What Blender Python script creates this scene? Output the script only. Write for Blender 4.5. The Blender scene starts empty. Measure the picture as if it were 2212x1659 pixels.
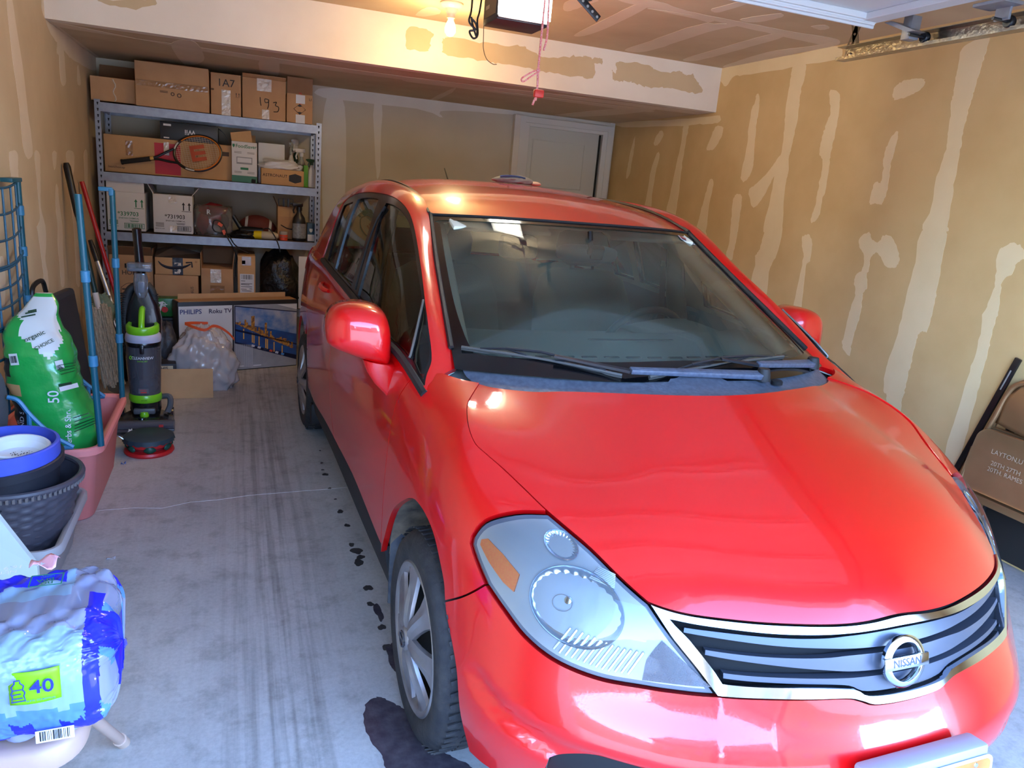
import bpy, bmesh, math, random
import numpy as np
from mathutils import Vector, Matrix
from mathutils.geometry import delaunay_2d_cdt
random.seed(7); rng = np.random.default_rng(7)
SC_ = bpy.context.scene; COL = SC_.collection; PI = math.pi
def lin(c):
    return tuple(((x/255)/12.92 if x/255 <= .04045 else ((x/255+.055)/1.055)**2.4) for x in c)

# ---------------------------------------------------------------- camera
def make_camera():
    yaw, pitch, roll, h, f = .3657, .2555, .0878, 1.457, 1604.59
    sy, cy, sp, cp = math.sin(yaw), math.cos(yaw), math.sin(pitch), math.cos(pitch)
    fw = Vector((sy*cp, cy*cp, -sp)); u0 = Vector((sy*sp, cy*sp, cp)); r0 = Vector((cy, -sy, 0))
    c, s = math.cos(roll), math.sin(roll)
    r = c*r0+s*u0; u = -s*r0+c*u0
    M = Matrix((r, u, -fw)).transposed().to_4x4(); M.translation = (0, 0, h)
    cam = bpy.data.cameras.new('camera'); o = bpy.data.objects.new('camera', cam); COL.objects.link(o)
    cam.sensor_width = 36; cam.lens = f*36/2212; cam.clip_start = .02; o.matrix_world = M
    SC_.camera = o
make_camera()
# ---------------------------------------------------------------- world, sun, exposure
SC_.view_settings.view_transform = 'Standard'; SC_.view_settings.look = 'None'
SC_.view_settings.gamma = 1; SC_.view_settings.use_curve_mapping = False
SC_.view_settings.exposure = 0.56
SC_.cycles.use_denoising = True
SC_.cycles.max_bounces = 10; SC_.cycles.diffuse_bounces = 5; SC_.cycles.glossy_bounces = 5
SC_.cycles.transparent_max_bounces = 16; SC_.cycles.transmission_bounces = 8
SC_.cycles.sample_clamp_indirect = 6; SC_.cycles.caustics_reflective = False; SC_.cycles.caustics_refractive = False
def make_world():
    w = bpy.data.worlds.new('sky'); SC_.world = w; w.use_nodes = True
    nt = w.node_tree; bg = nt.nodes['Background']
    sky = nt.nodes.new('ShaderNodeTexSky'); sky.sky_type = 'NISHITA'
    sky.sun_disc = False; sky.sun_elevation = math.radians(32); sky.sun_rotation = math.radians(-65)
    sky.air_density = 1.0; sky.dust_density = .15; sky.ozone_density = 1.6; sky.altitude = 1400
    tint = nt.nodes.new('ShaderNodeMix'); tint.data_type = 'RGBA'; tint.blend_type = 'MULTIPLY'; tint.inputs[0].default_value = 1   # clear, deep blue northern sky
    tint.inputs[7].default_value = (.86, .94, 1.08, 1); nt.links.new(sky.outputs[0], tint.inputs[6]); nt.links.new(tint.outputs[2], bg.inputs[0]); bg.inputs[1].default_value = SKY_STRENGTH
SKY_STRENGTH = 3.0
make_world()
def area_portal(name, loc, rot, sx, sy):
    l = bpy.data.lights.new(name, 'AREA'); l.shape = 'RECTANGLE'; l.size = sx; l.size_y = sy
    l.cycles.is_portal = True
    o = bpy.data.objects.new(name, l); COL.objects.link(o); o.location = loc; o.rotation_euler = rot
    return o
# daylight comes in through the open garage door behind the camera
area_portal('daylight_opening', (1.15, .07, 1.07), (-PI/2, 0, PI), 3.16, 2.14)

sun = bpy.data.lights.new('sun', 'SUN'); sun.energy = 26.0; sun.angle = .009; sun.color = (1, .93, .80)
sun_o = bpy.data.objects.new('sun', sun); COL.objects.link(sun_o); sun_o.rotation_euler = Vector((-.75, .35, .60)).to_track_quat('Z', 'Y').to_euler()
# ---------------------------------------------------------------- materials
MATS = {}
def nodes_of(m):
    return m.node_tree.nodes, m.node_tree.links
def mat(name, col, rough=.5, metal=0., noise=None, bump=None, coat=0., trans=0., alpha=1., emit=None, spec=.5, sheen=0.):
    """plain procedural material; col in sRGB 0-255. noise=(scale, other colour, amount), bump=(scale, strength)"""
    if name in MATS: return MATS[name]
    m = bpy.data.materials.new(name); m.use_nodes = True; N, L = nodes_of(m)
    b = N['Principled BSDF']; c = lin(col)+(1,)
    b.inputs['Base Color'].default_value = c; b.inputs['Roughness'].default_value = rough
    b.inputs['Metallic'].default_value = metal; b.inputs['Coat Weight'].default_value = coat
    b.inputs['Coat Roughness'].default_value = .05
    b.inputs['Transmission Weight'].default_value = trans; b.inputs['Alpha'].default_value = alpha
    b.inputs['Specular IOR Level'].default_value = spec; b.inputs['Sheen Weight'].default_value = sheen
    if emit:
        b.inputs['Emission Color'].default_value = lin(emit[0])+(1,); b.inputs['Emission Strength'].default_value = emit[1]
    if noise or bump:
        tc = N.new('ShaderNodeTexCoord')
    if noise:
        n = N.new('ShaderNodeTexNoise'); n.inputs['Scale'].default_value = noise[0]; n.inputs['Detail'].default_value = 6
        L.new(tc.outputs['Object'], n.inputs['Vector'])
        r = N.new('ShaderNodeValToRGB'); r.color_ramp.elements[0].position = .35; r.color_ramp.elements[1].position = .7
        r.color_ramp.elements[0].color = c; k = noise[2]
        o = lin(noise[1]); r.color_ramp.elements[1].color = tuple(c[i]*(1-k)+o[i]*k for i in range(3))+(1,)
        L.new(n.outputs['Fac'], r.inputs['Fac']); L.new(r.outputs['Color'], b.inputs['Base Color'])
    if bump:
        n2 = N.new('ShaderNodeTexNoise'); n2.inputs['Scale'].default_value = bump[0]; n2.inputs['Detail'].default_value = 4
        L.new(tc.outputs['Object'], n2.inputs['Vector'])
        bp_ = N.new('ShaderNodeBump'); bp_.inputs['Strength'].default_value = bump[1]; bp_.inputs['Distance'].default_value = .01
        L.new(n2.outputs['Fac'], bp_.inputs['Height']); L.new(bp_.outputs['Normal'], b.inputs['Normal'])
    MATS[name] = m
    return m
def thin_glass(name, tint, gloss=(.03, 1.5), haze=0., hazecol=(200, 205, 200), rough=.01):
    """a thin sheet: lets light straight through with a tint, mirrors by Fresnel, optional milky haze"""
    if name in MATS: return MATS[name]
    m = bpy.data.materials.new(name); m.use_nodes = True; N, L = nodes_of(m); N.remove(N['Principled BSDF'])
    out = N['Material Output']; t = N.new('ShaderNodeBsdfTransparent'); t.inputs[0].default_value = lin(tint)+(1,)
    g = N.new('ShaderNodeBsdfGlossy'); g.inputs['Roughness'].default_value = rough
    fr = N.new('ShaderNodeFresnel'); fr.inputs['IOR'].default_value = gloss[1]
    mx = N.new('ShaderNodeMixShader'); cur = t
    if haze:
        d = N.new('ShaderNodeBsdfDiffuse'); d.inputs[0].default_value = lin(hazecol)+(1,)
        m2 = N.new('ShaderNodeMixShader'); m2.inputs[0].default_value = haze
        L.new(t.outputs[0], m2.inputs[1]); L.new(d.outputs[0], m2.inputs[2]); cur = m2
    L.new(fr.outputs[0], mx.inputs[0]); L.new(cur.outputs[0], mx.inputs[1]); L.new(g.outputs[0], mx.inputs[2])
    L.new(mx.outputs[0], out.inputs['Surface']); MATS[name] = m
    return m

# ---------------------------------------------------------------- mesh helpers
class G:
    """a growing bag of vertices and faces that becomes ONE mesh object"""
    def __init__(s): s.v = []; s.f = []; s.mi = []
    def add(s, v, f, M=None, mi=0):
        n = len(s.v)
        s.v += [tuple(M @ Vector(p)) if M is not None else tuple(p) for p in v]
        s.f += [tuple(i+n for i in q) for q in f]; s.mi += [mi]*len(f); return s
    def box(s, c, d, M=None, mi=0, bev=0):
        x, y, z = c; a, b, h = d[0]/2, d[1]/2, d[2]/2
        if bev <= 0:
            v = [(x+i*a, y+j*b, z+k*h) for i in (-1, 1) for j in (-1, 1) for k in (-1, 1)]
            return s.add(v, [(0, 1, 3, 2), (4, 6, 7, 5), (0, 4, 5, 1), (2, 3, 7, 6), (0, 2, 6, 4), (1, 5, 7, 3)], M, mi)
        bm = bmesh.new(); bmesh.ops.create_cube(bm, size=1)
        for w in bm.verts: w.co = Vector((x+w.co.x*d[0], y+w.co.y*d[1], z+w.co.z*d[2]))
        bmesh.ops.bevel(bm, geom=bm.edges[:], offset=bev, segments=2, profile=.5, affect='EDGES')
        bm.verts.index_update()
        s.add([w.co.copy() for w in bm.verts], [[w.index for w in q.verts] for q in bm.faces], M, mi); bm.free(); return s
    def tube(s, path, r, n=8, M=None, mi=0, caps=True, closed=False):
        P = [Vector(p) for p in path]; m = len(P); R = r if isinstance(r, (list, tuple)) else [r]*m
        v = []; up = None
        for i in range(m):
            if closed: t = P[(i+1) % m]-P[i-1]
            else: t = P[min(i+1, m-1)]-P[max(i-1, 0)]
            t = t.normalized() if t.length > 1e-9 else Vector((0, 0, 1))
            if up is None: up = Vector((0, 0, 1)) if abs(t.z) < .9 else Vector((1, 0, 0))
            x = t.cross(up); x = x.normalized() if x.length > 1e-6 else t.orthogonal().normalized(); up = x.cross(t).normalized()
            for k in range(n):
                a = 2*PI*k/n; v.append(P[i]+R[i]*(math.cos(a)*x+math.sin(a)*up))
        f = []
        for i in range(m if closed else m-1):
            j = (i+1) % m
            for k in range(n): f.append((i*n+k, i*n+(k+1) % n, j*n+(k+1) % n, j*n+k))
        if caps and not closed: f += [tuple(range(n))[::-1], tuple((m-1)*n+k for k in range(n))]
        return s.add(v, f, M, mi)
    def lathe(s, prof, n=24, M=None, mi=0, a0=0, a1=2*PI):
        full = abs(a1-a0-2*PI) < 1e-6; m = n if full else n+1
        v = [(r*math.cos(a0+(a1-a0)*k/n), r*math.sin(a0+(a1-a0)*k/n), z) for r, z in prof for k in range(m)]; f = []
        for i in range(len(prof)-1):
            for k in range(n): f.append((i*m+k, i*m+(k+1) % m, (i+1)*m+(k+1) % m, (i+1)*m+k))
        return s.add(v, f, M, mi)
    def prism(s, poly, z0, z1, M=None, mi=0):
        n = len(poly); v = [(x, y, z0) for x, y in poly]+[(x, y, z1) for x, y in poly]
        f = [tuple(range(n))[::-1], tuple(range(n, 2*n))]+[(i, (i+1) % n, n+(i+1) % n, n+i) for i in range(n)]
        return s.add(v, f, M, mi)
    def loft(s, rings, M=None, mi=0, caps=True, closed=True):
        n = len(rings[0]); v = [p for r in rings for p in r]; f = []
        for i in range(len(rings)-1):
            for k in range(n if closed else n-1): f.append((i*n+k, i*n+(k+1) % n, (i+1)*n+(k+1) % n, (i+1)*n+k))
        if caps: f += [tuple(range(n))[::-1], tuple((len(rings)-1)*n+k for k in range(n))]
        return s.add(v, f, M, mi)
    def sphere(s, c, r, n=16, m=10, M=None, mi=0):
        rx, ry, rz = r if isinstance(r, (tuple, list)) else (r, r, r)
        rings = [[(c[0]+rx*math.sin(PI*i/m)*math.cos(2*PI*k/n), c[1]+ry*math.sin(PI*i/m)*math.sin(2*PI*k/n), c[2]-rz*math.cos(PI*i/m)) for k in range(n)] for i in range(m+1)]
        return s.loft(rings, M, mi, caps=False)
    def grid(s, fn, nu, nv, M=None, mi=0):
        v = [fn(i/nu, j/nv) for i in range(nu+1) for j in range(nv+1)]
        f = [(i*(nv+1)+j, (i+1)*(nv+1)+j, (i+1)*(nv+1)+j+1, i*(nv+1)+j+1) for i in range(nu) for j in range(nv)]
        return s.add(v, f, M, mi)
    def obj(s, name, mats, parent=None, smooth=40, bev=0, solid=0, sub=0, fix=True):
        me = bpy.data.meshes.new(name); me.from_pydata([tuple(p) for p in s.v], [], s.f)
        mats = mats if isinstance(mats, (list, tuple)) else [mats]
        for m in mats: me.materials.append(m)
        if len(mats) > 1: me.polygons.foreach_set('material_index', s.mi)
        if fix or bev:
            bm = bmesh.new(); bm.from_mesh(me)
            bmesh.ops.remove_doubles(bm, verts=bm.verts[:], dist=1e-6)
            if fix: bmesh.ops.recalc_face_normals(bm, faces=bm.faces[:])
            if bev: bmesh.ops.bevel(bm, geom=[e for e in bm.edges if len(e.link_faces) == 2 and e.calc_face_angle(0) > .5], offset=bev, segments=2, profile=.5, affect='EDGES', clamp_overlap=True)
            bm.to_mesh(me); bm.free()
        if smooth:
            me.polygons.foreach_set('use_smooth', [True]*len(me.polygons)); me.set_sharp_from_angle(angle=math.radians(smooth))
        o = bpy.data.objects.new(name, me); COL.objects.link(o)
        if parent is not None: o.parent = parent
        if solid:
            md = o.modifiers.new('solid', 'SOLIDIFY'); md.thickness = solid; md.offset = -1
        if sub:
            md = o.modifiers.new('sub', 'SUBSURF'); md.levels = sub; md.render_levels = sub
        return o
def T(x=0, y=0, z=0, rx=0, ry=0, rz=0, s=1):
    from mathutils import Euler
    return Matrix.Translation((x, y, z)) @ Euler((rx, ry, rz)).to_matrix().to_4x4() @ Matrix.Scale(s, 4)
def thing(name, label, cat, loc=(0, 0, 0), rz=0, group=None, rot=None):
    o = bpy.data.objects.new(name, None); COL.objects.link(o); o.empty_display_size = .1
    o.location = loc; o.rotation_euler = rot if rot else (0, 0, rz)
    o['label'] = label; o['category'] = cat
    if group: o['group'] = group
    return o
def tag(o, label, cat, group=None):
    o['label'] = label; o['category'] = cat
    if group: o['group'] = group
    return o
def struct(o): o['kind'] = 'structure'; return o
def smooth_path(P, n=8, closed=False):
    P = [Vector(p) for p in P]; m = len(P); out = []
    for i in range(m if closed else m-1):
        a = P[i-1] if (closed or i > 0) else P[0]*2-P[1]; b = P[i]; c = P[(i+1) % m]
        d = P[(i+2) % m] if (closed or i+2 < m) else P[-1]*2-P[-2]
        for k in range(n):
            t = k/n; out.append(.5*((2*b)+(c-a)*t+(2*a-5*b+4*c-d)*t*t+(3*b-a-3*c+d)*t**3))
    if not closed: out.append(P[-1])
    return out
TEXTC = {}
def text_geo(s, size=1., bold=0., shear=0., sx=1.):
    """flat lettering as mesh, origin at its centre, in the xy plane"""
    k = (s, bold, shear)
    if k not in TEXTC:
        cu = bpy.data.curves.new('t', 'FONT'); cu.body = s; cu.size = 1; cu.align_x = 'CENTER'; cu.align_y = 'CENTER'
        cu.offset = bold; cu.shear = shear; cu.resolution_u = 3
        o = bpy.data.objects.new('t', cu); COL.objects.link(o)
        dg = bpy.context.evaluated_depsgraph_get(); e = o.evaluated_get(dg); me = e.to_mesh()
        v = [tuple(p.co) for p in me.vertices]; f = [tuple(q.vertices) for q in me.polygons]
        e.to_mesh_clear(); bpy.data.objects.remove(o); bpy.data.curves.remove(cu); TEXTC[k] = (v, f)
    v, f = TEXTC[k]
    return [(x*size*sx, y*size, 0) for x, y, z in v], f
def front(x=0, y=0, z=0, rot=0):
    """frame for print on a face that looks towards -y: text x -> +x, text y -> +z"""
    return Matrix.Translation((x, y, z)) @ Matrix.Rotation(PI/2, 4, 'X') @ Matrix.Rotation(rot, 4, 'Z')
def plate(g, M, w, h, t=.0006, mi=0):
    return g.box((0, 0, t/2), (w, h, t), M, mi)
def barcode(g, M, w, h, n=22, seed=1, t=.0012):
    r = random.Random(seed); x = -w/2; ws = [r.choice((1, 1, 2, 3)) for _ in range(2*n)]; k = w/sum(ws)
    for i, q in enumerate(ws):
        if i % 2 == 0: g.box((x+q*k/2, 0, t/2), (q*k, h, t), M)
        x += q*k
WET = [(.40, 1.63, .075, .20), (.47, 1.45, .09, .17), (.455, 2.02, .02, .07), (.452, 2.28, .014, .05)]
DRIPS = [(.405, 3.716, .008), (.407, 3.556, .014), (.408, 3.379, .008), (.40, 3.62, .007), (.425, 3.113, .014), (.436, 2.969, .012), (.442, 2.734, .022), (.437, 2.639, .020), (.43, 2.79, .012), (.45, 2.68, .015), (.442, 2.444, .016), (.433, 2.335, .012), (.447, 2.186, .013), (.448, 2.067, .018), (.40, 4.32, .03), (.42, 3.25, .006), (.415, 3.9, .006)]
CRACK = [(-.60, 3.27), (-.537, 3.281), (-.423, 3.286), (-.313, 3.264), (-.205, 3.311), (-.091, 3.319), (.047, 3.35), (.169, 3.358), (.295, 3.367), (.392, 3.37), (.5, 3.38)]
BULB_W = 12; BULB_EMIT = 14
OPENER_EMIT = 3.0; OPENER_W = 38
PATCH_RIGHT = [[(4.935,2.424),(4.126,2.422),(3.796,2.42),(3.765,2.348),(4.04,2.351),(4.174,2.345),(4.663,2.351),(4.766,2.356),(4.848,2.3),(4.898,2.319)],[(4.154,2.347),(4.047,2.352),(4.033,2.273),(4.048,2.206),(4.041,2.127),(4.035,2.03),(4.041,1.923),(4.043,1.851),(4.053,1.811),(4.032,1.715),(4.037,1.67),(4.028,1.531),(4.007,1.342),(4.175,1.329),(4.166,1.496),(4.159,1.668),(4.177,1.761),(4.133,1.816),(4.133,1.899),(4.143,1.99),(4.158,2.072),(4.161,2.215),(4.163,2.304)],[(4.132,1.365),(4.0,1.383),(4.01,1.19),(4.036,1.146),(4.053,1.07),(4.052,0.92),(4.208,0.981),(4.204,1.093),(4.217,1.167),(4.182,1.213),(4.17,1.313)],[(4.184,1.761),(4.133,1.816),(4.14,1.733),(4.169,1.677),(4.219,1.581),(4.276,1.501),(4.333,1.477),(4.37,1.526),(4.399,1.59),(4.327,1.636),(4.237,1.704)],[(4.484,2.215),(4.454,2.203),(4.434,2.108),(4.433,2.003),(4.415,1.858),(4.398,1.752),(4.42,1.683),(4.466,1.641),(4.506,1.662),(4.517,1.712),(4.5,1.86),(4.511,1.997),(4.51,2.112),(4.49,2.159)],[(4.895,2.029),(4.817,2.012),(4.82,1.969),(4.844,1.908),(4.89,1.869),(4.974,1.863),(4.961,1.921),(4.929,1.983)],[(4.879,1.65),(4.837,1.635),(4.837,1.561),(4.844,1.442),(4.839,1.276),(4.955,1.267),(4.932,1.405),(4.91,1.548)],[(4.528,1.555),(4.469,1.542),(4.458,1.462),(4.457,1.381),(4.454,1.306),(4.53,1.3),(4.549,1.406),(4.562,1.518)],[(3.791,2.175),(3.735,2.171),(3.702,2.135),(3.684,2.044),(3.683,1.953),(3.687,1.878),(3.691,1.811),(3.681,1.743),(3.676,1.607),(3.691,1.563),(3.683,1.494),(3.696,1.449),(3.732,1.414),(3.753,1.423),(3.751,1.463),(3.736,1.526),(3.742,1.596),(3.736,1.692),(3.746,1.778),(3.78,1.812),(3.788,1.864),(3.779,1.949),(3.764,2.007),(3.754,2.048),(3.777,2.116)],[(3.227,1.927),(3.218,1.874),(3.225,1.791),(3.224,1.714),(3.218,1.613),(3.227,1.573),(3.235,1.545),(3.273,1.552),(3.308,1.544),(3.325,1.569),(3.319,1.642),(3.299,1.666),(3.271,1.666),(3.273,1.737),(3.286,1.791),(3.28,1.845),(3.264,1.898)],[(3.303,2.156),(3.26,2.178),(3.205,2.184),(3.138,2.177),(3.116,2.161),(3.134,2.127),(3.184,2.106),(3.237,2.092),(3.29,2.087),(3.31,2.12)],[(2.932,2.305),(2.809,2.327),(2.804,2.268),(2.81,2.204),(2.82,2.126),(2.822,2.073),(2.828,2.007),(2.83,1.925),(2.828,1.857),(2.818,1.759),(2.809,1.633),(2.8,1.476),(2.798,1.438),(2.937,1.427),(2.915,1.55),(2.921,1.702),(2.904,1.83),(2.914,1.901),(2.92,1.985),(2.935,2.041),(2.933,2.096),(2.939,2.164),(2.941,2.232)],[(2.939,1.427),(2.801,1.438),(2.784,1.316),(2.779,1.206),(2.773,1.123),(2.771,1.024),(2.775,0.944),(2.806,0.934),(2.826,0.897),(2.828,0.823),(2.826,0.734),(2.829,0.627),(2.831,0.565),(2.822,0.467),(2.847,0.456),(2.92,0.484),(2.929,0.552),(2.959,0.575),(2.978,0.679),(2.963,0.784),(2.948,0.901),(2.946,1.095),(2.938,1.263)],[(3.798,1.328),(3.745,1.341),(3.705,1.29),(3.695,1.198),(3.722,1.161),(3.714,1.059),(3.705,0.956),(3.692,0.836),(3.755,0.833),(3.766,0.946),(3.76,1.07),(3.76,1.208),(3.792,1.282)],[(3.335,1.364),(3.283,1.395),(3.247,1.357),(3.206,1.349),(3.172,1.387),(3.118,1.379),(3.059,1.315),(3.04,1.259),(3.063,1.225),(3.131,1.233),(3.173,1.281),(3.204,1.289),(3.232,1.263),(3.23,1.198),(3.236,1.166),(3.218,1.098),(3.237,1.056),(3.225,0.972),(3.235,0.874),(3.245,0.791),(3.239,0.711),(3.277,0.71),(3.317,0.759),(3.309,0.81),(3.306,0.941),(3.29,1.04),(3.316,1.116),(3.308,1.164),(3.277,1.184),(3.284,1.269),(3.331,1.31)],[(2.479,1.394),(2.438,1.417),(2.39,1.397),(2.375,1.355),(2.401,1.327),(2.408,1.283),(2.446,1.246),(2.441,1.189),(2.431,1.113),(2.434,1.047),(2.434,0.968),(2.43,0.902),(2.433,0.807),(2.431,0.718),(2.432,0.558),(2.435,0.4),(2.432,0.359),(2.507,0.33),(2.517,0.443),(2.506,0.605),(2.497,0.797),(2.486,0.923),(2.498,1.074),(2.484,1.156),(2.479,1.228),(2.499,1.316),(2.501,1.373)],[(5.346,2.05),(5.275,2.051),(5.28,1.935),(5.29,1.766),(5.281,1.594),(5.286,1.399),(5.286,1.33),(5.419,1.362),(5.406,1.531),(5.381,1.689),(5.369,1.785),(5.346,1.909)],[(4.874,1.649),(4.831,1.627),(4.835,1.533),(4.855,1.423),(4.845,1.295),(4.815,1.242),(4.868,1.223),(4.958,1.277),(4.943,1.381),(4.913,1.521)],[(4.514,1.555),(4.472,1.542),(4.457,1.462),(4.462,1.358),(4.454,1.273),(4.462,1.167),(4.468,1.105),(4.542,1.132),(4.531,1.204),(4.541,1.353),(4.542,1.44),(4.56,1.526)],[(4.87,2.024),(4.812,2.009),(4.814,1.957),(4.866,1.889),(4.954,1.862),(4.981,1.871),(4.946,1.953),(4.914,2.013)],[(5.697,1.847),(5.651,1.826),(5.678,1.696),(5.689,1.501),(5.683,1.398),(5.783,1.414),(5.773,1.54),(5.763,1.705)],[(5.683,2.026),(5.637,2.004),(5.662,1.946),(5.723,1.908),(5.768,1.924),(5.752,1.979)],[(6.495,2.135),(5.786,2.11),(5.289,2.103),(4.938,2.101),(4.874,2.098),(4.87,2.054),(5.036,2.049),(5.293,2.052),(5.774,2.064),(6.383,2.086)],[(6.118,1.99),(6.104,1.937),(6.116,1.789),(6.132,1.67),(6.185,1.648),(6.181,1.767),(6.156,1.896)]]
PATCH_LEFT = [[(4.028,1.423),(4.16,1.425),(4.15,1.355),(4.144,1.302),(4.1,1.233),(4.152,1.177),(4.137,1.093),(4.073,1.001),(4.074,0.892),(4.076,0.823),(4.02,0.831),(4.01,0.948),(4.01,1.055),(4.047,1.135),(4.055,1.234),(4.024,1.31)],[(4.488,1.43),(4.593,1.431),(4.582,1.353),(4.562,1.262),(4.534,1.157),(4.605,1.059),(4.59,0.964),(4.55,0.886),(4.585,0.805),(4.57,0.73),(4.488,0.739),(4.491,0.838),(4.464,0.936),(4.438,1.032),(4.429,1.072),(4.504,1.106),(4.497,1.218),(4.491,1.328)],[(4.921,1.256),(4.971,1.251),(4.977,1.164),(5.022,1.028),(4.992,0.88),(4.994,0.773),(4.968,0.692),(4.898,0.699),(4.883,0.817),(4.87,0.937),(4.902,1.037),(4.884,1.139)],[(5.266,1.441),(5.484,1.444),(5.474,1.35),(5.382,1.256),(5.439,1.047),(5.47,0.88),(5.436,0.641),(5.33,0.648),(5.341,0.811),(5.341,1.005),(5.281,1.189),(5.284,1.32)],[(5.839,1.449),(5.96,1.451),(5.924,1.296),(5.869,1.176),(5.798,1.179),(5.813,1.297)],[(4.897,1.436),(4.996,1.437),(4.957,1.366),(4.902,1.352)],[(3.747,0.978),(3.802,0.966),(3.793,0.87),(3.743,0.775),(3.683,0.774)],[(4.882,2.204),(4.966,2.219),(4.942,2.126),(5.058,2.062),(5.231,2.042),(5.39,2.025),(5.501,2.011),(5.816,2.005),(6.487,2.032),(6.539,2.123),(6.027,2.12),(5.31,2.123),(4.924,2.123)],[(5.219,2.048),(5.344,2.057),(5.385,2.011),(5.387,1.928),(5.38,1.84),(5.249,1.828),(5.237,1.938),(5.237,1.978),(5.186,1.985)],[(5.782,1.977),(5.825,1.982),(5.862,1.885),(5.757,1.875)],[(4.196,2.078),(4.284,2.094),(4.32,1.983),(4.379,1.83),(4.419,1.624),(4.448,1.429),(4.287,1.427),(4.258,1.655),(4.206,1.869)]]
PATCH_BULK = [[(0.995,2.357),(1.07,2.374),(1.157,2.355),(1.143,2.291),(1.132,2.245),(1.001,2.24)],[(1.223,2.305),(1.235,2.341),(1.359,2.346),(1.489,2.345),(1.637,2.346),(1.756,2.36),(1.78,2.35),(1.898,2.316),(2.022,2.326),(2.139,2.349),(2.251,2.357),(2.283,2.299),(2.282,2.244),(2.194,2.229),(2.05,2.221),(1.916,2.225),(1.86,2.231),(1.783,2.234),(1.646,2.236),(1.542,2.236),(1.395,2.239),(1.241,2.241)],[(2.192,2.353),(2.243,2.35),(2.326,2.366),(2.331,2.329),(2.28,2.322),(2.288,2.242),(2.207,2.229)],[(2.416,2.294),(2.446,2.286),(2.443,2.348),(2.466,2.353),(2.58,2.369),(2.7,2.362),(2.732,2.347),(2.824,2.339),(2.896,2.351),(2.937,2.364),(2.977,2.349),(3.009,2.343),(3.05,2.356),(3.074,2.331),(3.11,2.305),(3.149,2.259),(3.14,2.243),(3.047,2.229),(2.945,2.24),(2.84,2.239),(2.733,2.226),(2.647,2.233),(2.568,2.245),(2.493,2.236),(2.437,2.239)],[(-0.686,2.247),(-0.663,2.257),(-0.424,2.295),(-0.425,2.266),(-0.586,2.232)]]
PATCH_CEIL = [[(1.824,3.729),(1.948,3.623),(2.211,3.691),(2.448,3.696),(2.695,3.7),(2.895,3.697),(3.184,3.681),(3.284,3.834),(3.065,3.835),(2.78,3.808),(2.51,3.783),(2.296,3.75),(2.009,3.766)],[(2.018,3.783),(2.33,3.803),(2.451,3.838),(2.51,3.783),(2.58,3.778),(2.554,4.026),(2.58,4.48),(2.583,4.822),(2.461,4.861),(2.436,4.467),(2.407,4.035),(2.421,3.777),(2.296,3.75)],[(1.996,4.637),(1.945,3.982),(1.934,3.731),(2.005,3.769),(2.066,4.358),(2.055,4.653)],[(2.912,4.851),(2.869,4.387),(2.839,3.817),(2.928,3.831),(2.974,4.277),(3.002,4.801)],[(2.272,3.561),(2.294,3.328),(2.334,3.295),(2.34,3.577),(2.309,3.615)],[(2.505,3.643),(2.556,3.463),(2.586,3.42),(2.627,3.478),(2.614,3.628),(2.557,3.681)],[(3.176,4.509),(3.144,4.182),(3.205,3.917),(3.201,3.699),(3.284,3.834),(3.315,4.043),(3.362,4.398),(3.303,4.721),(3.26,4.882)],[(1.66,4.07),(1.627,3.896),(1.742,3.799),(1.731,3.957),(1.719,4.127)],[(2.871,3.535),(2.895,3.465),(2.959,3.5),(2.957,3.562)],[(1.025,4.851),(1.027,4.642),(1.055,4.585),(1.108,4.604),(1.137,4.716),(1.083,4.853)]]
PATCH_LOW = [[(-0.948,5.008),(-0.884,5.205),(-0.021,5.244),(1.082,5.287),(2.372,5.101),(3.378,5.048),(3.442,5.158),(2.408,5.254),(1.087,5.461),(-0.077,5.432)],[(1.102,5.38),(1.296,5.376),(1.707,5.394),(2.477,5.32),(2.912,5.259),(2.967,5.426),(2.243,5.472),(1.531,5.497),(1.133,5.527)],[(-0.36,5.261),(-0.221,5.028),(-0.201,5.847),(-0.34,6.265)],[(0.146,5.458),(0.252,5.293),(0.298,6.242),(0.208,6.522)],[(1.534,6.494),(1.474,5.541),(1.535,5.83),(1.596,6.752)],[(2.654,6.442),(2.755,5.484),(2.937,5.165),(2.958,5.794),(2.815,6.4)],[(-0.932,4.952),(-0.933,5.22),(-0.927,6.527),(-0.96,6.59),(-0.97,5.687)]]
PATCH_BACK = [[(0.666,2.112),(1.111,2.13),(1.421,2.124),(2.246,2.122),(3.246,2.113),(3.25,2.081),(2.292,2.088),(1.666,2.049),(1.649,1.991),(1.426,2.04),(0.668,2.042)],[(1.069,2.036),(1.13,2.043),(1.136,1.508),(1.105,1.498)],[(0.669,1.972),(0.834,1.991),(0.842,0.99),(0.691,0.903)],[(3.238,2.104),(3.292,2.131),(3.309,1.488),(3.232,1.481)]]
# ---------------------------------------------------------------- the garage
XL, XR, YB, YK, ZL, ZH, YF = -.951, 3.29, 6.52, 4.93, 2.124, 2.425, .20
def drywall_mat(name, col, col2):
    m = mat(name, col, .92, noise=(3.2, col2, .8), bump=(160, .05), spec=.2); return m
TAN, TAN2 = (216, 186, 132), (202, 170, 116)
m_tan = drywall_mat('drywall_paper_tan', TAN, TAN2)
m_tan2 = drywall_mat('drywall_paper_grey_tan', (206, 186, 154), (192, 170, 138))
m_mud = drywall_mat('joint_compound_pale', (236, 216, 172), (226, 204, 156))
m_mud.node_tree.nodes['Principled BSDF'].inputs['Roughness'].default_value = .85
m_white = drywall_mat('bulkhead_mud_white', (232, 222, 206), (222, 210, 192))
m_bare = drywall_mat('drywall_bare_band', (204, 182, 146), (194, 170, 132))
m_back = drywall_mat('back_wall_grey_tan', (206, 198, 178), (196, 188, 166))
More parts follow.
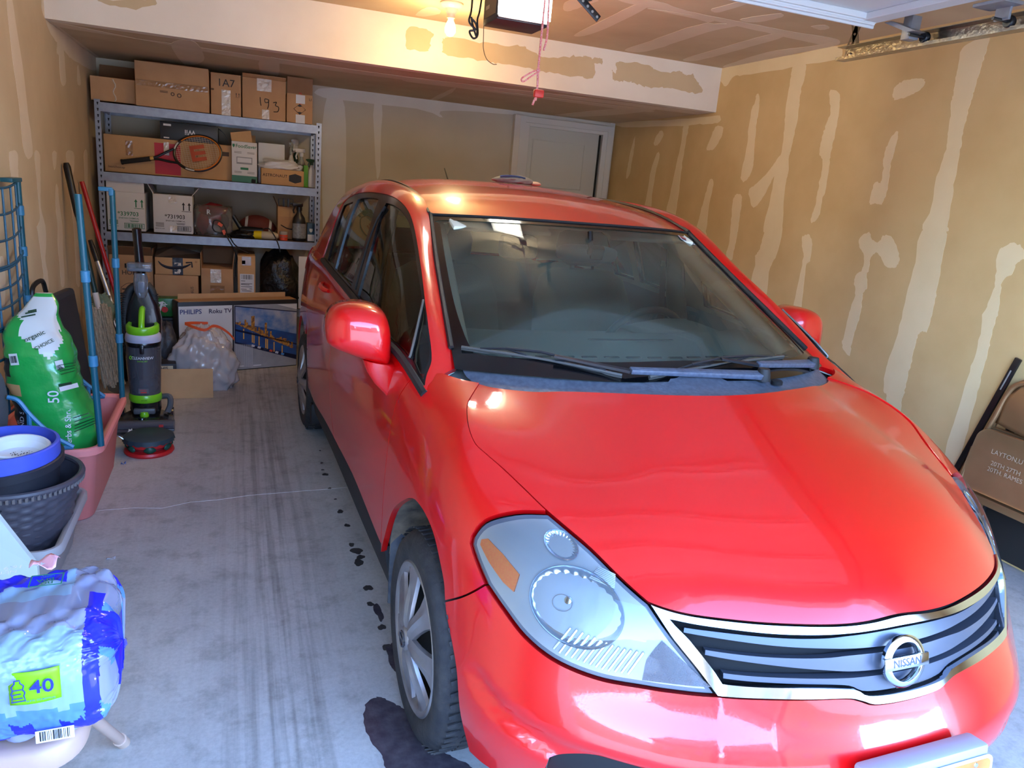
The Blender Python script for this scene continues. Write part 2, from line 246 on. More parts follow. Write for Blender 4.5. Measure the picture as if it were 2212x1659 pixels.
m_primer = drywall_mat('primer_white', (226, 224, 214), (216, 212, 200))
def concrete():
    m = mat('concrete_floor', (150, 150, 152), .62, spec=.35); N, L = nodes_of(m); b = N['Principled BSDF']
    tc = N.new('ShaderNodeTexCoord')
    def noise(sc, det, vec=None, rough=.6):
        n = N.new('ShaderNodeTexNoise'); n.inputs['Scale'].default_value = sc; n.inputs['Detail'].default_value = det; n.inputs['Roughness'].default_value = rough
        L.new(vec or tc.outputs['Object'], n.inputs['Vector']); return n
    def ramp(src, p0, c0, p1, c1):
        r = N.new('ShaderNodeValToRGB'); r.color_ramp.elements[0].position = p0; r.color_ramp.elements[1].position = p1
        r.color_ramp.elements[0].color = lin(c0)+(1,); r.color_ramp.elements[1].color = lin(c1)+(1,); L.new(src, r.inputs['Fac']); return r
    def mul(a, b_, f=1.):
        x = N.new('ShaderNodeMix'); x.data_type = 'RGBA'; x.blend_type = 'MULTIPLY'; x.inputs[0].default_value = f
        L.new(a, x.inputs[6]); L.new(b_, x.inputs[7]); return x.outputs[2]
    base = ramp(noise(1.7, 8).outputs['Fac'], .3, (182, 181, 179), .7, (204, 202, 198))
    fine = ramp(noise(70, 4, rough=.7).outputs['Fac'], .3, (236, 236, 236), .62, (255, 255, 255))
    # tyre tracks: streaks drawn out along the driving direction
    mp = N.new('ShaderNodeMapping'); mp.inputs['Scale'].default_value = (34, .9, 1); L.new(tc.outputs['Object'], mp.inputs['Vector'])
    st = ramp(noise(1, 3, mp.outputs[0]).outputs['Fac'], .36, (208, 206, 204), .56, (255, 255, 255))
    mott = ramp(noise(9, 6, rough=.7).outputs['Fac'], .34, (226, 225, 223), .5, (255, 255, 255))
    c = mul(mul(base.outputs[0], fine.outputs[0]), mott.outputs[0])
    # streaks only in the strip the wheels run on
    sp = N.new('ShaderNodeSeparateXYZ'); L.new(tc.outputs['Object'], sp.inputs[0])
    d = N.new('ShaderNodeMath'); d.operation = 'SUBTRACT'; L.new(sp.outputs[0], d.inputs[0]); d.inputs[1].default_value = .12
    ab = N.new('ShaderNodeMath'); ab.operation = 'ABSOLUTE'; L.new(d.outputs[0], ab.inputs[0])
    mr = N.new('ShaderNodeMapRange'); mr.inputs[1].default_value = .05; mr.inputs[2].default_value = .24; mr.inputs[3].default_value = .9; mr.inputs[4].default_value = .15; L.new(ab.outputs[0], mr.inputs[0])
    x = N.new('ShaderNodeMix'); x.data_type = 'RGBA'; x.blend_type = 'MULTIPLY'; L.new(mr.outputs[0], x.inputs[0]); L.new(c, x.inputs[6]); L.new(st.outputs[0], x.inputs[7])
    L.new(x.outputs[2], b.inputs['Base Color'])
    bp_ = N.new('ShaderNodeBump'); bp_.inputs['Strength'].default_value = .12; bp_.inputs['Distance'].default_value = .004
    L.new(noise(120, 3).outputs['Fac'], bp_.inputs['Height']); L.new(bp_.outputs['Normal'], b.inputs['Normal'])
    return m
m_conc = concrete()
def slab(name, x0, x1, y0, y1, z0, z1, m):
    g = G(); g.box(((x0+x1)/2, (y0+y1)/2, (z0+z1)/2), (x1-x0, y1-y0, z1-z0)); return struct(g.obj(name, m, smooth=0))
floor = slab('floor', XL-.15, XR+.15, YF, YB+.15, -.15, 0, m_conc)
driveway = slab('driveway_slab', -100, 100, -105, YF-.001, -.17, -.012, mat('driveway_concrete', (176, 174, 170), .7, noise=(2, (160, 158, 156), .8)))
w_left = slab('wall_left', XL-.12, XL, YF-.12, YB+.12, -.02, 2.75, m_tan2)
w_right = slab('wall_right', XR, XR+.12, YF-.12, YB+.12, -.02, 2.75, m_tan)
w_back = slab('wall_back', XL, XR, YB, YB+.12, -.02, 2.75, m_back)
ceiling = slab('ceiling', XL, XR, YF-.12, YK+.01, ZH, ZH+.12, m_tan2)
lowc = slab('ceiling_lower', XL, XR, YK+.09, YB, ZL, ZL+.12, m_tan2)
bulk = slab('ceiling_bulkhead', XL, XR, YK, YK+.09, ZL, ZH+.02, m_white)
OX0, OX1, OZ = -.42, 2.72, 2.13
g = G(); g.box(((XL+OX0)/2, YF-.06, 1.2), (OX0-XL, .12, 2.45)); g.box(((XR+OX1)/2, YF-.06, 1.2), (XR-OX1, .12, 2.45)); g.box(((OX0+OX1)/2, YF-.06, (OZ+ZH)/2), (OX1-OX0, .12, ZH-OZ))
w_front = struct(g.obj('wall_front', m_tan, smooth=0))
# outside wall face and eave so the opening has a real jamb depth
g = G(); g.box(((OX0+OX1)/2, YF-.07, OZ-.01), (OX1-OX0+.1, .14, .02)); g.box((OX0+.01, YF-.07, OZ/2), (.02, .14, OZ)); g.box((OX1-.01, YF-.07, OZ/2), (.02, .14, OZ)); struct(g.obj('trim_1', mat('jamb_white', (226, 226, 222), .6), smooth=0))
def ragged(poly, amp, seed):
    r = random.Random(seed); out = []
    P = smooth_path([(x, y, 0) for x, y in poly], 5, True)
    for p in P: out.append((p.x+r.gauss(0, amp), p.y+r.gauss(0, amp)))
    return out
def smear(poly, to3, m, parent, seed, amp=.0022, t=.0012):
    """a trowelled patch: a thin plate with its own uneven outline on the face of a wall"""
    o2 = ragged(poly, amp, seed); n = len(o2)
    V2 = [Vector(p) for p in o2]; cv, ce, cf, _, _, _ = delaunay_2d_cdt(V2, [(i, (i+1) % n) for i in range(n)], [], 1, 1e-6)
    gg = G(); gg.add([to3(p.x, p.y, t) for p in cv], [tuple(q) for q in cf])
    r2 = [to3(x, y, t) for x, y in o2]+[to3(x, y, -.0005) for x, y in o2]
    gg.add(r2, [(i, (i+1) % n, n+(i+1) % n, n+i) for i in range(n)])
    o = gg.obj('joint_compound', m, parent, smooth=0); return o
k = 0
m_mud2 = drywall_mat('joint_compound_grey', (224, 208, 184), (212, 196, 170))
for P, f3, m, par in ((PATCH_RIGHT, lambda a, b, t: (XR-t, a, b), m_mud, w_right), (PATCH_LEFT, lambda a, b, t: (XL+t, a, b), m_mud2, w_left),
                      (PATCH_CEIL, lambda a, b, t: (a, b, ZH-t), m_mud2, ceiling), (PATCH_LOW, lambda a, b, t: (a, b, ZL-t), m_mud2, lowc), (PATCH_BACK, lambda a, b, t: (a, YB-t, b), m_primer, w_back)):
    for q in P:
        k += 1; smear(q, f3, m, par, k, t=.0009+.00003*(k % 9))
for q in PATCH_BULK:
    k += 1; o = smear(q, lambda a, b, t: (a, YK-t, b), m_bare, bulk, k, amp=.004, t=.0008+.00006*(k % 11)); o.name = 'bare_drywall'
# floor marks: wet patch by the tyre, drips, hairline crack
def blob(cx, cy, rx, ry, seed, n=26, rough=.3, rot=0):
    r = random.Random(seed); ph = [r.uniform(0, 6.28) for _ in range(5)]; out = []
    for i in range(n):
        a = 2*PI*i/n; q = 1+rough*sum(math.sin((j+2)*a+ph[j])/(j+1.5) for j in range(5))*.7
        x, y = rx*q*math.cos(a), ry*q*math.sin(a); out.append((cx+x*math.cos(rot)-y*math.sin(rot)+r.gauss(0, .025)*min(rx, .1), cy+x*math.sin(rot)+y*math.cos(rot)+r.gauss(0, .025)*min(rx, .1)))
    return out
m_wet = mat('wet_concrete', (66, 60, 68), .16, noise=(30, (92, 86, 92), .7), bump=(60, .12)); m_drip = mat('damp_spot', (62, 60, 60), .5)
def floor_mark(name, poly, m, t=.0006):
    n = len(poly); gg = G(); gg.v = [(x, y, t) for x, y in poly]+[(x, y, -.001) for x, y in poly]; gg.f = [tuple(range(n))]+[(n+i, n+(i+1) % n, (i+1) % n, i) for i in range(n)]
    return gg.obj(name, m, floor, smooth=0)
for i, (x, y, rx, ry) in enumerate(WET): floor_mark('wet_patch', blob(x, y, rx, ry, 50+i, 90, .34), m_wet, .0006+.0002*i)
for i, (x, y, r_) in enumerate(DRIPS): floor_mark('water_drip', blob(x, y, r_, r_*1.25, 70+i), m_drip)
gg = G(); gg.tube([(x, y, .0) for x, y in CRACK], .0010, 5); gg.obj('floor_crack', mat('crack_pale', (222, 222, 220), .8), floor)
# ---------------------------------------------------------------- inner door at the back (its casing is part of the wall opening)
door = struct(thing('door_1', 'x', 'x', (2.76, YB, 0))); del door['label']; del door['category']
m_door = mat('door_paint_grey', (206, 210, 202), .5, bump=(40, .05)); m_case = mat('casing_paint', (216, 218, 212), .55)
g = G(); g.box((0, -.012, 1.005), (.735, .024, 2.01)); g.obj('door_slab', m_door, door, bev=.002)
def frame_rect(x0, x1, z0, z1, w, y0, y1, nm, m):
    gg = G(); yc, d = (y0+y1)/2, y1-y0
    gg.box((x0+w/2, yc, (z0+z1)/2), (w, d, z1-z0)); gg.box((x1-w/2, yc, (z0+z1)/2), (w, d, z1-z0)); gg.box(((x0+x1)/2, yc, z1-w/2), (x1-x0-2*w, d, w)); 
    if z0 > .05: gg.box(((x0+x1)/2, yc, z0+w/2), (x1-x0-2*w, d, w))
    return gg.obj(nm, m, door, smooth=0, bev=.002)
frame_rect(-.285, .235, 1.50, 1.905, .008, -.028, -.024, 'panel_moulding', m_door); frame_rect(-.285, .235, .25, 1.30, .008, -.028, -.024, 'panel_moulding', m_door)
frame_rect(-.375, .445, 0, 2.055, .048, -.045, 0, 'door_stop', m_case); frame_rect(-.42, .49, 0, 2.085, .05, -.062, 0, 'door_casing', m_case)
g = G(); g.box((-.435, -.03, 1.05), (.075, .06, 2.08)); g.obj('side_jamb', mat('primer_white', (226, 224, 214), .9), door, smooth=0)
g = G(); g.box((.374, -.02, 1.0), (.012, .03, 2.0)); g.obj('hinge_gap', mat('gap_dark', (30, 30, 28), .9), door, smooth=0)
g = G(); g.lathe([(0, .065), (.02, .064), (.027, .05), (.02, .034), (.011, .03), (.011, .0), (.03, 0)], 18, T(-.30, -.024, .95, PI/2)); g.obj('door_knob', mat('knob_steel', (170, 170, 168), .3, 1.), door)
# ---------------------------------------------------------------- lamps of the room
m_cer = mat('lampholder_white', (232, 224, 206), .35)
t = thing('ceiling_bulb', 'bare glowing bulb in a white lampholder on the ceiling by the bulkhead', 'lamp', (1.13, 4.40, ZH))
g = G(); g.lathe([(.062, 0), (.064, -.008), (.058, -.018), (.036, -.030), (.030, -.05), (.022, -.060), (.022, -.078)], 28); g.obj('lampholder', m_cer, t)
g = G(); g.lathe([(.0135, -.078), (.016, -.090), (.025, -.108), (.0315, -.130), (.030, -.150), (.018, -.168), (0, -.174)], 24); g.obj('bulb', mat('bulb_glow', (255, 214, 120), .5, emit=((255, 206, 110), BULB_EMIT)), t)
l = bpy.data.lights.new('bulb_light', 'POINT'); l.energy = BULB_W; l.color = (1, .74, .36); l.shadow_soft_size = .05
o = bpy.data.objects.new('bulb_light', l); COL.objects.link(o); o.location = (1.13, 4.40, ZH-.24)
# ---------------------------------------------------------------- the street the open door looks out on (seen only mirrored in the paint)
def house(x, y, w, d, h, col, label):
    t = thing('house', label, 'house', (x, y, -.02)); m = mat('stucco_%d_%d_%d' % col, col, .9); mr = mat('roof_shingle', (92, 84, 78), .9)
    g = G(); g.box((0, 0, h/2), (w, d, h)); g.obj('house_wall', m, t, 0)
    g = G(); g.v = [(-w/2-.4, d/2+.4, h-.1), (w/2+.4, d/2+.4, h-.1), (w/2+.4, -d/2-.4, h-.1), (-w/2-.4, -d/2-.4, h-.1), (-w/2-.4, 0, h+2.2), (w/2+.4, 0, h+2.2)]; g.f = [(0, 1, 5, 4), (2, 3, 4, 5), (0, 4, 3), (1, 2, 5), (3, 2, 1, 0)]; g.mi = [0]*5; g.obj('roof', mr, t, 0)
    for k in (-1, 1): g = G(); g.box((k*w*.27, d/2+.02, h*.62), (1.3, .06, 1.2)); g.obj('house_window', mat('far_glass', (60, 70, 84), .1), t, 0)
    g = G(); g.box((0, d/2+.02, 1.1), (2.6, .06, 2.2)); g.obj('house_garage_door', mat('far_door', (104, 100, 94), .6), t, 0)
house(-11, -27, 10, 8, 5.2, (112, 94, 76), 'tan house across the street, left of the three when looking out'); house(1.2, -30, 10, 8, 5.0, (92, 82, 76), 'grey-brown house across the street, straight out from the garage'); house(13, -27, 10, 8, 5.4, (116, 102, 82), 'cream house across the street, right of the three when looking out')

g = G(); r = random.Random(4); xs = np.linspace(-95, 95, 40); g.loft([[(x, -75-8*math.sin(x*.05), -.5), (x, -82, 9+4*math.sin(x*.06)+2.5*r.random()), (x, -100, -.5)] for x in xs], caps=False, closed=False); struct(g.obj('added_ridge', mat('added_ridge_dry', (120, 112, 104), .95, noise=(.2, (96, 100, 92), .7))))  # ridge added out of view to cover the bright horizon mirrored in the paint
# ---------------------------------------------------------------- car body surface
# The body is designed on two smooth spline surfaces (lower body, greenhouse side) in car
# coordinates: a = half width, y = towards the tail, z = up (metres, wheel axle at y=.086).
def nat_basis(kn, t):
    kn = np.asarray(kn, float); t = np.asarray(t, float); n = len(kn)
    h = np.diff(kn); A = np.zeros((n, n)); B = np.zeros((n, n))
    A[0, 0] = A[-1, -1] = 1
    for i in range(1, n-1):
        A[i, i-1] = h[i-1]; A[i, i] = 2*(h[i-1]+h[i]); A[i, i+1] = h[i]
        B[i, i-1] = 6/h[i-1]; B[i, i] = -6/h[i-1]-6/h[i]; B[i, i+1] = 6/h[i]
    M = np.linalg.solve(A, B)
    k = np.clip(np.searchsorted(kn, t, side='right')-1, 0, n-2)
    hh = h[k]; a = (kn[k+1]-t)/hh; b = (t-kn[k])/hh
    E = np.eye(n)
    return a[:, None]*E[k]+b[:, None]*E[k+1]+((a**3-a)*hh*hh/6)[:, None]*M[k]+((b**3-b)*hh*hh/6)[:, None]*M[k+1]

class Surf:
    def __init__(s, rows, mirror):
        P = np.array(rows, float)                    # [u][v][a,y,z]
        du = np.linalg.norm(np.diff(P, axis=0), axis=2).mean(1)
        dv = np.linalg.norm(np.diff(P, axis=1), axis=2).mean(0)
        s.ku = np.concatenate([[0], np.cumsum(du)]); s.kv = np.concatenate([[0], np.cumsum(dv)])
        if mirror:
            Q = P[1:][::-1].copy(); Q[:, :, 0] *= -1
            P = np.concatenate([Q, P]); s.ku = np.concatenate([-s.ku[1:][::-1], s.ku])
        s.P = P; s.um = s.ku[-1]; s.vm = s.kv[-1]
    def ev(s, uv):
        uv = np.atleast_2d(np.asarray(uv, float))
        return np.einsum('ni,nj,ijk->nk', nat_basis(s.ku, uv[:, 0]), nat_basis(s.kv, uv[:, 1]), s.P)
    def nrm(s, uv):
        uv = np.atleast_2d(np.asarray(uv, float)); e = 1e-4
        du = s.ev(uv+[e, 0])-s.ev(uv-[e, 0]); dv = s.ev(uv+[0, e])-s.ev(uv-[0, e])
        n = np.cross(du, dv); return n/(np.linalg.norm(n, axis=1)[:, None]+1e-12)

LOWER = [
 [(0,-.66,.19),(0,-.70,.27),(0,-.715,.36),(0,-.675,.45),(0,-.645,.55),(0,-.60,.648),(0,-.452,.750),(0,-.18,.845),(0,.10,.94)],
 [(.23,-.64,.19),(.235,-.68,.27),(.235,-.695,.36),(.225,-.655,.455),(.22,-.622,.555),(.21,-.575,.65),(.20,-.432,.750),(.18,-.17,.843),(.17,.12,.939)],
 [(.46,-.56,.19),(.47,-.60,.27),(.47,-.615,.36),(.44,-.585,.46),(.43,-.545,.56),(.41,-.505,.652),(.39,-.377,.753),(.35,-.14,.840),(.33,.175,.932)],
 [(.62,-.455,.19),(.635,-.485,.27),(.635,-.495,.36),(.59,-.475,.47),(.565,-.455,.57),(.535,-.42,.652),(.51,-.283,.758),(.46,-.08,.834),(.47,.235,.923)],
 [(.735,-.37,.19),(.75,-.39,.27),(.75,-.395,.36),(.72,-.375,.47),(.69,-.35,.575),(.655,-.295,.68),(.63,-.17,.768),(.57,.0,.838),(.57,.29,.917)],
 [(.81,-.28,.19),(.83,-.285,.28),(.832,-.285,.37),(.812,-.265,.48),(.795,-.24,.58),(.77,-.19,.68),(.735,-.07,.777),(.67,.08,.850),(.62,.325,.914)],
 [(.865,.08,.20),(.878,.08,.30),(.882,.08,.40),(.882,.075,.50),(.876,.07,.60),(.858,.07,.70),(.812,.09,.802),(.745,.19,.877),(.649,.355,.913)],
 [(.862,.42,.2),(.876,.42,.3),(.880,.42,.4),(.881,.42,.5),(.879,.42,.6),(.868,.42,.72),(.845,.41,.82),(.805,.405,.888),(.742,.42,.925)],
 [(.862,.68,.2),(.878,.68,.3),(.882,.68,.42),(.883,.68,.54),(.879,.68,.66),(.870,.68,.76),(.858,.68,.84),(.847,.68,.90),(.834,.68,.945)],
 [(.862,1.2,.2),(.878,1.2,.3),(.882,1.2,.42),(.883,1.2,.55),(.880,1.2,.68),(.873,1.2,.79),(.862,1.2,.875),(.852,1.2,.935),(.840,1.2,.982)],
 [(.862,1.9,.2),(.878,1.9,.3),(.882,1.9,.42),(.883,1.9,.55),(.881,1.9,.69),(.874,1.9,.81),(.864,1.9,.90),(.854,1.9,.965),(.840,1.9,1.012)],
 [(.865,2.45,.2),(.880,2.45,.3),(.884,2.45,.42),(.885,2.45,.55),(.882,2.45,.70),(.873,2.45,.83),(.860,2.45,.92),(.846,2.45,.99),(.828,2.45,1.035)],
 [(.850,2.95,.22),(.866,2.95,.3),(.872,2.95,.42),(.872,2.95,.55),(.866,2.95,.70),(.855,2.95,.83),(.840,2.95,.92),(.822,2.95,.99),(.795,2.95,1.035)],
 [(.78,3.3,.25),(.80,3.32,.32),(.81,3.33,.42),(.80,3.32,.55),(.785,3.28,.70),(.77,3.24,.83),(.76,3.21,.92),(.745,3.19,.98),(.73,3.17,1.02)],
 [(.55,3.46,.28),(.56,3.49,.34),(.56,3.50,.44),(.55,3.48,.56),(.53,3.43,.70),(.52,3.38,.83),(.51,3.33,.92),(.50,3.30,.98),(.49,3.28,1.02)],
 [(0,3.50,.28),(0,3.54,.34),(0,3.55,.44),(0,3.53,.56),(0,3.48,.70),(0,3.43,.83),(0,3.38,.92),(0,3.35,.98),(0,3.33,1.02)],
]
GREEN = [
 [(.803,.37,.886),(.79,.39,.898),(.77,.405,.909),(.745,.42,.917),(.715,.44,.925),(.684,.46,.932)],
 [(.822,.53,.935),(.808,.53,.953),(.785,.525,.966),(.755,.52,.973),(.72,.52,.977),(.681,.52,.968)],
 [(.835,.78,.948),(.812,.78,1.015),(.785,.78,1.075),(.74,.78,1.112),(.695,.78,1.123),(.648,.78,1.104)],
 [(.838,1.0,.962),(.803,1.0,1.08),(.763,1.0,1.165),(.715,1.0,1.217),(.665,1.0,1.234),(.617,1.0,1.218)],
 [(.839,1.25,.975),(.79,1.25,1.16),(.742,1.25,1.282),(.692,1.25,1.340),(.638,1.25,1.362),(.584,1.25,1.355)],
 [(.840,1.6,.992),(.785,1.6,1.20),(.728,1.6,1.352),(.678,1.6,1.410),(.622,1.6,1.432),(.57,1.6,1.424)],
 [(.838,2.1,1.013),(.782,2.1,1.21),(.722,2.1,1.362),(.668,2.1,1.420),(.612,2.1,1.445),(.555,2.1,1.442)],
 [(.822,2.6,1.03),(.765,2.6,1.19),(.705,2.6,1.318),(.65,2.6,1.385),(.59,2.6,1.415),(.53,2.6,1.422)],
 [(.79,2.98,1.03),(.735,2.98,1.15),(.68,2.98,1.25),(.625,2.98,1.32),(.565,2.98,1.362),(.505,2.98,1.382)],
 [(.755,3.2,1.01),(.70,3.18,1.10),(.645,3.16,1.18),(.59,3.14,1.25),(.535,3.13,1.30),(.48,3.13,1.335)],
]
ROOF = [  # [u across][v along] centre to ditch; front edge = windscreen header
 [(0,1.06,1.352),(0,1.3,1.415),(0,1.65,1.464),(0,2.1,1.483),(0,2.6,1.468),(0,3.0,1.425),(0,3.2,1.385)],
 [(.2,1.075,1.351),(.195,1.31,1.412),(.19,1.66,1.461),(.187,2.1,1.480),(.18,2.6,1.465),(.17,3.0,1.421),(.165,3.195,1.381)],
 [(.4,1.125,1.347),(.39,1.34,1.403),(.38,1.68,1.448),(.372,2.1,1.468),(.355,2.6,1.452),(.34,2.99,1.408),(.325,3.175,1.368)],
 [(.586,1.222,1.337),(.575,1.40,1.384),(.565,1.70,1.424),(.552,2.1,1.440),(.527,2.6,1.420),(.503,2.98,1.378),(.48,3.13,1.335)],
]
SCREEN = [  # windscreen glass, centre to pillar; v from cowl up to header
 [(0,.20,.945),(0,.48,1.083),(0,.77,1.222),(0,1.055,1.348)],
 [(.25,.215,.943),(.235,.495,1.08),(.22,.785,1.219),(.205,1.07,1.347)],
 [(.50,.30,.940),(.465,.575,1.073),(.435,.855,1.208),(.405,1.12,1.343)],
 [(.700,.435,.930),(.665,.69,1.06),(.625,.965,1.2),(.584,1.215,1.334)],
]
LO = Surf(LOWER, True); GR = Surf(GREEN, False); RO = Surf(ROOF, True); SC = Surf(SCREEN, True)
def dens(segs, step):
    """closed outline from polyline segments (corners between them), each smoothed and resampled"""
    out = []
    for sg in segs:
        P = smooth_path([(p[0], p[1], 0) for p in sg], 10) if len(sg) > 2 else [Vector((p[0], p[1], 0)) for p in sg]
        L = [0]
        for i in range(1, len(P)): L.append(L[-1]+(P[i]-P[i-1]).length)
        n = max(1, round(L[-1]/step))
        for k in range(n):
            t = L[-1]*k/n; i = max(1, np.searchsorted(L, t)); w = (t-L[i-1])/max(L[i]-L[i-1], 1e-9)
            q = P[i-1].lerp(P[i], w); out.append((q.x, q.y))
    return out
def area2(p): return sum(p[i-1][0]*p[i][1]-p[i][0]*p[i-1][1] for i in range(len(p)))
def inset(p, d):
    if not d: return p
    n = len(p); s = 1 if area2(p) > 0 else -1; out = []
    for i in range(n):
        a, b, c = np.array(p[i-1]), np.array(p[i]), np.array(p[(i+1) % n])
        t1 = b-a; t1 = t1/(np.linalg.norm(t1)+1e-12); t2 = c-b; t2 = t2/(np.linalg.norm(t2)+1e-12)
        nn = np.array([-t1[1]-t2[1], t1[0]+t2[0]])*s; l = np.linalg.norm(nn)
        nn = nn/l if l > 1e-6 else np.array([-t1[1], t1[0]])*s
        out.append(tuple(b+nn*d/max(.45, l/2)))
    return out
def inside(pts, poly):
    x, y = pts[:, 0], pts[:, 1]; r = np.zeros(len(pts), bool); n = len(poly)
    for i in range(n):
        x1, y1 = poly[i-1]; x2, y2 = poly[i]
        if y1 == y2: continue
        c = ((y1 > y) != (y2 > y)) & (x < (x2-x1)*(y-y1)/(y2-y1)+x1); r ^= c
    return r
def bdist(pts, poly):
    d = np.full(len(pts), 9.)
    for i in range(len(poly)):
        a, b = np.array(poly[i-1]), np.array(poly[i]); ab = b-a; l = ab@ab+1e-12
        t = np.clip(((pts-a)@ab)/l, 0, 1); d = np.minimum(d, np.linalg.norm(pts-(a+t[:, None]*ab), axis=1))
    return d
def mirror_uv(segs): return [[(-p[0], p[1]) for p in sg][::-1] for sg in segs][::-1]
def panel(name, S, segs, m, parent, holes=(), step=.03, side=1, off=0., skirt=.018, gap=.002, disp=None, solid=True, sub=None):
    """a piece of surface S cut along an outline given in its own (u, v) metres"""
    out = inset(dens(segs, step*.6), gap); hs = [inset(dens(h, step*.6), -gap) for h in holes]
    rings = [out]+hs; B = np.array([p for r in rings for p in r])
    lo, hi = B.min(0), B.max(0)
    gx = np.arange(lo[0]+step/2, hi[0], step); gy = np.arange(lo[1]+step/2, hi[1], step)
    Gp = np.stack(np.meshgrid(gx, gy), -1).reshape(-1, 2)
    if len(Gp):
        k = inside(Gp, out)
        for h in hs: k &= ~inside(Gp, h)
        Gp = Gp[k]
        if len(Gp):
            dd = bdist(Gp, out)
            for h in hs: dd = np.minimum(dd, bdist(Gp, h))
            Gp = Gp[dd > step*.35]
    E = []; n0 = 0
    for r in rings: E += [(n0+i, n0+(i+1) % len(r)) for i in range(len(r))]; n0 += len(r)
    V2 = [Vector(p) for p in B]+[Vector(p) for p in Gp]
    cv, ce, cf, _, _, _ = delaunay_2d_cdt(V2, E, [], 1, 1e-7)
    uv = np.array([(p.x, p.y) for p in cv]); F_ = [tuple(q) for q in cf]
    if hs:
        c = np.array([uv[list(q)].mean(0) for q in F_]); k = np.ones(len(F_), bool)
        for h in hs: k &= ~inside(c, h)
        F_ = [q for q, z in zip(F_, k) if z]
    P = S.ev(uv); Nn = S.nrm(uv)
    ctr = np.array([0, 1.4, .55]); 
    if ((P-ctr)*Nn).sum() < 0: Nn = -Nn
    if disp is not None: off = off+disp(uv, P)[:, None]
    P = P+Nn*off
    if disp is not None:
        # true normals of the displaced sheet
        acc = np.zeros_like(P)
        for q in F_:
            fn = np.cross(P[q[1]]-P[q[0]], P[q[2]]-P[q[0]])
            if fn@Nn[q[0]] < 0: fn = -fn
            for i in q: acc[i] += fn
        Nn = acc/(np.linalg.norm(acc, axis=1)[:, None]+1e-12)
    P[:, 0] *= -side; Nn[:, 0] *= -side
    faces = []
    for q in F_:
        fn = np.cross(P[q[1]]-P[q[0]], P[q[2]]-P[q[0]])
        faces.append(q if fn@Nn[q[0]] > 0 else q[::-1])
    cnt = {}
    for q in faces:
        for i in range(len(q)): cnt[(q[i-1], q[i])] = 1
    bd = [e for e in cnt if (e[1], e[0]) not in cnt]
    V = [tuple(p) for p in P]; NV = [tuple(p) for p in Nn]; top = len(faces)
    if skirt:
        idx = {}
        def lowv(i):
            if i not in idx:
                idx[i] = len(V); V.append(tuple(P[i]-Nn[i]*skirt)); NV.append(tuple(Nn[i]))
            return idx[i]
        for a, b in bd: faces.append((b, a, lowv(a), lowv(b)))
    me = bpy.data.meshes.new(name); me.from_pydata(V, [], faces); me.materials.append(m)
    me.polygons.foreach_set('use_smooth', [i < top for i in range(len(faces))])
    me.normals_split_custom_set([NV[v] if k < top else (0, 0, 0) for k, q in enumerate(faces) for v in q])
    o = bpy.data.objects.new(name, me); COL.objects.link(o); o.parent = parent
    return o
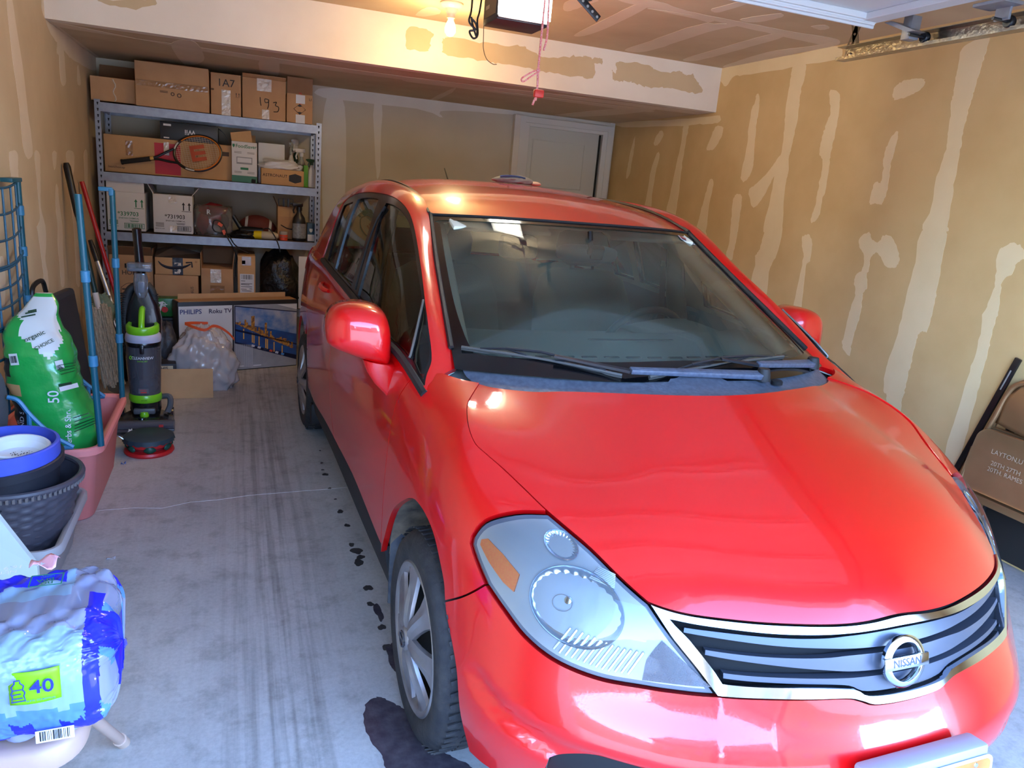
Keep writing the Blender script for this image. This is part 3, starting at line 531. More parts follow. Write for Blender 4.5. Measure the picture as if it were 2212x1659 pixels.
def build_car():
    car = thing('car', 'red hatchback parked nose out in the middle of the garage', 'car', (1.313, 1.6325, 0), .0298)
    def paint_mat():
        m = mat('car_paint', (212, 6, 10), .34, .0, coat=1.0); N, L = nodes_of(m); b = N['Principled BSDF']
        b.inputs['Coat IOR'].default_value = 1.5; b.inputs['Coat Roughness'].default_value = .04; b.inputs['Specular IOR Level'].default_value = .4
        tc = N.new('ShaderNodeTexCoord')
        # dried water specks and light dust: a slightly uneven clear coat
        n = N.new('ShaderNodeTexNoise'); n.inputs['Scale'].default_value = 260; n.inputs['Detail'].default_value = 3
        L.new(tc.outputs['Object'], n.inputs['Vector'])
        mr = N.new('ShaderNodeMapRange'); mr.inputs[1].default_value = .45; mr.inputs[2].default_value = .75
        mr.inputs[3].default_value = .03; mr.inputs[4].default_value = .16
        L.new(n.outputs['Fac'], mr.inputs[0]); L.new(mr.outputs[0], b.inputs['Coat Roughness'])
        return m
    paint = paint_mat()
    black = mat('gloss_black_trim', (14, 15, 17), .22); rub = mat('rubber_black', (24, 25, 27), .62)
    plastic = mat('grey_cowl_plastic', (74, 80, 92), .42, noise=(60, (110, 118, 130), .5), bump=(90, .15))
    chrome = mat('chrome', (205, 215, 222), .10, 1.0); silver = mat('hubcap_silver', (176, 174, 176), .34, .75, noise=(9, (120, 112, 108), .6))
    gun = mat('grille_grey', (84, 90, 104), .34, .35); dark = mat('dark_void', (6, 6, 8), .8)
    glass = thin_glass('window_glass', (196, 210, 202), (0, 1.55)); screen_g = thin_glass('windscreen_glass', (228, 238, 230), (0, 1.52), .085, (160, 184, 168))
    N, L = nodes_of(screen_g)      # uneven dust and breath film; its pale green haze also brightens the dark cabin
    tc = N.new('ShaderNodeTexCoord'); nz = N.new('ShaderNodeTexNoise'); nz.inputs['Scale'].default_value = 2.2; nz.inputs['Detail'].default_value = 5; L.new(tc.outputs['Object'], nz.inputs['Vector'])
    mr = N.new('ShaderNodeMapRange'); mr.inputs[1].default_value = .36; mr.inputs[2].default_value = .68; mr.inputs[3].default_value = .03; mr.inputs[4].default_value = .15; L.new(nz.outputs['Fac'], mr.inputs[0])
    hz = [n for n in N if n.type == 'MIX_SHADER' and n.inputs[2].is_linked and n.inputs[2].links[0].from_node.type == 'BSDF_DIFFUSE'][0]; L.new(mr.outputs[0], hz.inputs[0])
    beige = mat('beige_trim', (236, 238, 216), .75, bump=(140, .1)); grey = mat('grey_cloth', (140, 150, 148), .9, bump=(220, .25)); dash = mat('dashboard_grey', (124, 134, 130), .7, bump=(300, .12))
    # ------- painted panels
    gtop = [(0, .549), (.088, .543), (.153, .540), (.248, .539), (.356, .538), (.467, .541), (.584, .548)]
    gt = [(-u, v) for u, v in gtop[::-1]]+gtop[1:]
    hin = [(.584, .548), (.648, .576), (.698, .605), (.731, .623), (.771, .649)]
    shut = [(.771, .649), (.82, .686), (.876, .717), (.939, .736), (1.01, .749), (1.082, .779), (1.122, .808), (1.156, .847), (1.154, .90), (1.145, .962)]
    hside = hin+shut[1:]; cowl = [(1.145, .962), (.6, .958), (0, .955), (-.6, .958), (-1.145, .962)]
    def crease(uv, P):
        a = np.abs(P[:, 0]); y = P[:, 1]; k = np.clip((y+.55)/.45, 0, 1); k = k*k*(3-2*k)
        line = .50-.10*(y-.1); d = a-line
        return .010*k*(1/(1+np.exp(-(-d)/.018)))-.004*k
    panel('hood', LO, [gt, hside, cowl, [(-u, v) for u, v in hside[::-1]]], paint, car, step=.026, disp=crease, gap=.0028, skirt=.022)
    hl_out = [(.771, .649), (.844, .628), (.923, .591), (.958, .545), (.949, .517), (.909, .470)]      # outer edge down to the bumper seam
    hl_out = hl_out[:-1]+[(.904, .459)]
    hl_low = [(.904, .459), (.863, .425), (.806, .378), (.734, .345), (.640, .329), (.553, .338), (.491, .350), (.421, .364)]
    ginn = [(.421, .364), (.465, .421), (.526, .484), (.584, .548)]
    seam = [(.904, .459), (.96, .385), (1.013, .324)]
    archf = [(1.013, .324), (1.033, .390), (1.097, .471), (1.195, .492), (1.276, .463), (1.393, .356), (1.513, .156), (1.55, .10)]
    dfront = [(1.528, .86), (1.526, .752), (1.532, .677), (1.531, .604), (1.529, .5), (1.530, .40), (1.540, .256), (1.55, .10)]
    gbot = [(.421, .364), (.327, .371), (.232, .372), (.15, .371), (.118, .362), (.085, .350), (0, .348)]
    afront = [(1.013, .324), (1.0, .29), (.946, .199), (.925, .08), (.915, .0)]
    for s in (1, -1):
        mv = (lambda x: x) if s == 1 else mirror_uv
        panel('fender', LO, mv([shut, [(1.145, .962), (1.449, .962)], [(1.449, .962), (1.50, .90), (1.528, .86)], dfront, archf[::-1], seam[::-1], hl_out[::-1]]), paint, car, step=.03)
        # front door, rear door, quarter
        mid = [(2.30, .905), (2.502, .81), (2.581, .697), (2.63, .622), (2.692, .489), (2.719, .384), (2.687, .294), (2.621, .197), (2.532, .135)]
        sill = [(1.55, .13), (1.64, .132), (2.078, .150), (2.532, .135)]
        panel('front_door', LO, mv([dfront[:-1]+[(1.55, .13)], sill, mid[::-1], [(2.30, .905), (1.9, .915), (1.62, .89), (1.528, .86)]]), paint, car, step=.04)
        rear = [(3.42, .94), (3.53, .86), (3.60, .72), (3.60, .56), (3.56, .40)]; arr = [(3.56, .40), (3.54, .26), (3.50, .11)]
        panel('rear_door', LO, mv([mid, [(2.532, .135), (2.852, .122), (3.2, .10), (3.50, .11)], arr[::-1], rear[::-1], [(3.42, .94), (3.0, .945), (2.6, .91), (2.30, .905)]]), paint, car, step=.04)
        arcr = [(3.56, .40), (3.64, .335), (3.80, .372), (3.96, .372), (4.10, .32), (4.19, .20), (4.21, .03)]
        panel('rear_quarter', LO, mv([rear, arcr, [(4.21, .03), (4.35, .0)], [(4.35, 0), (4.35, .5), (4.35, .963)], [(4.35, .963), (3.9, .963), (3.36, .963)], [(3.36, .963), (3.42, .94)]]), paint, car, step=.05)
        panel('side_sill', LO, mv([[(1.50, 0), (1.55, .12)], [(1.55, .12), (2.078, .14), (2.532, .125), (3.2, .09), (3.50, .10)], [(3.50, .10), (3.50, 0)], [(3.50, 0), (1.50, 0)]]), rub, car, step=.08, off=-.012)
    tail = [(4.35, 0), (4.35, .5), (4.35, .963)]
    panel('rear_bumper', LO, [[(4.36, 0), (4.36, .42)], [(4.36, .42), (5.126, .42)], [(5.126, .42), (5.126, 0)], [(5.126, 0), (4.36, 0)]], paint, car, step=.08)
    panel('rear_bumper', LO, mirror_uv([[(4.36, 0), (4.36, .42)], [(4.36, .42), (5.126, .42)], [(5.126, .42), (5.126, 0)], [(5.126, 0), (4.36, 0)]]), paint, car, step=.08)
    for s in (1, -1):
        mv = (lambda x: x) if s == 1 else mirror_uv
        panel('tailgate', LO, mv([[(4.36, .43), (4.36, .963)], [(4.36, .963), (5.126, .963)], [(5.126, .963), (5.126, .43)], [(5.126, .43), (4.36, .43)]]), paint, car, step=.08)
    # bumper with its stamped fog lamp hollows and the fog lamp openings cut out
    up = [(.905, .248), (.848, .225), (.802, .208), (.746, .195), (.691, .185), (.639, .177), (.572, .174)]
    lowl = [(.912, .243), (.897, .214), (.873, .2), (.84, .185), (.795, .168), (.738, .146), (.693, .129)]
    def hollow(uv, P):
        u = np.abs(uv[:, 0]); v = uv[:, 1]
        uu = [p[0] for p in up[::-1]]; vu = np.interp(u, uu, [p[1] for p in up[::-1]]); vl = np.interp(u, [p[0] for p in lowl[::-1]], [p[1] for p in lowl[::-1]])
        sg = lambda x: 1/(1+np.exp(-np.clip(x/.0035, -30, 30)))
        w = sg(.905-u)*sg(vu-v)*sg(v-vl)*np.clip((u-.30)/.1, 0, 1)
        # broad crease of the bumper face just under the lamps
        return -.016*w
    fog = [[(.60, .02), (.70, .03), (.695, .125)], [(.695, .125), (.60, .165), (.50, .167)], [(.50, .167), (.52, .05), (.60, .02)]]
    gb = gbot+[(-u, v) for u, v in gbot[::-1][1:]]
    hlm = lambda L: [(-u, v) for u, v in L[::-1]]
    panel('bumper', LO, [gb[::-1], hl_low[::-1], seam, afront, [(.915, 0), (0, 0), (-.915, 0)], hlm(afront), hlm(seam), hlm(hl_low[::-1])], paint, car,
          holes=[fog, mirror_uv(fog), [[(-.38, .03), (.38, .03)], [(.38, .03), (.36, .12)], [(.36, .12), (-.36, .12)], [(-.36, .12), (-.38, .03)]]], step=.016, disp=hollow, gap=.0025, skirt=.03)
    for s in (1, -1):
        fo = fog if s == 1 else mirror_uv(fog)
        panel('fog_lamp_insert', LO, fo, rub, car, step=.04, off=-.025)
    panel('lower_intake', LO, [[(-.40, .02), (.40, .02)], [(.40, .02), (.38, .13)], [(.38, .13), (-.38, .13)], [(-.38, .13), (-.40, .02)]], dark, car, step=.06, off=-.03)
    # ------- grille
    gr = bpy.data.objects.new('grille', None); COL.objects.link(gr); gr.parent = car
    outl = [gt, ginn[::-1], gb, [(-u, v) for u, v in ginn]]
    ih = [(.140, .521), (.216, .518), (.322, .516), (.429, .519), (.530, .524)]
    itop = [(-u, v) for u, v in ih[::-1]]+[(0, .527)]+ih
    il = [(.530, .524), (.478, .483), (.431, .433), (.408, .398)]
    ib = [(.408, .398), (.251, .404), (.139, .397), (.10, .378), (0, .375)]
    ibf = ib+[(-u, v) for u, v in ib[::-1][1:]]
    panel('chrome_frame', LO, outl, chrome, gr, holes=[[itop, il, ibf, [(-u, v) for u, v in il[::-1]]]], step=.02, off=.006, gap=.003, skirt=.02)
    panel('grille_backing', LO, [itop, il, ibf, [(-u, v) for u, v in il[::-1]]], dark, gr, step=.04, off=-.045, gap=-.02)
    def slat(nm, bands, mt):
        top = [(u, v1) for u, v0, v1 in bands]; bot = [(u, v0) for u, v0, v1 in bands]
        T2 = [(-u, v) for u, v in top[::-1]]+top[1:]; B2 = [(-u, v) for u, v in bot[::-1]]+bot[1:]
        panel(nm, LO, [T2, [top[-1], bot[-1]], B2[::-1], [(-bot[-1][0], bot[-1][1]), (-top[-1][0], top[-1][1])]], mt, gr, step=.02, off=-.008, gap=.001, skirt=.03)
    slat('slat', [(0, .487, .524), (.13, .488, .519), (.20, .490, .514), (.32, .492, .511), (.50, .500, .514)], gun)
    slat('slat', [(0, .431, .475), (.13, .432, .474), (.20, .438, .469), (.32, .447, .466), (.445, .452, .466)], gun)
    slat('slat', [(0, .378, .419), (.10, .380, .418), (.15, .399, .418), (.28, .405, .420), (.405, .404, .418)], gun)
    # round maker's badge
    def frame_on(u, v, off=0):
        p = LO.ev([[u, v]])[0]; n = LO.nrm([[u, v]])[0]
        if n[1] > 0: n = -n
        z = Vector((-n[0], n[1], n[2])); y = Vector((0, 0, 1)); y = (y-z*y.dot(z)).normalized(); x = y.cross(z)
        M = Matrix((x, y, z)).transposed().to_4x4(); M.translation = Vector((-p[0], p[1], p[2]))+z*off
        return M
    Mb = frame_on(.018, .453, .007)
    g = G(); ring = []
    for k in range(40):
        a = 2*PI*k/40; c, s_ = math.cos(a), math.sin(a)
        ring.append([((.056+dr)*c, (.054+dr)*s_, z) for dr, z in ((.0, -.006), (.002, .004), (-.003, .009), (-.012, .009), (-.016, .003), (-.015, -.006))])
    g.loft(ring+[ring[0]], Mb, caps=False)
    badge = g.obj('badge_ring', chrome, gr, 50)
    g = G(); g.box((0, 0, .006), (.124, .027, .010), Mb, bev=.002); g.obj('badge_bar', chrome, gr, 40)
    g = G(); v, f = text_geo('NISSAN', .0235, .012); g.add(v, f, Mb @ T(0, 0, .0114)); g.obj('badge_lettering', mat('badge_ink', (50, 60, 92), .4), gr, 0, fix=False)
    # ------- headlights
    lens_m = thin_glass('lamp_lens', (238, 244, 248), (0, 1.45), .03, (214, 222, 228), .03)
    refl = mat('lamp_reflector', (214, 222, 232), .16, 1.0); hous = mat('lamp_housing', (176, 178, 176), .35, .4, bump=(20, .1)); amb = mat('amber_reflector', (255, 112, 0), .5, noise=(220, (255, 140, 10), .6))
    rib = mat('ribbed_lens', (208, 216, 222), .2, .8)
    def headlight(s):
        hl = bpy.data.objects.new('headlight', None); COL.objects.link(hl); hl.parent = car
        mv = (lambda x: x) if s == 1 else mirror_uv
        otl = [hl_out, hl_low, ginn, hin]
        otl = mv(otl)
        panel('lens', LO, otl, lens_m, hl, step=.03, off=.002, gap=.010, skirt=.0)
        panel('lamp_rim', LO, otl, mat('lamp_rim_grey', (92, 100, 112), .3), hl, holes=[[inset(dens(otl, .012), .009)+[inset(dens(otl, .012), .009)[0]]]] if 0 else [], step=.03, off=-.012, gap=.003, skirt=.05)
        panel('lamp_housing', LO, otl, hous, hl, step=.03, off=-.010, gap=.012, skirt=.0)
        def on(u, v, off): 
            M = frame_on(u if s == 1 else -u, v, off)
            return M
        def patch(nm, poly, m, off, step=.02, sk=.01):
            segs = [[poly[i], poly[(i+1) % len(poly)]] for i in range(len(poly))]
            panel(nm, LO, mv(segs), m, hl, step=step, off=off, gap=0, skirt=sk)
        patch('side_reflector', [(.912, .56), (.875, .540), (.837, .508), (.843, .469), (.867, .481), (.905, .512), (.932, .540), (.930, .552)], amb, -.004)
        # main bowl: bright dished reflector with a bulb in it
        def bowl(nm, cu, cv, ru, rv, rot, dz, m):
            M = on(cu, cv, -.008); gg = G(); rings = []
            for i in range(13):
                t = i/12; rr = math.sin(t*PI/2); z = .0-dz*math.cos(t*PI/2)*.25
                rings.append([(ru*rr*math.cos(a)*math.cos(rot)-rv*rr*math.sin(a)*math.sin(rot), ru*rr*math.cos(a)*math.sin(rot)+rv*rr*math.sin(a)*math.cos(rot), z+.004+.0009*math.sin(PI*t)*math.sin(26*a)*(1 if math.cos(a+1.2) < .35 else .05)) for a in [2*PI*k/104 for k in range(104)]])
            gg.loft(rings, M, caps=False); gg.obj(nm, m, hl, 60)
            return M
        M = bowl('main_reflector', .724, .478, .108, .080, -.25*s, .07, refl)
        gg = G(); gg.lathe([(0, .016), (.008, .015), (.013, .008), (.014, -.004), (.009, -.012)], 16, M @ T(-.02*s, .008, -.016)); gg.obj('bulb_shield', chrome, hl)
        gg = G(); gg.tube([(.062*math.cos(a), .062*math.sin(a)*.8, 0) for a in [2*PI*k/24 for k in range(24)]], .0025, 6, M @ T(-.03*s, .0, .004, 0, 0, 0, .35), closed=True); gg.obj('bulb_collar', refl, hl)
        M2 = bowl('high_beam_reflector', .755, .588, .045, .030, -.5*s, .04, refl)
        # ribbed optics: fine strips pressed into the housing
        gg = G()
        for k in range(13):
            u0 = .745-.0125*k; lo_ = np.interp(u0, [.421, .491, .553, .640, .734, .806], [.364, .350, .338, .329, .345, .378]); uv0 = (u0, lo_+.022); uv1 = (u0-.022, min(lo_+.085, .43))
            a, b = [LO.ev([q])[0] for q in (uv0, uv1)]; na = LO.nrm([uv0])[0]
            na = na if na[1] < 0 else -na
            pts = [Vector((-s*p[0], p[1], p[2]))+Vector((-s*na[0], na[1], na[2]))*-.006 for p in (a, b)]
            gg.tube(pts, .0032, 5)
        gg.obj('ribbed_strip', rib, hl, 60)['kind'] = 'stuff'
        patch('turn_signal', [(.542, .466), (.430, .380), (.567, .350), (.565, .399)], mat('turn_signal_lens', (196, 200, 206), .25, .5, bump=(420, 1.)), -.006)
        gg = G()
        for k in range(9):
            uv0 = (.69+.0*k, .60+.008*k*.3); t = k/8
            uv0 = (.705-.02*t, .545+.03*t); uv1 = (.655-.005*t, .548+.027*t)
            a, b = [LO.ev([q])[0] for q in (uv0, uv1)]; na = LO.nrm([uv0])[0]; na = na if na[1] < 0 else -na
            pts = [Vector((-s*p[0], p[1], p[2]))+Vector((-s*na[0], na[1], na[2]))*-.006 for p in (a, b)]
            gg.tube(pts, .0022, 5)
        gg.obj('ribbed_strip', rib, hl, 60)['kind'] = 'stuff'
    headlight(1); headlight(-1)
    # ------- greenhouse: painted pillars and rails, black window trim, panes
    dlo = [[(.02, 0), (.6, 0), (1.244, 0), (1.626, 0), (2.03, 0)], [(2.03, 0), (2.03, .086), (2.06, .165), (2.075, .205)], [(2.075, .205), (2.0, .222), (1.8, .236), (1.59, .248), (1.34, .268), (1.17, .288), (1.028, .307), (.925, .321), (.832, .330), (.7, .334), (.521, .333), (.40, .330), (.332, .327), (.238, .322), (.125, .305), (.06, .265), (.028, .172), (.012, .05), (.02, 0)]]
    fr_g = [[(.995, .016), (1.013, .135), (1.06, .21), (1.105, .262)], [(1.105, .262), (.979, .290), (.87, .309), (.778, .318), (.668, .320), (.526, .319), (.423, .317), (.362, .316)], [(.362, .316), (.335, .309), (.282, .286), (.23, .255), (.178, .201), (.140, .096), (.135, .06)], [(.135, .06), (.173, .04), (.35, .02), (.684, .018), (.995, .016)]]
    rm_g = [[(1.153, .018), (1.142, .135), (1.19, .21), (1.239, .251)], [(1.239, .251), (1.421, .236), (1.628, .217)], [(1.628, .217), (1.612, .118), (1.591, .018)], [(1.591, .018), (1.359, .018), (1.153, .018)]]
    rf_g = [[(1.652, .018), (1.685, .12), (1.711, .208)], [(1.711, .208), (1.973, .196)], [(1.973, .196), (1.92, .11), (1.865, .018)], [(1.865, .018), (1.652, .018)]]
    qt_g = [[(.333, .318), (.287, .318), (.242, .316), (.126, .295), (.07, .25), (.04, .17), (.03, .09)], [(.03, .09), (.06, .082), (.112, .092)], [(.112, .092), (.121, .137), (.166, .229), (.22, .273), (.268, .301), (.325, .319), (.333, .318)]]
    gw = [[(0, 0), (GR.um, 0)], [(GR.um, 0), (GR.um, GR.vm)], [(GR.um, GR.vm), (0, GR.vm)], [(0, GR.vm), (0, 0)]]
    for s in (1, -1):
        panel('pillar_and_roof_rail', GR, gw, paint, car, holes=[dlo], step=.03, side=s, gap=0, skirt=.02)
        panel('window_trim', GR, dlo, black, car, holes=[fr_g, rm_g, rf_g, qt_g], step=.03, side=s, off=-.003, gap=.0, skirt=.012)
        for nm, q in (('front_side_window', fr_g), ('rear_side_window', rm_g), ('rear_corner_window', rf_g), ('quarter_window', qt_g)):
            panel(nm, GR, q, glass, car, step=.06, side=s, off=-.008, gap=-.002, skirt=0)
        # belt moulding along the bottom of the windows and the bright division bar of the quarter window
        g = G(); P = GR.ev([(u, .012) for u in np.linspace(.0, 2.0, 40)]); g.tube([(-s*(p[0]+.002), p[1], p[2]-.014) for p in P], .014, 8); g.obj('belt_moulding', rub, car)
        g = G(); P = GR.ev([(.34, .321), (.332, .319), (.278, .296), (.226, .268), (.172, .222), (.123, .105), (.120, .07)]); g.tube([(-s*(p[0]+.001), p[1], p[2]) for p in P], .004, 6); g.obj('window_division_bar', mat('worn_division_bar', (120, 118, 112), .4, .5), car)
        g = G(); P = GR.ev([(1.075+.02*math.sin(t*2)-.01, .02+.23*t) for t in np.linspace(0, 1, 6)]); g.tube([(-s*(p[0]-.004), p[1], p[2]) for p in P], .006, 6); g.obj('window_seal', rub, car)
        # gutter strip along the roof and the windscreen pillar strip
        g = G(); P = [RO.ev([[RO.um, v]])[0] for v in np.linspace(0.0, RO.vm, 24)]; g.tube([(-s*(p[0]+.004), p[1], p[2]+.004) for p in P], .009, 6); g.obj('roof_gutter_strip', rub, car)
        g = G(); P = [SC.ev([[SC.um, v]])[0] for v in np.linspace(.10, SC.vm, 20)]; g.tube([(-s*(p[0]+.001), p[1], p[2]+.005) for p in P], .009, 6); g.obj('windscreen_side_strip', rub, car)
        # inside lining of the pillars
        big = [fr_g, rm_g, rf_g]
        panel('pillar_lining', GR, gw, beige, car, holes=big+[qt_g], step=.05, side=s, off=-.026, gap=.0, skirt=0)
        panel('door_lining', LO, [[(1.53, .10), (1.53, .86)], [(1.53, .86), (1.62, .93), (2.6, .955), (3.5, .96)], [(3.5, .96), (3.5, .1)], [(3.5, .1), (1.53, .1)]] if s == 1 else mirror_uv([[(1.53, .10), (1.53, .86)], [(1.53, .86), (1.62, .93), (2.6, .955), (3.5, .96)], [(3.5, .96), (3.5, .1)], [(3.5, .1), (1.53, .1)]]), dash, car, step=.08, off=-.03, skirt=0)
    rw = [[(-RO.um, 0), (RO.um, 0)], [(RO.um, 0), (RO.um, RO.vm)], [(RO.um, RO.vm), (-RO.um, RO.vm)], [(-RO.um, RO.vm), (-RO.um, 0)]]
    panel('roof', RO, rw, paint, car, step=.05, gap=.003, skirt=.015)
    panel('headlining', RO, rw, beige, car, step=.08, gap=.0, off=-.03, skirt=0)
    # tailgate window and spoiler
    g = G()
    def tg(i, j):
        a = GR.ev([[GR.um, GR.vm*j]])[0]
        return None
    rows = []
    for k in range(13):
        t = -1+2*k/12; w = 1-t*t
        rows.append([(t*.755, 3.2+.10*w, 1.01), (t*.69, 3.18+.12*w, 1.13), (t*.57, 3.14+.10*w, 1.28), (t*.475, 3.13+.07*w, 1.345)])
    g.loft(rows, caps=False, closed=False); g.obj('rear_window', glass, car)
    g = G(); g.grid(lambda a, b: ((a-.5)*.98, 3.12+.13*b+.07*(1-(2*a-1)**2), 1.35+.035*(1-(2*a-1)**2)-.03*b), 16, 3); g.obj('roof_spoiler', paint, car, solid=.02)
    # ------- windscreen: glass, black border, strips
    full = lambda v0, v1, i=0: [[(-SC.um+i, v0), (SC.um-i, v0)], [(SC.um-i, v0), (SC.um-i, v1)], [(SC.um-i, v1), (-SC.um+i, v1)], [(-SC.um+i, v1), (-SC.um+i, v0)]]
    fr = [[(.652, .86), (.652, .394), (.640, .193), (.628, .115)], [(.628, .115), (.60, .082), (.357, .082), (0, .095), (-.357, .082), (-.60, .082), (-.628, .115)], [(-.628, .115), (-.640, .193), (-.652, .394), (-.652, .86)], [(-.652, .86), (-.62, .889), (0, .893), (.62, .889), (.652, .86)]]
    ws = panel('windscreen', SC, full(.0, SC.vm), screen_g, car, step=.06, gap=0, skirt=0, off=.001)
    panel('windscreen_black_border', SC, full(0, SC.vm), mat('frit_black', (9, 10, 12), .12), ws, holes=[fr], step=.05, gap=0, skirt=0, off=.003)
    g = G(); P = SC.ev([(u, SC.vm) for u in np.linspace(-SC.um, SC.um, 30)]); g.tube([(-p[0], p[1], p[2]+.004) for p in P], .006, 6); g.obj('header_strip', rub, ws)
    # inspection sticker at the top corner
    def onS(S, u, v, off):
        p = S.ev([[u, v]])[0]; n = S.nrm([[u, v]])[0]; n = -n if n[2] < 0 else n
        z = Vector((-n[0], n[1], n[2])); x = Vector((1, 0, 0)); x = (x-z*x.dot(z)).normalized(); y = z.cross(x)
        M = Matrix((x, y, z)).transposed().to_4x4(); M.translation = Vector((-p[0], p[1], p[2]))+z*off; return M
    Ms = onS(SC, -.575, .858, .004)
    g = G(); g.box((0, 0, 0), (.082, .034, .001), Ms); g.obj('sticker', mat('sticker_white', (214, 216, 220), .4), ws, 0)
    g = G(); g.box((0, .006, .0008), (.070, .014, .001), Ms); g.obj('sticker_band', mat('sticker_red', (176, 70, 66), .4), ws, 0)
    g = G(); g.box((0, -.008, .0008), (.070, .012, .001), Ms); g.obj('sticker_band', mat('sticker_navy', (52, 54, 84), .4), ws, 0)
    # ------- cowl and wipers
    g = G(); pts = []
    for k in range(41):
        t = -1+2*k/40; u = 1.145*t; h0 = LO.ev([[u, .955]])[0]; g1 = SC.ev([[SC.um*t*.99, .05]])[0]
        a = np.array([-h0[0], h0[1], h0[2]-.012]); b = np.array([-g1[0], g1[1], g1[2]+.002]); m_ = (a+b)/2-np.array([0, 0, .012])
        pts.append([tuple(a-np.array([0, .05, .02])), tuple(a), tuple(.7*a+.3*b-np.array([0, 0, .006])), tuple(m_), tuple(b), tuple(b+np.array([0, .01, -.02]))])
    g.loft(pts, caps=False, closed=False); g.obj('cowl_panel', plastic, car, 35)
    wm = mat('wiper_grey', (88, 98, 116), .38, .1, noise=(70, (50, 58, 70), .6)); 
    def wiper(base, elbow, hook, bl0, bl1):
        w = bpy.data.objects.new('wiper', None); COL.objects.link(w); w.parent = car
        g = G(); b, e, h_ = Vector(base), Vector(elbow), Vector(hook)
        def bar(p, q, w0, h0, w1, h1):
            d = (q-p).normalized(); sd = d.cross(Vector((0, -.4, 1))).normalized(); upv = sd.cross(d)
            R = []
            for t, ww, hh in ((0, w0, h0), (.05, w0, h0), (.95, w1, h1), (1, w1, h1)):
                c = p+(q-p)*t; R.append([c+sd*ww*x+upv*hh*y for x, y in ((-1, 0), (-.8, 1), (.8, 1), (1, 0))])
            return R
        g.loft(bar(b, e, .017, .016, .012, .014)); g.obj('wiper_arm', wm, w, 35, bev=.002)
        g = G(); g.loft(bar(e, h_, .008, .008, .006, .006)); g.obj('wiper_arm_tip', mat('wiper_black', (30, 33, 38), .35), w, 35)
        g = G(); g.lathe([(0, .03), (.018, .028), (.022, .012), (.024, -.01)], 14, T(*base)); g.obj('wiper_pivot_cap', rub, w)
        p0, p1 = Vector(bl0), Vector(bl1); d = p1-p0; g = G()
        g.tube([p0+d*t+Vector((0, 0, .006*math.sin(PI*t))) for t in np.linspace(0, 1, 10)], .0055, 6)
        g.tube([p0+d*t+Vector((0, .0, -.006)) for t in np.linspace(0, 1, 6)], .003, 5); g.obj('wiper_blade', mat('wiper_steel', (96, 98, 96), .35, .5), w)
        g = G()
        for t0, t1 in ((.12, .45), (.55, .9)):
            a, c = p0+d*t0, p0+d*t1; g.tube([a+Vector((0, 0, .006)), (a+c)/2+Vector((0, 0, .02)), c+Vector((0, 0, .006))], .0035, 5)
        g.tube([p0+d*.28+Vector((0, 0, .02)), p0+d*.5+Vector((0, 0, .028)), p0+d*.72+Vector((0, 0, .02))], .0045, 6)
        g.obj('wiper_yoke', mat('wiper_black', (30, 33, 38), .35), w)
    def scr(x, v, off=.012):  # point over the glass at car-lateral x
        u = x*-1; p = SC.ev([[u, v]])[0]; n = SC.nrm([[u, v]])[0]; n = -n if n[2] < 0 else n
        q = p+n*off; return (-q[0], q[1], q[2])
    wiper((.24, .21, .955), (-.235, .225, .972), scr(-.40, .075, .022), scr(-.655, .10), scr(-.235, .018))
    wiper((.575, .355, .955), (.255, .262, .978), scr(.10, .075, .024), scr(-.16, .012), scr(.40, .085))
    g = G(); g.lathe([(0, .006), (.014, .004), (.018, 0), (.018, -.01)], 16, T(.29, .20, .944)); g.obj('wiper_grommet', dark, car)
    # ------- mirrors
    def mirror(s, cx, cy, cz, rz):
        m = bpy.data.objects.new('side_mirror', None); COL.objects.link(m); m.parent = car; m.location = (cx, cy, cz); m.rotation_euler = (0, 0, rz)
        g = G(); ol = [(-.108, -.005), (-.106, .045), (-.085, .082), (-.04, .098), (.02, .095), (.065, .075), (.088, .03), (.094, -.03), (.092, -.085), (.06, -.088), (.018, -.078), (-.03, -.062), (-.075, -.045), (-.098, -.03)]
        ol = [(p.x, p.y) for p in smooth_path([(x, y, 0) for x, y in ol], 3, True)]
        R = []
        for y, k in ((.075, .93), (.07, 1.0), (.02, 1.0), (-.02, .965), (-.048, .88), (-.066, .72), (-.076, .48), (-.08, .2)):
            R.append([((x*k+.006*(1-k))*s*-1*-1, y, z*k+.010*(1-k)) for x, z in ol])
        if s < 0: R = [[(-x, y, z) for x, y, z in r] for r in R]
        g.loft(R, caps=True); g.obj('mirror_shell', paint, m, 60)
        g = G(); g.loft([[(x*.90*(1 if s > 0 else -1), .0765, z*.88) for x, z in ol], [(x*.88*(1 if s > 0 else -1), .0785, z*.86) for x, z in ol]]); g.obj('mirror_glass', mat('mirror_silver', (190, 200, 205), .03, 1.), m)
        # foot: a curved wedge between shell and door
        g = G(); k = 1 if s > 0 else -1
        R = [[(k*(.010), -.050, -.070), (k*.092, -.050, -.083), (k*.100, .03, -.083), (k*.018, .035, -.07)],
             [(k*.020, -.052, -.105), (k*.100, -.048, -.100), (k*.125, .01, -.105), (k*.045, .03, -.10)],
             [(k*.042, -.050, -.140), (k*.108, -.045, -.130), (k*.135, -.005, -.135), (k*.07, .02, -.14)],
             [(k*.085, -.045, -.185), (k*.112, -.040, -.185), (k*.130, -.02, -.19), (k*.11, .0, -.19)]]
        g.loft([[tuple(p) for p in smooth_path(r, 4, True)] for r in R]); g.obj('mirror_foot', paint, m, 60)
        return m
    mirror(1, -.938, .66, .985, -.10); mirror(-1, .905, .80, .99, .10)
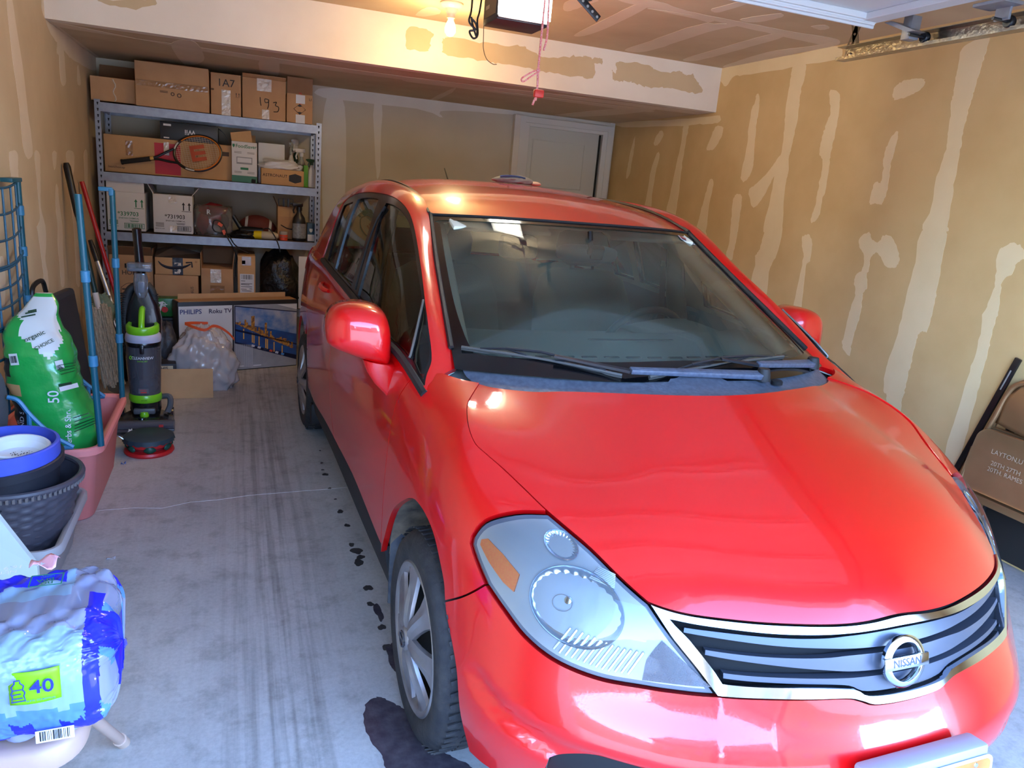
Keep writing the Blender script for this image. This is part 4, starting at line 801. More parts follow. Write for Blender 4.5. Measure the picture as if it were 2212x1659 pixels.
    # ------- door handles
    for s in (1, -1):
        for (u, v, w) in ((3.02, .73, .17), (2.36, .70, .17)):
            P = LO.ev([(u+(t-.5)*w, v+.01*t) for t in np.linspace(0, 1, 9)]); N_ = LO.nrm([(u, v)])[0]; N_ = N_ if N_[0] > 0 else -N_
            g = G(); Q = [Vector((-s*(p[0]+.022*math.sin(PI*t)**.6+.002), p[1], p[2])) for p, t in zip(P, np.linspace(0, 1, 9))]
            g.tube(Q, [.008, .012, .014, .014, .014, .014, .014, .012, .008], 8); g.obj('door_handle', paint, car)
    # ------- wheels
    tyre_m = mat('tyre_rubber', (38, 39, 42), .78, noise=(26, (70, 68, 66), .6), bump=(90, .2))
    def wheel(s, y, steer=0.):
        w = bpy.data.objects.new('wheel', None); COL.objects.link(w); w.parent = car; w.location = (-s*.875, y, .288); w.rotation_euler = (0, 0, steer)
        M = Matrix.Rotation(-PI/2 if s > 0 else PI/2, 4, 'Y')          # local z -> outboard
        g = G(); g.lathe([(.188, -.012), (.200, .004), (.215, .010), (.245, .011), (.262, .004), (.272, -.008), (.281, -.022), (.285, -.04), (.286, -.10), (.285, -.16), (.278, -.178), (.262, -.19), (.235, -.196), (.20, -.188)], 72, M); g.obj('tyre', tyre_m, w, 50)
        g = G()
        for k in range(60):
            a = 2*PI*k/60
            for z, sk in ((-.028, .2), (-.075, -.2), (-.125, .2)):
                g.box((0, 0, 0), (.004, .010, .034), M @ Matrix.Rotation(a, 4, 'Z') @ T(.2865, 0, z, sk))
        o = g.obj('tread_block', tyre_m, w, 0); o['kind'] = 'stuff'
        g = G(); g.lathe([(.188, -.015), (.186, -.06), (.165, -.10), (.05, -.10), (0, -.10)], 48, M); g.obj('wheel_rim_inner', mat('wheel_inner_dark', (40, 38, 36), .6), w)  # dark inner barrel of the wheel behind the hubcap spokes
        g = G(); g.lathe([(.176, -.012), (.184, .004), (.197, .008), (.203, .004), (.200, -.012)], 64, M); g.obj('hubcap_rim', silver, w, 50)
        n = 7; hub = []
        for k in range(n):
            g = G(); A = M @ Matrix.Rotation(2*PI*k/n+.25, 4, 'Z')
            rows = []
            for r, wd, zc, dz in ((.020, .022, .026, .0), (.05, .026, .024, .007), (.09, .027, .017, .009), (.13, .033, .009, .008), (.165, .044, .004, .004), (.186, .056, .003, .0)):
                rows.append([(r, -wd, zc-.012), (r, -wd*.92, zc-.002), (r, -wd*.35, zc+.001), (r, 0, zc+dz), (r, wd*.35, zc+.001), (r, wd*.92, zc-.002), (r, wd, zc-.012)])
            g.loft(rows, A, caps=False, closed=False); g.obj('spoke', silver, w, 25)
        g = G(); g.lathe([(0, .034), (.022, .034), (.030, .031), (.034, .024), (.036, .014)], 28, M); cap = g.obj('hub_cap', silver, w, 50)
        g = G(); g.tube([(.020*math.cos(2*PI*k/20), .020*math.sin(2*PI*k/20), .035) for k in range(20)], .003, 5, M, closed=True); g.box((0, 0, .035), (.05, .010, .004), M @ Matrix.Rotation(PI/2, 4, 'Z')); g.obj('hub_emblem', mat('emblem_grey', (96, 98, 104), .3, .8), cap)
    for s in (1, -1): wheel(s, .086, .0); wheel(s, 2.705)
    # wheel housings and mud flaps
    for s in (1, -1):
        for y in (.095, 2.74):
            g = G(); M = Matrix.Translation((-s*.70, y, .285)) @ Matrix.Rotation(PI/2, 4, 'Y')
            g.lathe([(.378, -.10 if s > 0 else -.17), (.378, .17 if s > 0 else .10)], 30, M, a0=PI-1.75, a1=PI+1.75); g.lathe([(.379, -.162 if s > 0 else .08), (.379, -.08 if s > 0 else .162)], 24, M, a0=PI-1.45, a1=PI+.15); g.obj('wheel_housing', mat('dusty_liner', (158, 142, 120), .95, noise=(14, (64, 58, 54), .9), bump=(30, .4)), car)
            g = G(); g.box((-s*.5, y, .33), (.02, .74, .62)); g.obj('wheel_well_wall', dark, car, 0)
        g = G(); g.loft([[(-s*(.80+.06*t), .455+.02*abs(t-.5), z) for t in np.linspace(0, 1, 5)]+[(-s*(.86-.06*t), .475, z) for t in np.linspace(0, 1, 5)] for z in (.48, .30, .16)]); g.obj('mud_flap', mat('dusty_flap', (72, 82, 96), .85, noise=(30, (120, 122, 124), .6)), car)
        g = G(); g.box((-s*.80, 2.37, .19), (.15, .05, .12), bev=.012); g.obj('mud_flap', rub, car)
    g = G(); g.box((0, 1.5, .20), (1.30, 3.5, .04)); g.box((0, -.28, .4), (1.1, .10, .38)); g.obj('underbody', dark, car, 0)
    # ------- number plate
    pl = bpy.data.objects.new('number_plate', None); COL.objects.link(pl); pl.parent = car; pl.location = (.0, -.772, .322); pl.rotation_euler = (-.12, 0, 0)
    g = G(); g.box((-.02, .022, .02), (.33, .05, .15), bev=.008); g.obj('plate_bracket', mat('bracket_grey', (150, 154, 164), .5), pl)
    def rrect(w, h, r):
        return [(sx*(w-r)+r*math.cos(a+q), sy*(h-r)+r*math.sin(a+q)) for sx, sy, q in ((1, 1, 0), (-1, 1, PI/2), (-1, -1, PI), (1, -1, 1.5*PI)) for a in np.linspace(0, PI/2, 5)]
    g = G(); g.prism(rrect(.152, .076, .018), 0, .002, front(0, -.006, 0)); g.obj('plate_border', mat('plate_white', (228, 230, 236), .4), pl, 30)
    g = G(); g.prism(rrect(.145, .069, .014), .002, .0026, front(0, -.006, 0)); g.obj('plate_face', mat('plate_orange', (214, 98, 40), .4, noise=(12, (240, 150, 70), .8)), pl, 30)
    g = G(); v, f = text_geo('K', .052, .012); g.add(v, f, front(.045, -.0090, .030)); g.obj('plate_lettering', mat('plate_ink', (238, 232, 226), .5), pl, 0, fix=False)
    g = G(); g.lathe([(0, .002), (.005, .0015), (.006, 0)], 10, front(.10, -.0085, .06)); g.lathe([(0, .002), (.005, .0015), (.006, 0)], 10, front(-.10, -.0085, .06)); g.obj('plate_screw', chrome, pl)
    for s in (1, -1):
        panel('tail_lamp', LO, [[(4.12, .62), (4.30, .60), (4.52, .60)], [(4.52, .60), (4.50, .94)], [(4.50, .94), (4.20, .95), (4.05, .93)], [(4.05, .93), (4.08, .75), (4.12, .62)]] if s == 1 else mirror_uv([[(4.12, .62), (4.30, .60), (4.52, .60)], [(4.52, .60), (4.50, .94)], [(4.50, .94), (4.20, .95), (4.05, .93)], [(4.05, .93), (4.08, .75), (4.12, .62)]]), mat('tail_lamp_red', (150, 8, 14), .15, coat=1.), car, step=.05, off=.004)
    # ------- antenna
    g = G(); g.lathe([(0, .02), (.014, .018), (.02, 0)], 12, T(-.02, 2.86, 1.440)); g.tube([(-.02, 2.86, 1.45), (-.021, 2.92, 1.49), (-.022, 2.99, 1.545)], [.007, .004, .003], 6); g.obj('antenna', rub, car)
    # ------- cabin
    g = G(); g.grid(lambda a, b: ((a-.5)*1.44*(1-.04*b), .24+.20*abs(2*a-1)**2.5+.62*b, .90+.085*math.sin(min(1, b*1.25)*PI*.55)-.10*max(0, b-.82)/.18-.018*abs(2*a-1)**2), 30, 16)
    g.obj('dashboard', dash, car)
    g = G(); g.box((0, 1.06, .74), (1.40, .26, .34), bev=.05); g.obj('dashboard_face', dash, car)
    g = G(); rows = [[(x, .80+.18*t, .965+.045*math.sin(PI*t*.8)*math.sin(PI*(x-.16)/.42)) for t in np.linspace(0, 1, 7)] for x in np.linspace(.16, .58, 12)]; g.loft(rows, caps=False, closed=False); g.obj('instrument_hood', dash, car, solid=.01)
    g = G(); g.box((0, .62, .984), (.34, .01, .004), T(0, 0, 0)); [g.box((x, .40+.06*abs(x), .972), (.05, .012, .004)) for x in np.linspace(-.5, .5, 14)]; g.obj('dashboard_vent', dark, car, 0)['kind'] = 'stuff'
    sw = bpy.data.objects.new('steering_wheel', None); COL.objects.link(sw); sw.parent = car; sw.location = (.36, 1.13, .86); sw.rotation_euler = (math.radians(-62), 0, 0)
    g = G(); g.tube([(.182*math.cos(2*PI*k/40), .182*math.sin(2*PI*k/40), 0) for k in range(40)], .016, 10, closed=True); g.obj('rim', mat('steering_grey', (86, 92, 90), .45), sw)
    g = G(); g.sphere((0, -.01, -.01), (.07, .06, .03), 16, 8); g.obj('hub', dash, sw)
    for a in (0.15, PI-.15, -PI/2): g = G(); g.tube([(.05*math.cos(a), .05*math.sin(a), -.01), (.175*math.cos(a), .175*math.sin(a), 0)], [.02, .014], 8); g.obj('spoke', dash, sw)
    def seat(x, y):
        st = bpy.data.objects.new('front_seat', None); COL.objects.link(st); st.parent = car; st.location = (x, y, 0)
        def rr(w, d, z, yc, k=.5):
            pts = []
            for q in range(20):
                a = 2*PI*q/20; c, s_ = math.cos(a), math.sin(a); pts.append((w*abs(c)**k*(1 if c > 0 else -1), yc+d*abs(s_)**k*(1 if s_ > 0 else -1), z))
            return pts
        g = G(); g.loft([rr(.20, .20, .40, -.25), rr(.25, .26, .44, -.25), rr(.255, .27, .50, -.25), rr(.24, .25, .55, -.25), rr(.20, .2, .57, -.25)]); g.obj('cushion', grey, st, 60)
        g = G(); g.loft([rr(.20, .06, .48, 0), rr(.25, .075, .56, .02), rr(.265, .085, .75, .07), rr(.255, .08, .95, .12), rr(.22, .07, 1.06, .15), rr(.15, .05, 1.10, .16)]); g.obj('backrest', grey, st, 60)
        g = G(); g.loft([rr(.08, .03, 1.12, .16), rr(.125, .05, 1.15, .165), rr(.135, .055, 1.21, .175), rr(.12, .05, 1.27, .18), rr(.08, .03, 1.29, .18)]); [g.tube([(xx, .15, 1.06), (xx, .165, 1.14)], .007, 6) for xx in (-.06, .06)]; g.obj('headrest', grey, st, 60)
    seat(-.36, 1.60); seat(.36, 1.60)
    g = G(); g.loft([[(x, 2.38+.12*t, .45+.60*t+ (.02*math.cos(x*9))) for x in np.linspace(-.64, .64, 14)] for t in np.linspace(0, 1, 6)], caps=False, closed=False); g.obj('rear_bench', grey, car, solid=.1)
    for x in (-.33, .33): g = G(); g.box((x, 2.55, 1.13), (.24, .09, .14), bev=.035); g.obj('rear_headrest', grey, car)
    g = G(); g.box((0, 2.9, 1.0), (1.3, .62, .02)); g.obj('parcel_shelf', dash, car)
    rv = bpy.data.objects.new('rear_view_mirror', None); COL.objects.link(rv); rv.parent = car; rv.location = (-.03, .97, 1.243); rv.rotation_euler = (.15, 0, -.12)
    g = G(); g.loft([[(x*k, y, z*k) for x, z in [(.125*abs(math.cos(a))**.55*(1 if math.cos(a) > 0 else -1), .034*abs(math.sin(a))**.6*(1 if math.sin(a) > 0 else -1)) for a in [2*PI*q/28 for q in range(28)]]] for y, k in ((.016, .95), (0, 1), (-.014, .93), (-.022, .7))]); g.obj('mirror_case', mat('mirror_case_grey', (112, 124, 128), .5), rv, 50)
    g = G(); g.tube([(0, -.01, .0), (.0, -.03, .03), (.0, .0, .085)], .011, 8); g.obj('mirror_stalk', black, rv)
    g = G(); g.box((.03, -.02, .02), (.05, .03, .05), T(rx=.3), bev=.006); g.obj('sensor_box', black, rv)
    for s in (1, -1):   # moulded inner covers of the windscreen pillars and door pillars
        rows = []
        for t in np.linspace(-.05, .95, 14):
            c = Vector((-s*(.648-.098*t), .60+.70*t, .955+.355*t)); ax = Vector((-s*-.098, .70, .355)).normalized(); nx = Vector((s, 0, 0)); nx = (nx-ax*nx.dot(ax)).normalized(); ny = ax.cross(nx)
            rows.append([tuple(c+nx*(.046*math.cos(a))+ny*(.030*math.sin(a))) for a in [2*PI*k/16 for k in range(16)]])
        g = G(); g.loft(rows); g.obj('pillar_cover', beige, car, 60)
        rows = []
        for t in np.linspace(0, 1, 10):
            c = Vector((-s*(.790-.115*t-.01*math.sin(PI*t)), 1.50-.04*t, .90+.46*t)); w = .085-.025*t
            rows.append([tuple(c+Vector((.026*math.cos(a), w*math.sin(a), 0))) for a in [2*PI*k/16 for k in range(16)]])
        g = G(); g.loft(rows); g.obj('pillar_cover', beige, car, 60)
        g = G(); g.tube([(-s*.52, 1.26, 1.285), (-s*.545, 1.5, 1.33), (-s*.55, 2.0, 1.35), (-s*.525, 2.6, 1.33)], .030, 10); g.obj('roof_side_trim', beige, car)
        g = G(); g.box((-s*.575, 1.75, 1.315), (.02, .22, .025), bev=.008); g.obj('grab_handle', beige, car)
    for x, in ((-.33,), (.33,)):
        g = G(); g.box((0, 0, 0), (.40, .15, .018), T(x, 1.16, 1.322, .30), bev=.007); g.obj('sun_visor', beige, car)
    for s in (1, -1):
        g = G(); g.tube([(-s*.66, 1.52, 1.30), (-s*.69, 1.52, 1.05), (-s*.72, 1.50, .60)], .004, 4); g.loft([[(-s*(.655+.08*t)-.0, 1.50+dx, 1.28-.75*t) for dx in (-.024, .024)]+[(-s*(.652+.08*t), 1.50+dx, 1.28-.75*t) for dx in (.024, -.024)] for t in np.linspace(0, 1, 8)]); g.obj('seat_belt', mat('belt_grey', (120, 126, 120), .7), car)
        g = G(); g.box((-s*.672, 1.50, 1.20), (.02, .05, .09), bev=.008); g.obj('belt_anchor', beige, car)
    return car
build_car()
# ---------------------------------------------------------------- steel shelving with everything on it
m_card = mat('cardboard_brown', (196, 154, 112), .82, noise=(7, (176, 134, 94), .6), bump=(60, .06)); m_card2 = mat('cardboard_light', (208, 166, 118), .8, noise=(9, (192, 150, 104), .6), bump=(60, .06))
m_cardd = mat('cardboard_dark', (150, 112, 80), .85, noise=(8, (130, 96, 68), .6)); m_wbox = mat('white_carton', (226, 228, 230), .6, noise=(5, (214, 216, 220), .6)); m_ink = mat('print_black', (38, 36, 40), .6); m_ink2 = mat('print_brown_ink', (84, 66, 54), .7)
m_green_ink = mat('print_green', (44, 128, 92), .6); m_tape = mat('packing_tape', (214, 204, 190), .14, coat=.6, bump=(34, .9)); m_tape2 = mat('brown_tape', (162, 122, 84), .2, coat=.4, bump=(30, .4)); m_inside = mat('box_inside_dark', (92, 68, 50), .9)
m_galv = mat('zinc_steel', (156, 162, 172), .42, .65, noise=(24, (130, 136, 146), .6)); m_board = mat('particle_board', (132, 106, 82), .9, noise=(40, (104, 82, 62), .7)); m_hole = mat('hole_dark', (26, 28, 32), .9)
SY = 6.03
def shelf_unit():
    t = thing('steel_shelf_unit', 'grey steel boltless shelf unit against the back wall loaded with boxes', 'shelf', (-.15, 6.26, 0))
    for x in (-.735, .735):
        for y in (-.23, .23):
            s = 1 if x > 0 else -1; q = 1 if y > 0 else -1
            g = G(); g.box((x, y, .905), (.036, .003, 1.81)); g.box((x+s*.018, y-q*.018, .905), (.003, .036, 1.81)); p = g.obj('post', m_galv, t, 0)
            g = G()
            for k in range(44):
                z = .06+.04*k; g.box((x-s*.002, y-.0017, z), (.007, .001, .012)); g.box((x-s*.002, y-.0018, z+.008), (.011, .001, .008))
            g.obj('keyhole', m_hole, p, 0)['kind'] = 'stuff'
    for zt in (1.793, 1.335, .925, .40):
        for y in (-.232, .232):
            g = G(); g.box((0, y, zt-.030), (1.45, .002, .058)); q = -1 if y < 0 else 1; g.box((0, y-q*.008, zt-.002), (1.45, .016, .002)); g.box((0, y-q*.006, zt-.059), (1.45, .012, .002)); g.obj('shelf_beam', m_galv, t, 0)
            if y < 0:
                for x in (-.70, .70):
                    for dz in (-.012, -.045):
                        g = G(); g.lathe([(0, -.004), (.005, -.003), (.006, 0)], 10, T(x+.035*(1 if x > 0 else -1), y-.0015, zt+dz, PI/2*-1+PI)); g.obj('rivet', m_galv, t)
        for x in (-.72, .72):
            g = G(); g.box((x, 0, zt-.03), (.002, .45, .058)); g.obj('shelf_beam', m_galv, t, 0)
        g = G(); g.box((0, 0, zt-.007), (1.436, .452, .012)); g.obj('shelf_board', m_board, t, 0)
shelf_unit()
def carton(name, label, x0, x1, z0, z1, yf, d, m=None, rz=0, open_top=False, group=None, cat='box'):
    m = m or m_card; w, h = x1-x0, z1-z0
    t = thing(name, label, cat, ((x0+x1)/2, yf+d/2, z0+.001), rz, group)
    g = G()
    if open_top:
        k = .004
        g.box((0, 0, k/2), (w, d, k))
        for sy in (-1, 1): g.box((0, sy*(d-k)/2, h/2), (w, k, h))
        for sx in (-1, 1): g.box((sx*(w-k)/2, 0, h/2), (k, d-2*k, h))
    else: g.box((0, 0, h/2), (w, d, h), bev=min(.005, w/20))
    t['w'] = w; t['d'] = d; t['h'] = h
    g.obj('carton_body', m, t, 30)
    return t
def flap(t, m, side, ln, ang, x0=None, x1=None, frac=1.):
    """lid flap hinged on the top edge; ang 0 = lying flat outwards, 90 deg = upright"""
    w, d, h = t['w'], t['d'], t['h']; W = (w if side in 'fb' else d)*frac-.004
    a = math.radians(ang); M0 = {'f': T(0, -d/2+.002, h), 'b': T(0, d/2-.002, h, 0, 0, PI), 'l': T(-w/2+.002, 0, h, 0, 0, -PI/2), 'r': T(w/2-.002, 0, h, 0, 0, PI/2)}[side]
    g = G(); g.box((0, -ln/2, .002), (W, ln, .004), M0 @ Matrix.Rotation(-a, 4, 'X')); return g.obj('flap', m, t, 0)
def tape(t, x, z, w, h, m=None, y=None, rot=0, nm='tape'):
    g = G(); M = front(x, (-t['d']/2 if y is None else y)-.0004, z, rot); n = max(2, int(max(w, h)/.015)); r = random.Random(int(abs(x*999+z*777)))
    if h > w: g.grid(lambda a, b: (-w/2+w*a, -h/2+h*b, .0012+.0022*r.random()), 3, n, M)
    else: g.grid(lambda a, b: (-w/2+w*a, -h/2+h*b, .0012+.0022*r.random()), n, 3, M)
    return g.obj(nm, m or m_tape, t, 0)
def words(t, items, m, nm='printed_text', y=None):
    for s, x, z, size, *k in items:
        g = G(); v, f = text_geo(s, size, k[0] if k else .006); g.add(v, f, front(x, (-t['d']/2 if y is None else y)-.0010, z, k[1] if len(k) > 1 else 0))
        o = g.obj(nm, m, t, 0, fix=False)
    return o
def lines(t, rows, m, h=.004, y=None):
    g = G()
    for x, z, w in rows: plate(g, front(x, (-t['d']/2 if y is None else y)-.0010, z), w, h, .0005)
    o = g.obj('printed_small_print', m, t, 0); o['kind'] = 'stuff'; return o
def up_arrows(t, x, z, s, m):
    g = G()
    for dx in (-.35, .35):
        g.prism([(dx*s-.07*s, -.5*s), (dx*s+.07*s, -.5*s), (dx*s+.07*s, .2*s), (dx*s+.2*s, .2*s), (dx*s, .55*s), (dx*s-.2*s, .2*s), (dx*s-.07*s, .2*s)], 0, .0008, front(x, -t['d']/2-.0004, z))
    g.box((0, -.62*s, .0004), (1.15*s, .06*s, .0008), front(x, -t['d']/2-.0004, z)); return g.obj('handling_mark', m, t, 0)
def lab(t, x, z, w, h, m=None, nm='paper_label', y=None):
    g = G(); plate(g, front(x, (-t['d']/2 if y is None else y)-.0003, z), w, h, .0008); return g.obj(nm, m or m_wbox, t, 0)
def bars(t, x, z, w, h, seed, m=None, y=None):
    g = G(); barcode(g, front(x, (-t['d']/2 if y is None else y)-.0012, z), w, h, 18, seed, .0006); o = g.obj('printed_barcode', m or m_ink, t, 0); o['kind'] = 'stuff'; return o
# --- top shelf, z 1.793
Z1 = 1.794
t = carton('cardboard_box', 'open brown box with a shiny tape streak at the left end of the top shelf', -.925, -.645, Z1+.006, 1.958, 6.06, .36, open_top=True); flap(t, m_cardd, 'b', .13, 62); flap(t, m_cardd, 'r', .02, 60)
g = G(); g.tube([(.005+.008*math.sin(k*1.2), -.181, .005+.016*k) for k in range(10)], .004, 4); g.obj('tape', m_tape, t)
t = carton('cardboard_box', 'largest brown box, dented and taped along its middle, on the top shelf', -.640, -.172, Z1, 2.085, 5.99, .40, rz=-.02); tape(t, .0, .150, .46, .035, m_tape2); lines(t, [(-.055, .112, .05), (-.055, .104, .05)], m_ink2); words(t, [('o', .0, .102, .05, .02), ('o', .042, .098, .06, .01)], m_ink2)
g = G(); g.box((0, 0, 0), (.455, .0015, .0015), T(0, -.2015, .17)); g.obj('lid_seam', m_inside, t, 0)
g = G(); g.grid(lambda a, b: (-.232+.464*a, -.19+.38*b, .291+.02*math.sin(PI*a)*math.sin(PI*b)**.5+.012*a*(1-a)*math.sin(9*a)), 14, 8); g.obj('flap', m_card, t, 30)
t = carton('cardboard_box', 'tall narrow brown box printed 1A7 on the top shelf', -.165, .037, Z1, 2.074, 6.03, .38); words(t, [('1A7', .0, .215, .072, .0)], m_ink); tape(t, .0, .085, .06, .172); up_arrows(t, .078, .145, .026, m_ink)
g = G(); g.box((-.09, -.19, .167), (.02, .003, .012)); g.obj('hand_slot', m_inside, t, 0)
t = carton('cardboard_box', 'brown box with 193 handwritten on its side on the top shelf', .045, .345, Z1, 2.070, 6.03, .40); tape(t, .0, .235, .10, .085); tape(t, .01, .035, .05, .065); flap(t, m_card, 'f', .05, 20)
def scrawl(t, strokes, m, r=.003, nm='handwriting', y=None):
    g = G()
    for s in strokes: g.tube([(x, (-t['d']/2 if y is None else y)-.001, z) for x, z in [(p.x, p.y) for p in smooth_path([(a, b, 0) for a, b in s], 5)]], r, 5)
    return g.obj(nm, m, t)
scrawl(t, [[(-.028, .150), (-.026, .115), (-.022, .092)], [(.028, .140), (.005, .142), (.008, .118), (.030, .124), (.030, .140), (.030, .10), (.022, .075)], [(.062, .122), (.085, .128), (.078, .105), (.10, .095), (.095, .065), (.065, .060)]], m_ink)
t = carton('cardboard_box', 'brown box with a raised dark front flap at the right end of the top shelf', .352, .536, Z1, 1.998, 6.03, .36, m_card); flap(t, m_cardd, 'f', .112, 86); lab(t, .005, .168, .065, .06, m_wbox); words(t, [('FRAGILE', .004, .168, .026, .008, PI/2)], mat('print_red', (206, 52, 48), .6)); lab(t, .005, .03, .066, .06, m_wbox); words(t, [('LI', .075, .172, .026)], m_ink)
g = G(); g.tube([(.0+.042*math.cos(a), -.1812, .098+.036*math.sin(a)) for a in (0, PI/2, PI, 1.5*PI)], .0022, 4, closed=True); g.prism([(.0, .115), (-.018, .12), (0, .134), (.018, .12)], 0, .0008, front(0, -.1803, 0)); g.prism([(.0, .080), (-.018, .075), (0, .062), (.018, .075)], 0, .0008, front(0, -.1803, 0)); g.obj('hazard_diamond', m_ink, t, 0)
# --- second shelf, z 1.335
Z2 = 1.336
m_blk = mat('console_box_black', (44, 50, 58), .4)
t = carton('bicycle_parts_box', 'long brown shipping box with a red printed square on the second shelf', -.868, -.030, Z2, 1.590, 6.10, .30, m_card2); lab(t, -.013, .118, .17, .215, mat('red_print_panel', (196, 52, 70), .6), 'printed_panel'); words(t, [('bestchoice', -.02, .058, .036), ('bestchoicep', -.345, .035, .022)], m_ink2); tape(t, -.26, .17, .045, .10, m_tape2, nm='tape'); tape(t, -.02, .19, .035, .09)
t.name = 'cardboard_box'
g = G(); g.box((.375, -.1506, .19), (.05, .001, .03)); g.obj('printed_mark', m_ink2, t, 0)
t = thing('console_box', 'dark blue-grey console box lying upside down on the long brown box', 'box', (-.315, 6.25, 1.592), 0); t['w'] = .385; t['d'] = .28; t['h'] = .122
g = G(); g.box((0, 0, .061), (.385, .28, .122), bev=.003); g.obj('carton_body', m_blk, t, 30); g = G(); v, f = text_geo('Wii', .050, .014); g.add(v, f, front(.005, -.1412, .062, PI)); g.obj('printed_text', mat('print_white', (226, 228, 232), .5), t, 0, fix=False); lab(t, -.145, .100, .05, .014); lab(t, -.152, .012, .036, .008)
g = G(); g.box((.235, .0, .055), (.09, .27, .004), T(0, 0, 0, 0, .9*0, 0) @ T(0, 0, 0)); g.v = [(.1925+.075*a, -.14+.28*b, .115-.10*a+.02*math.sin(PI*a)) for a in np.linspace(0, 1, 6) for b in (0, 1)]; g.f = [(2*i, 2*i+1, 2*i+3, 2*i+2) for i in range(5)]; g.mi = [0]*5; g.obj('flap', mat('console_flap_grey', (104, 112, 120), .5), t, 30, solid=.002)
def racket():
    t = thing('tennis_racket', 'tennis racket with orange logo on its strings leaning on the long box', 'racket', (-.43, 6.045, 1.478), rot=(-.16, math.radians(-12)*-1*-1, 0))
    m_fr = mat('racket_black', (26, 26, 28), .3); m_or = mat('racket_orange', (226, 130, 44), .35); m_wh = mat('racket_white', (226, 226, 224), .35)
    cx, rx, rz = .175, .158, .122; N_ = 48
    P = [(cx+rx*math.cos(2*PI*k/N_), 0, rz*math.sin(2*PI*k/N_)) for k in range(N_)]
    g = G(); g.tube(P, .0095, 8, closed=True); g.obj('frame', m_fr, t)
    g = G(); g.tube([(cx+(rx-.004)*math.cos(a), -.0085, (rz-.004)*math.sin(a)) for a in np.linspace(-1.9, 2.2, 40)], .004, 5); g.obj('frame_stripe', m_or, t)
    for a0, a1 in ((2.35, 2.75), (4.0, 4.4)):
        g = G(); g.tube([(cx+(rx+.001)*math.cos(a), -.0075, (rz+.001)*math.sin(a)) for a in np.linspace(a0, a1, 8)], .0055, 6); g.obj('frame_stripe', m_wh, t)
    for s in (1, -1): g = G(); g.tube(smooth_path([(cx-rx*.93, 0, s*.05), (-.03, 0, s*.032), (-.09, 0, s*.010), (-.13, 0, s*.004)], 5), .0085, 8); g.obj('throat', m_fr, t)
    g = G(); g.tube([(-.12, 0, 0), (-.14, 0, 0), (-.145, 0, 0), (-.32, 0, 0), (-.325, 0, 0), (-.335, 0, 0)], [.012, .013, .0165, .0165, .019, .018], 8); g.obj('handle', mat('grip_black', (30, 30, 32), .85, bump=(90, .5)), t)
    g = G(); g.box((-.133, -.013, 0), (.024, .006, .022), bev=.002); g.obj('collar_badge', mat('badge_gold', (214, 170, 80), .4), t)
    g = G()
    for k in range(-8, 9):
        x = k*.0175; z = rz*math.sqrt(max(0, 1-(x/rx)**2)); g.tube([(cx+x, 0, -z), (cx+x, 0, z)], .0010, 4)
        z = k*.0135
        if abs(z) < rz: x = rx*math.sqrt(1-(z/rz)**2); g.tube([(cx-x, .001, z), (cx+x, .001, z)], .0010, 4)
    g.obj('string', mat('string_cream', (226, 206, 176), .6), t)['kind'] = 'stuff'
    g = G(); W = [(-.062, .07), (-.035, -.075), (0, .02), (.035, -.075), (.062, .07)]
    for z in (-1, 0, 1): g.box((0, 0, 0), (.085, .0012, .026), T(cx+.01, -.002, z*.042)); 
    g.box((0, 0, 0), (.026, .0012, .11), T(cx-.035, -.002, 0)); g.obj('string_logo', mat('logo_orange', (206, 92, 60), .7, alpha=.75), t, 0)
    return t
racket()
t = carton('appliance_box', 'white kitchen appliance box with green foot and open top on the second shelf', -.031, .146, Z2, 1.624, 6.05, .26, m_wbox); flap(t, m_card2, 'b', .06, 80, frac=.96); 
g = G(); g.v = [(-.088, -.10, .29), (.055, -.10, .29), (.045, -.10, .372), (-.095, -.10, .345)]; g.f = [(0, 1, 2, 3)]; g.mi = [0]; g.obj('flap', m_card2, t, 0, solid=.004)
lab(t, 0, .024, .176, .047, mat('green_band', (58, 122, 96), .5), 'printed_band'); lab(t, .063, .014, .030, .028); bars(t, .063, .014, .026, .024, 4); words(t, [('FoodSaver', .012, .255, .034, .012)], m_green_ink); lines(t, [(.0, .098, .055)], m_green_ink, .016)
g = G(); g.prism([(-.082, .268), (-.066, .268), (-.066, .253), (-.074, .242), (-.082, .253)], 0, .0008, front(0, -.1304, 0)); g.obj('shield_mark', m_green_ink, t, 0)
g = G(); g.box((0, 0, 0), (.11, .001, .05), T(.0, -.1306, .155), bev=.0004); g.obj('product_picture', mat('picture_grey', (150, 154, 160), .5), t, 0); g = G(); g.box((0, 0, 0), (.098, .001, .032), T(.0, -.1312, .158)); g.obj('product_picture', mat('picture_white', (222, 224, 228), .5), t, 0)
lines(t, [(x, z+dz, .05) for x, z in ((-.045, .215), (.045, .215), (-.045, .075), (.045, .075)) for dz in (0, -.008)], mat('print_grey', (140, 140, 140), .6), .0035)
t = carton('white_box', 'plain white box standing behind the crumpled white bag on the second shelf', .158, .350, Z2, 1.636, 6.20, .24, m_wbox)
t = carton('cardboard_box', 'small tan box printed ASTRONAUT at the right of the second shelf', .174, .482, Z2, 1.452, 6.04, .14, m_card2); words(t, [('ASTRONAUT', -.055, .068, .030, .004)], m_ink)
g = G(); g.prism([(.045, .036), (.045, .078), (.09, .092), (.135, .078), (.135, .036), (.09, .022)], 0, .0008, front(0, -.0704, 0)); g.obj('printed_badge', m_ink, t, 0); words(t, [("BACKPACKER'S", .09, .066, .0115), ('PANTRY', .09, .047, .014)], m_card2)
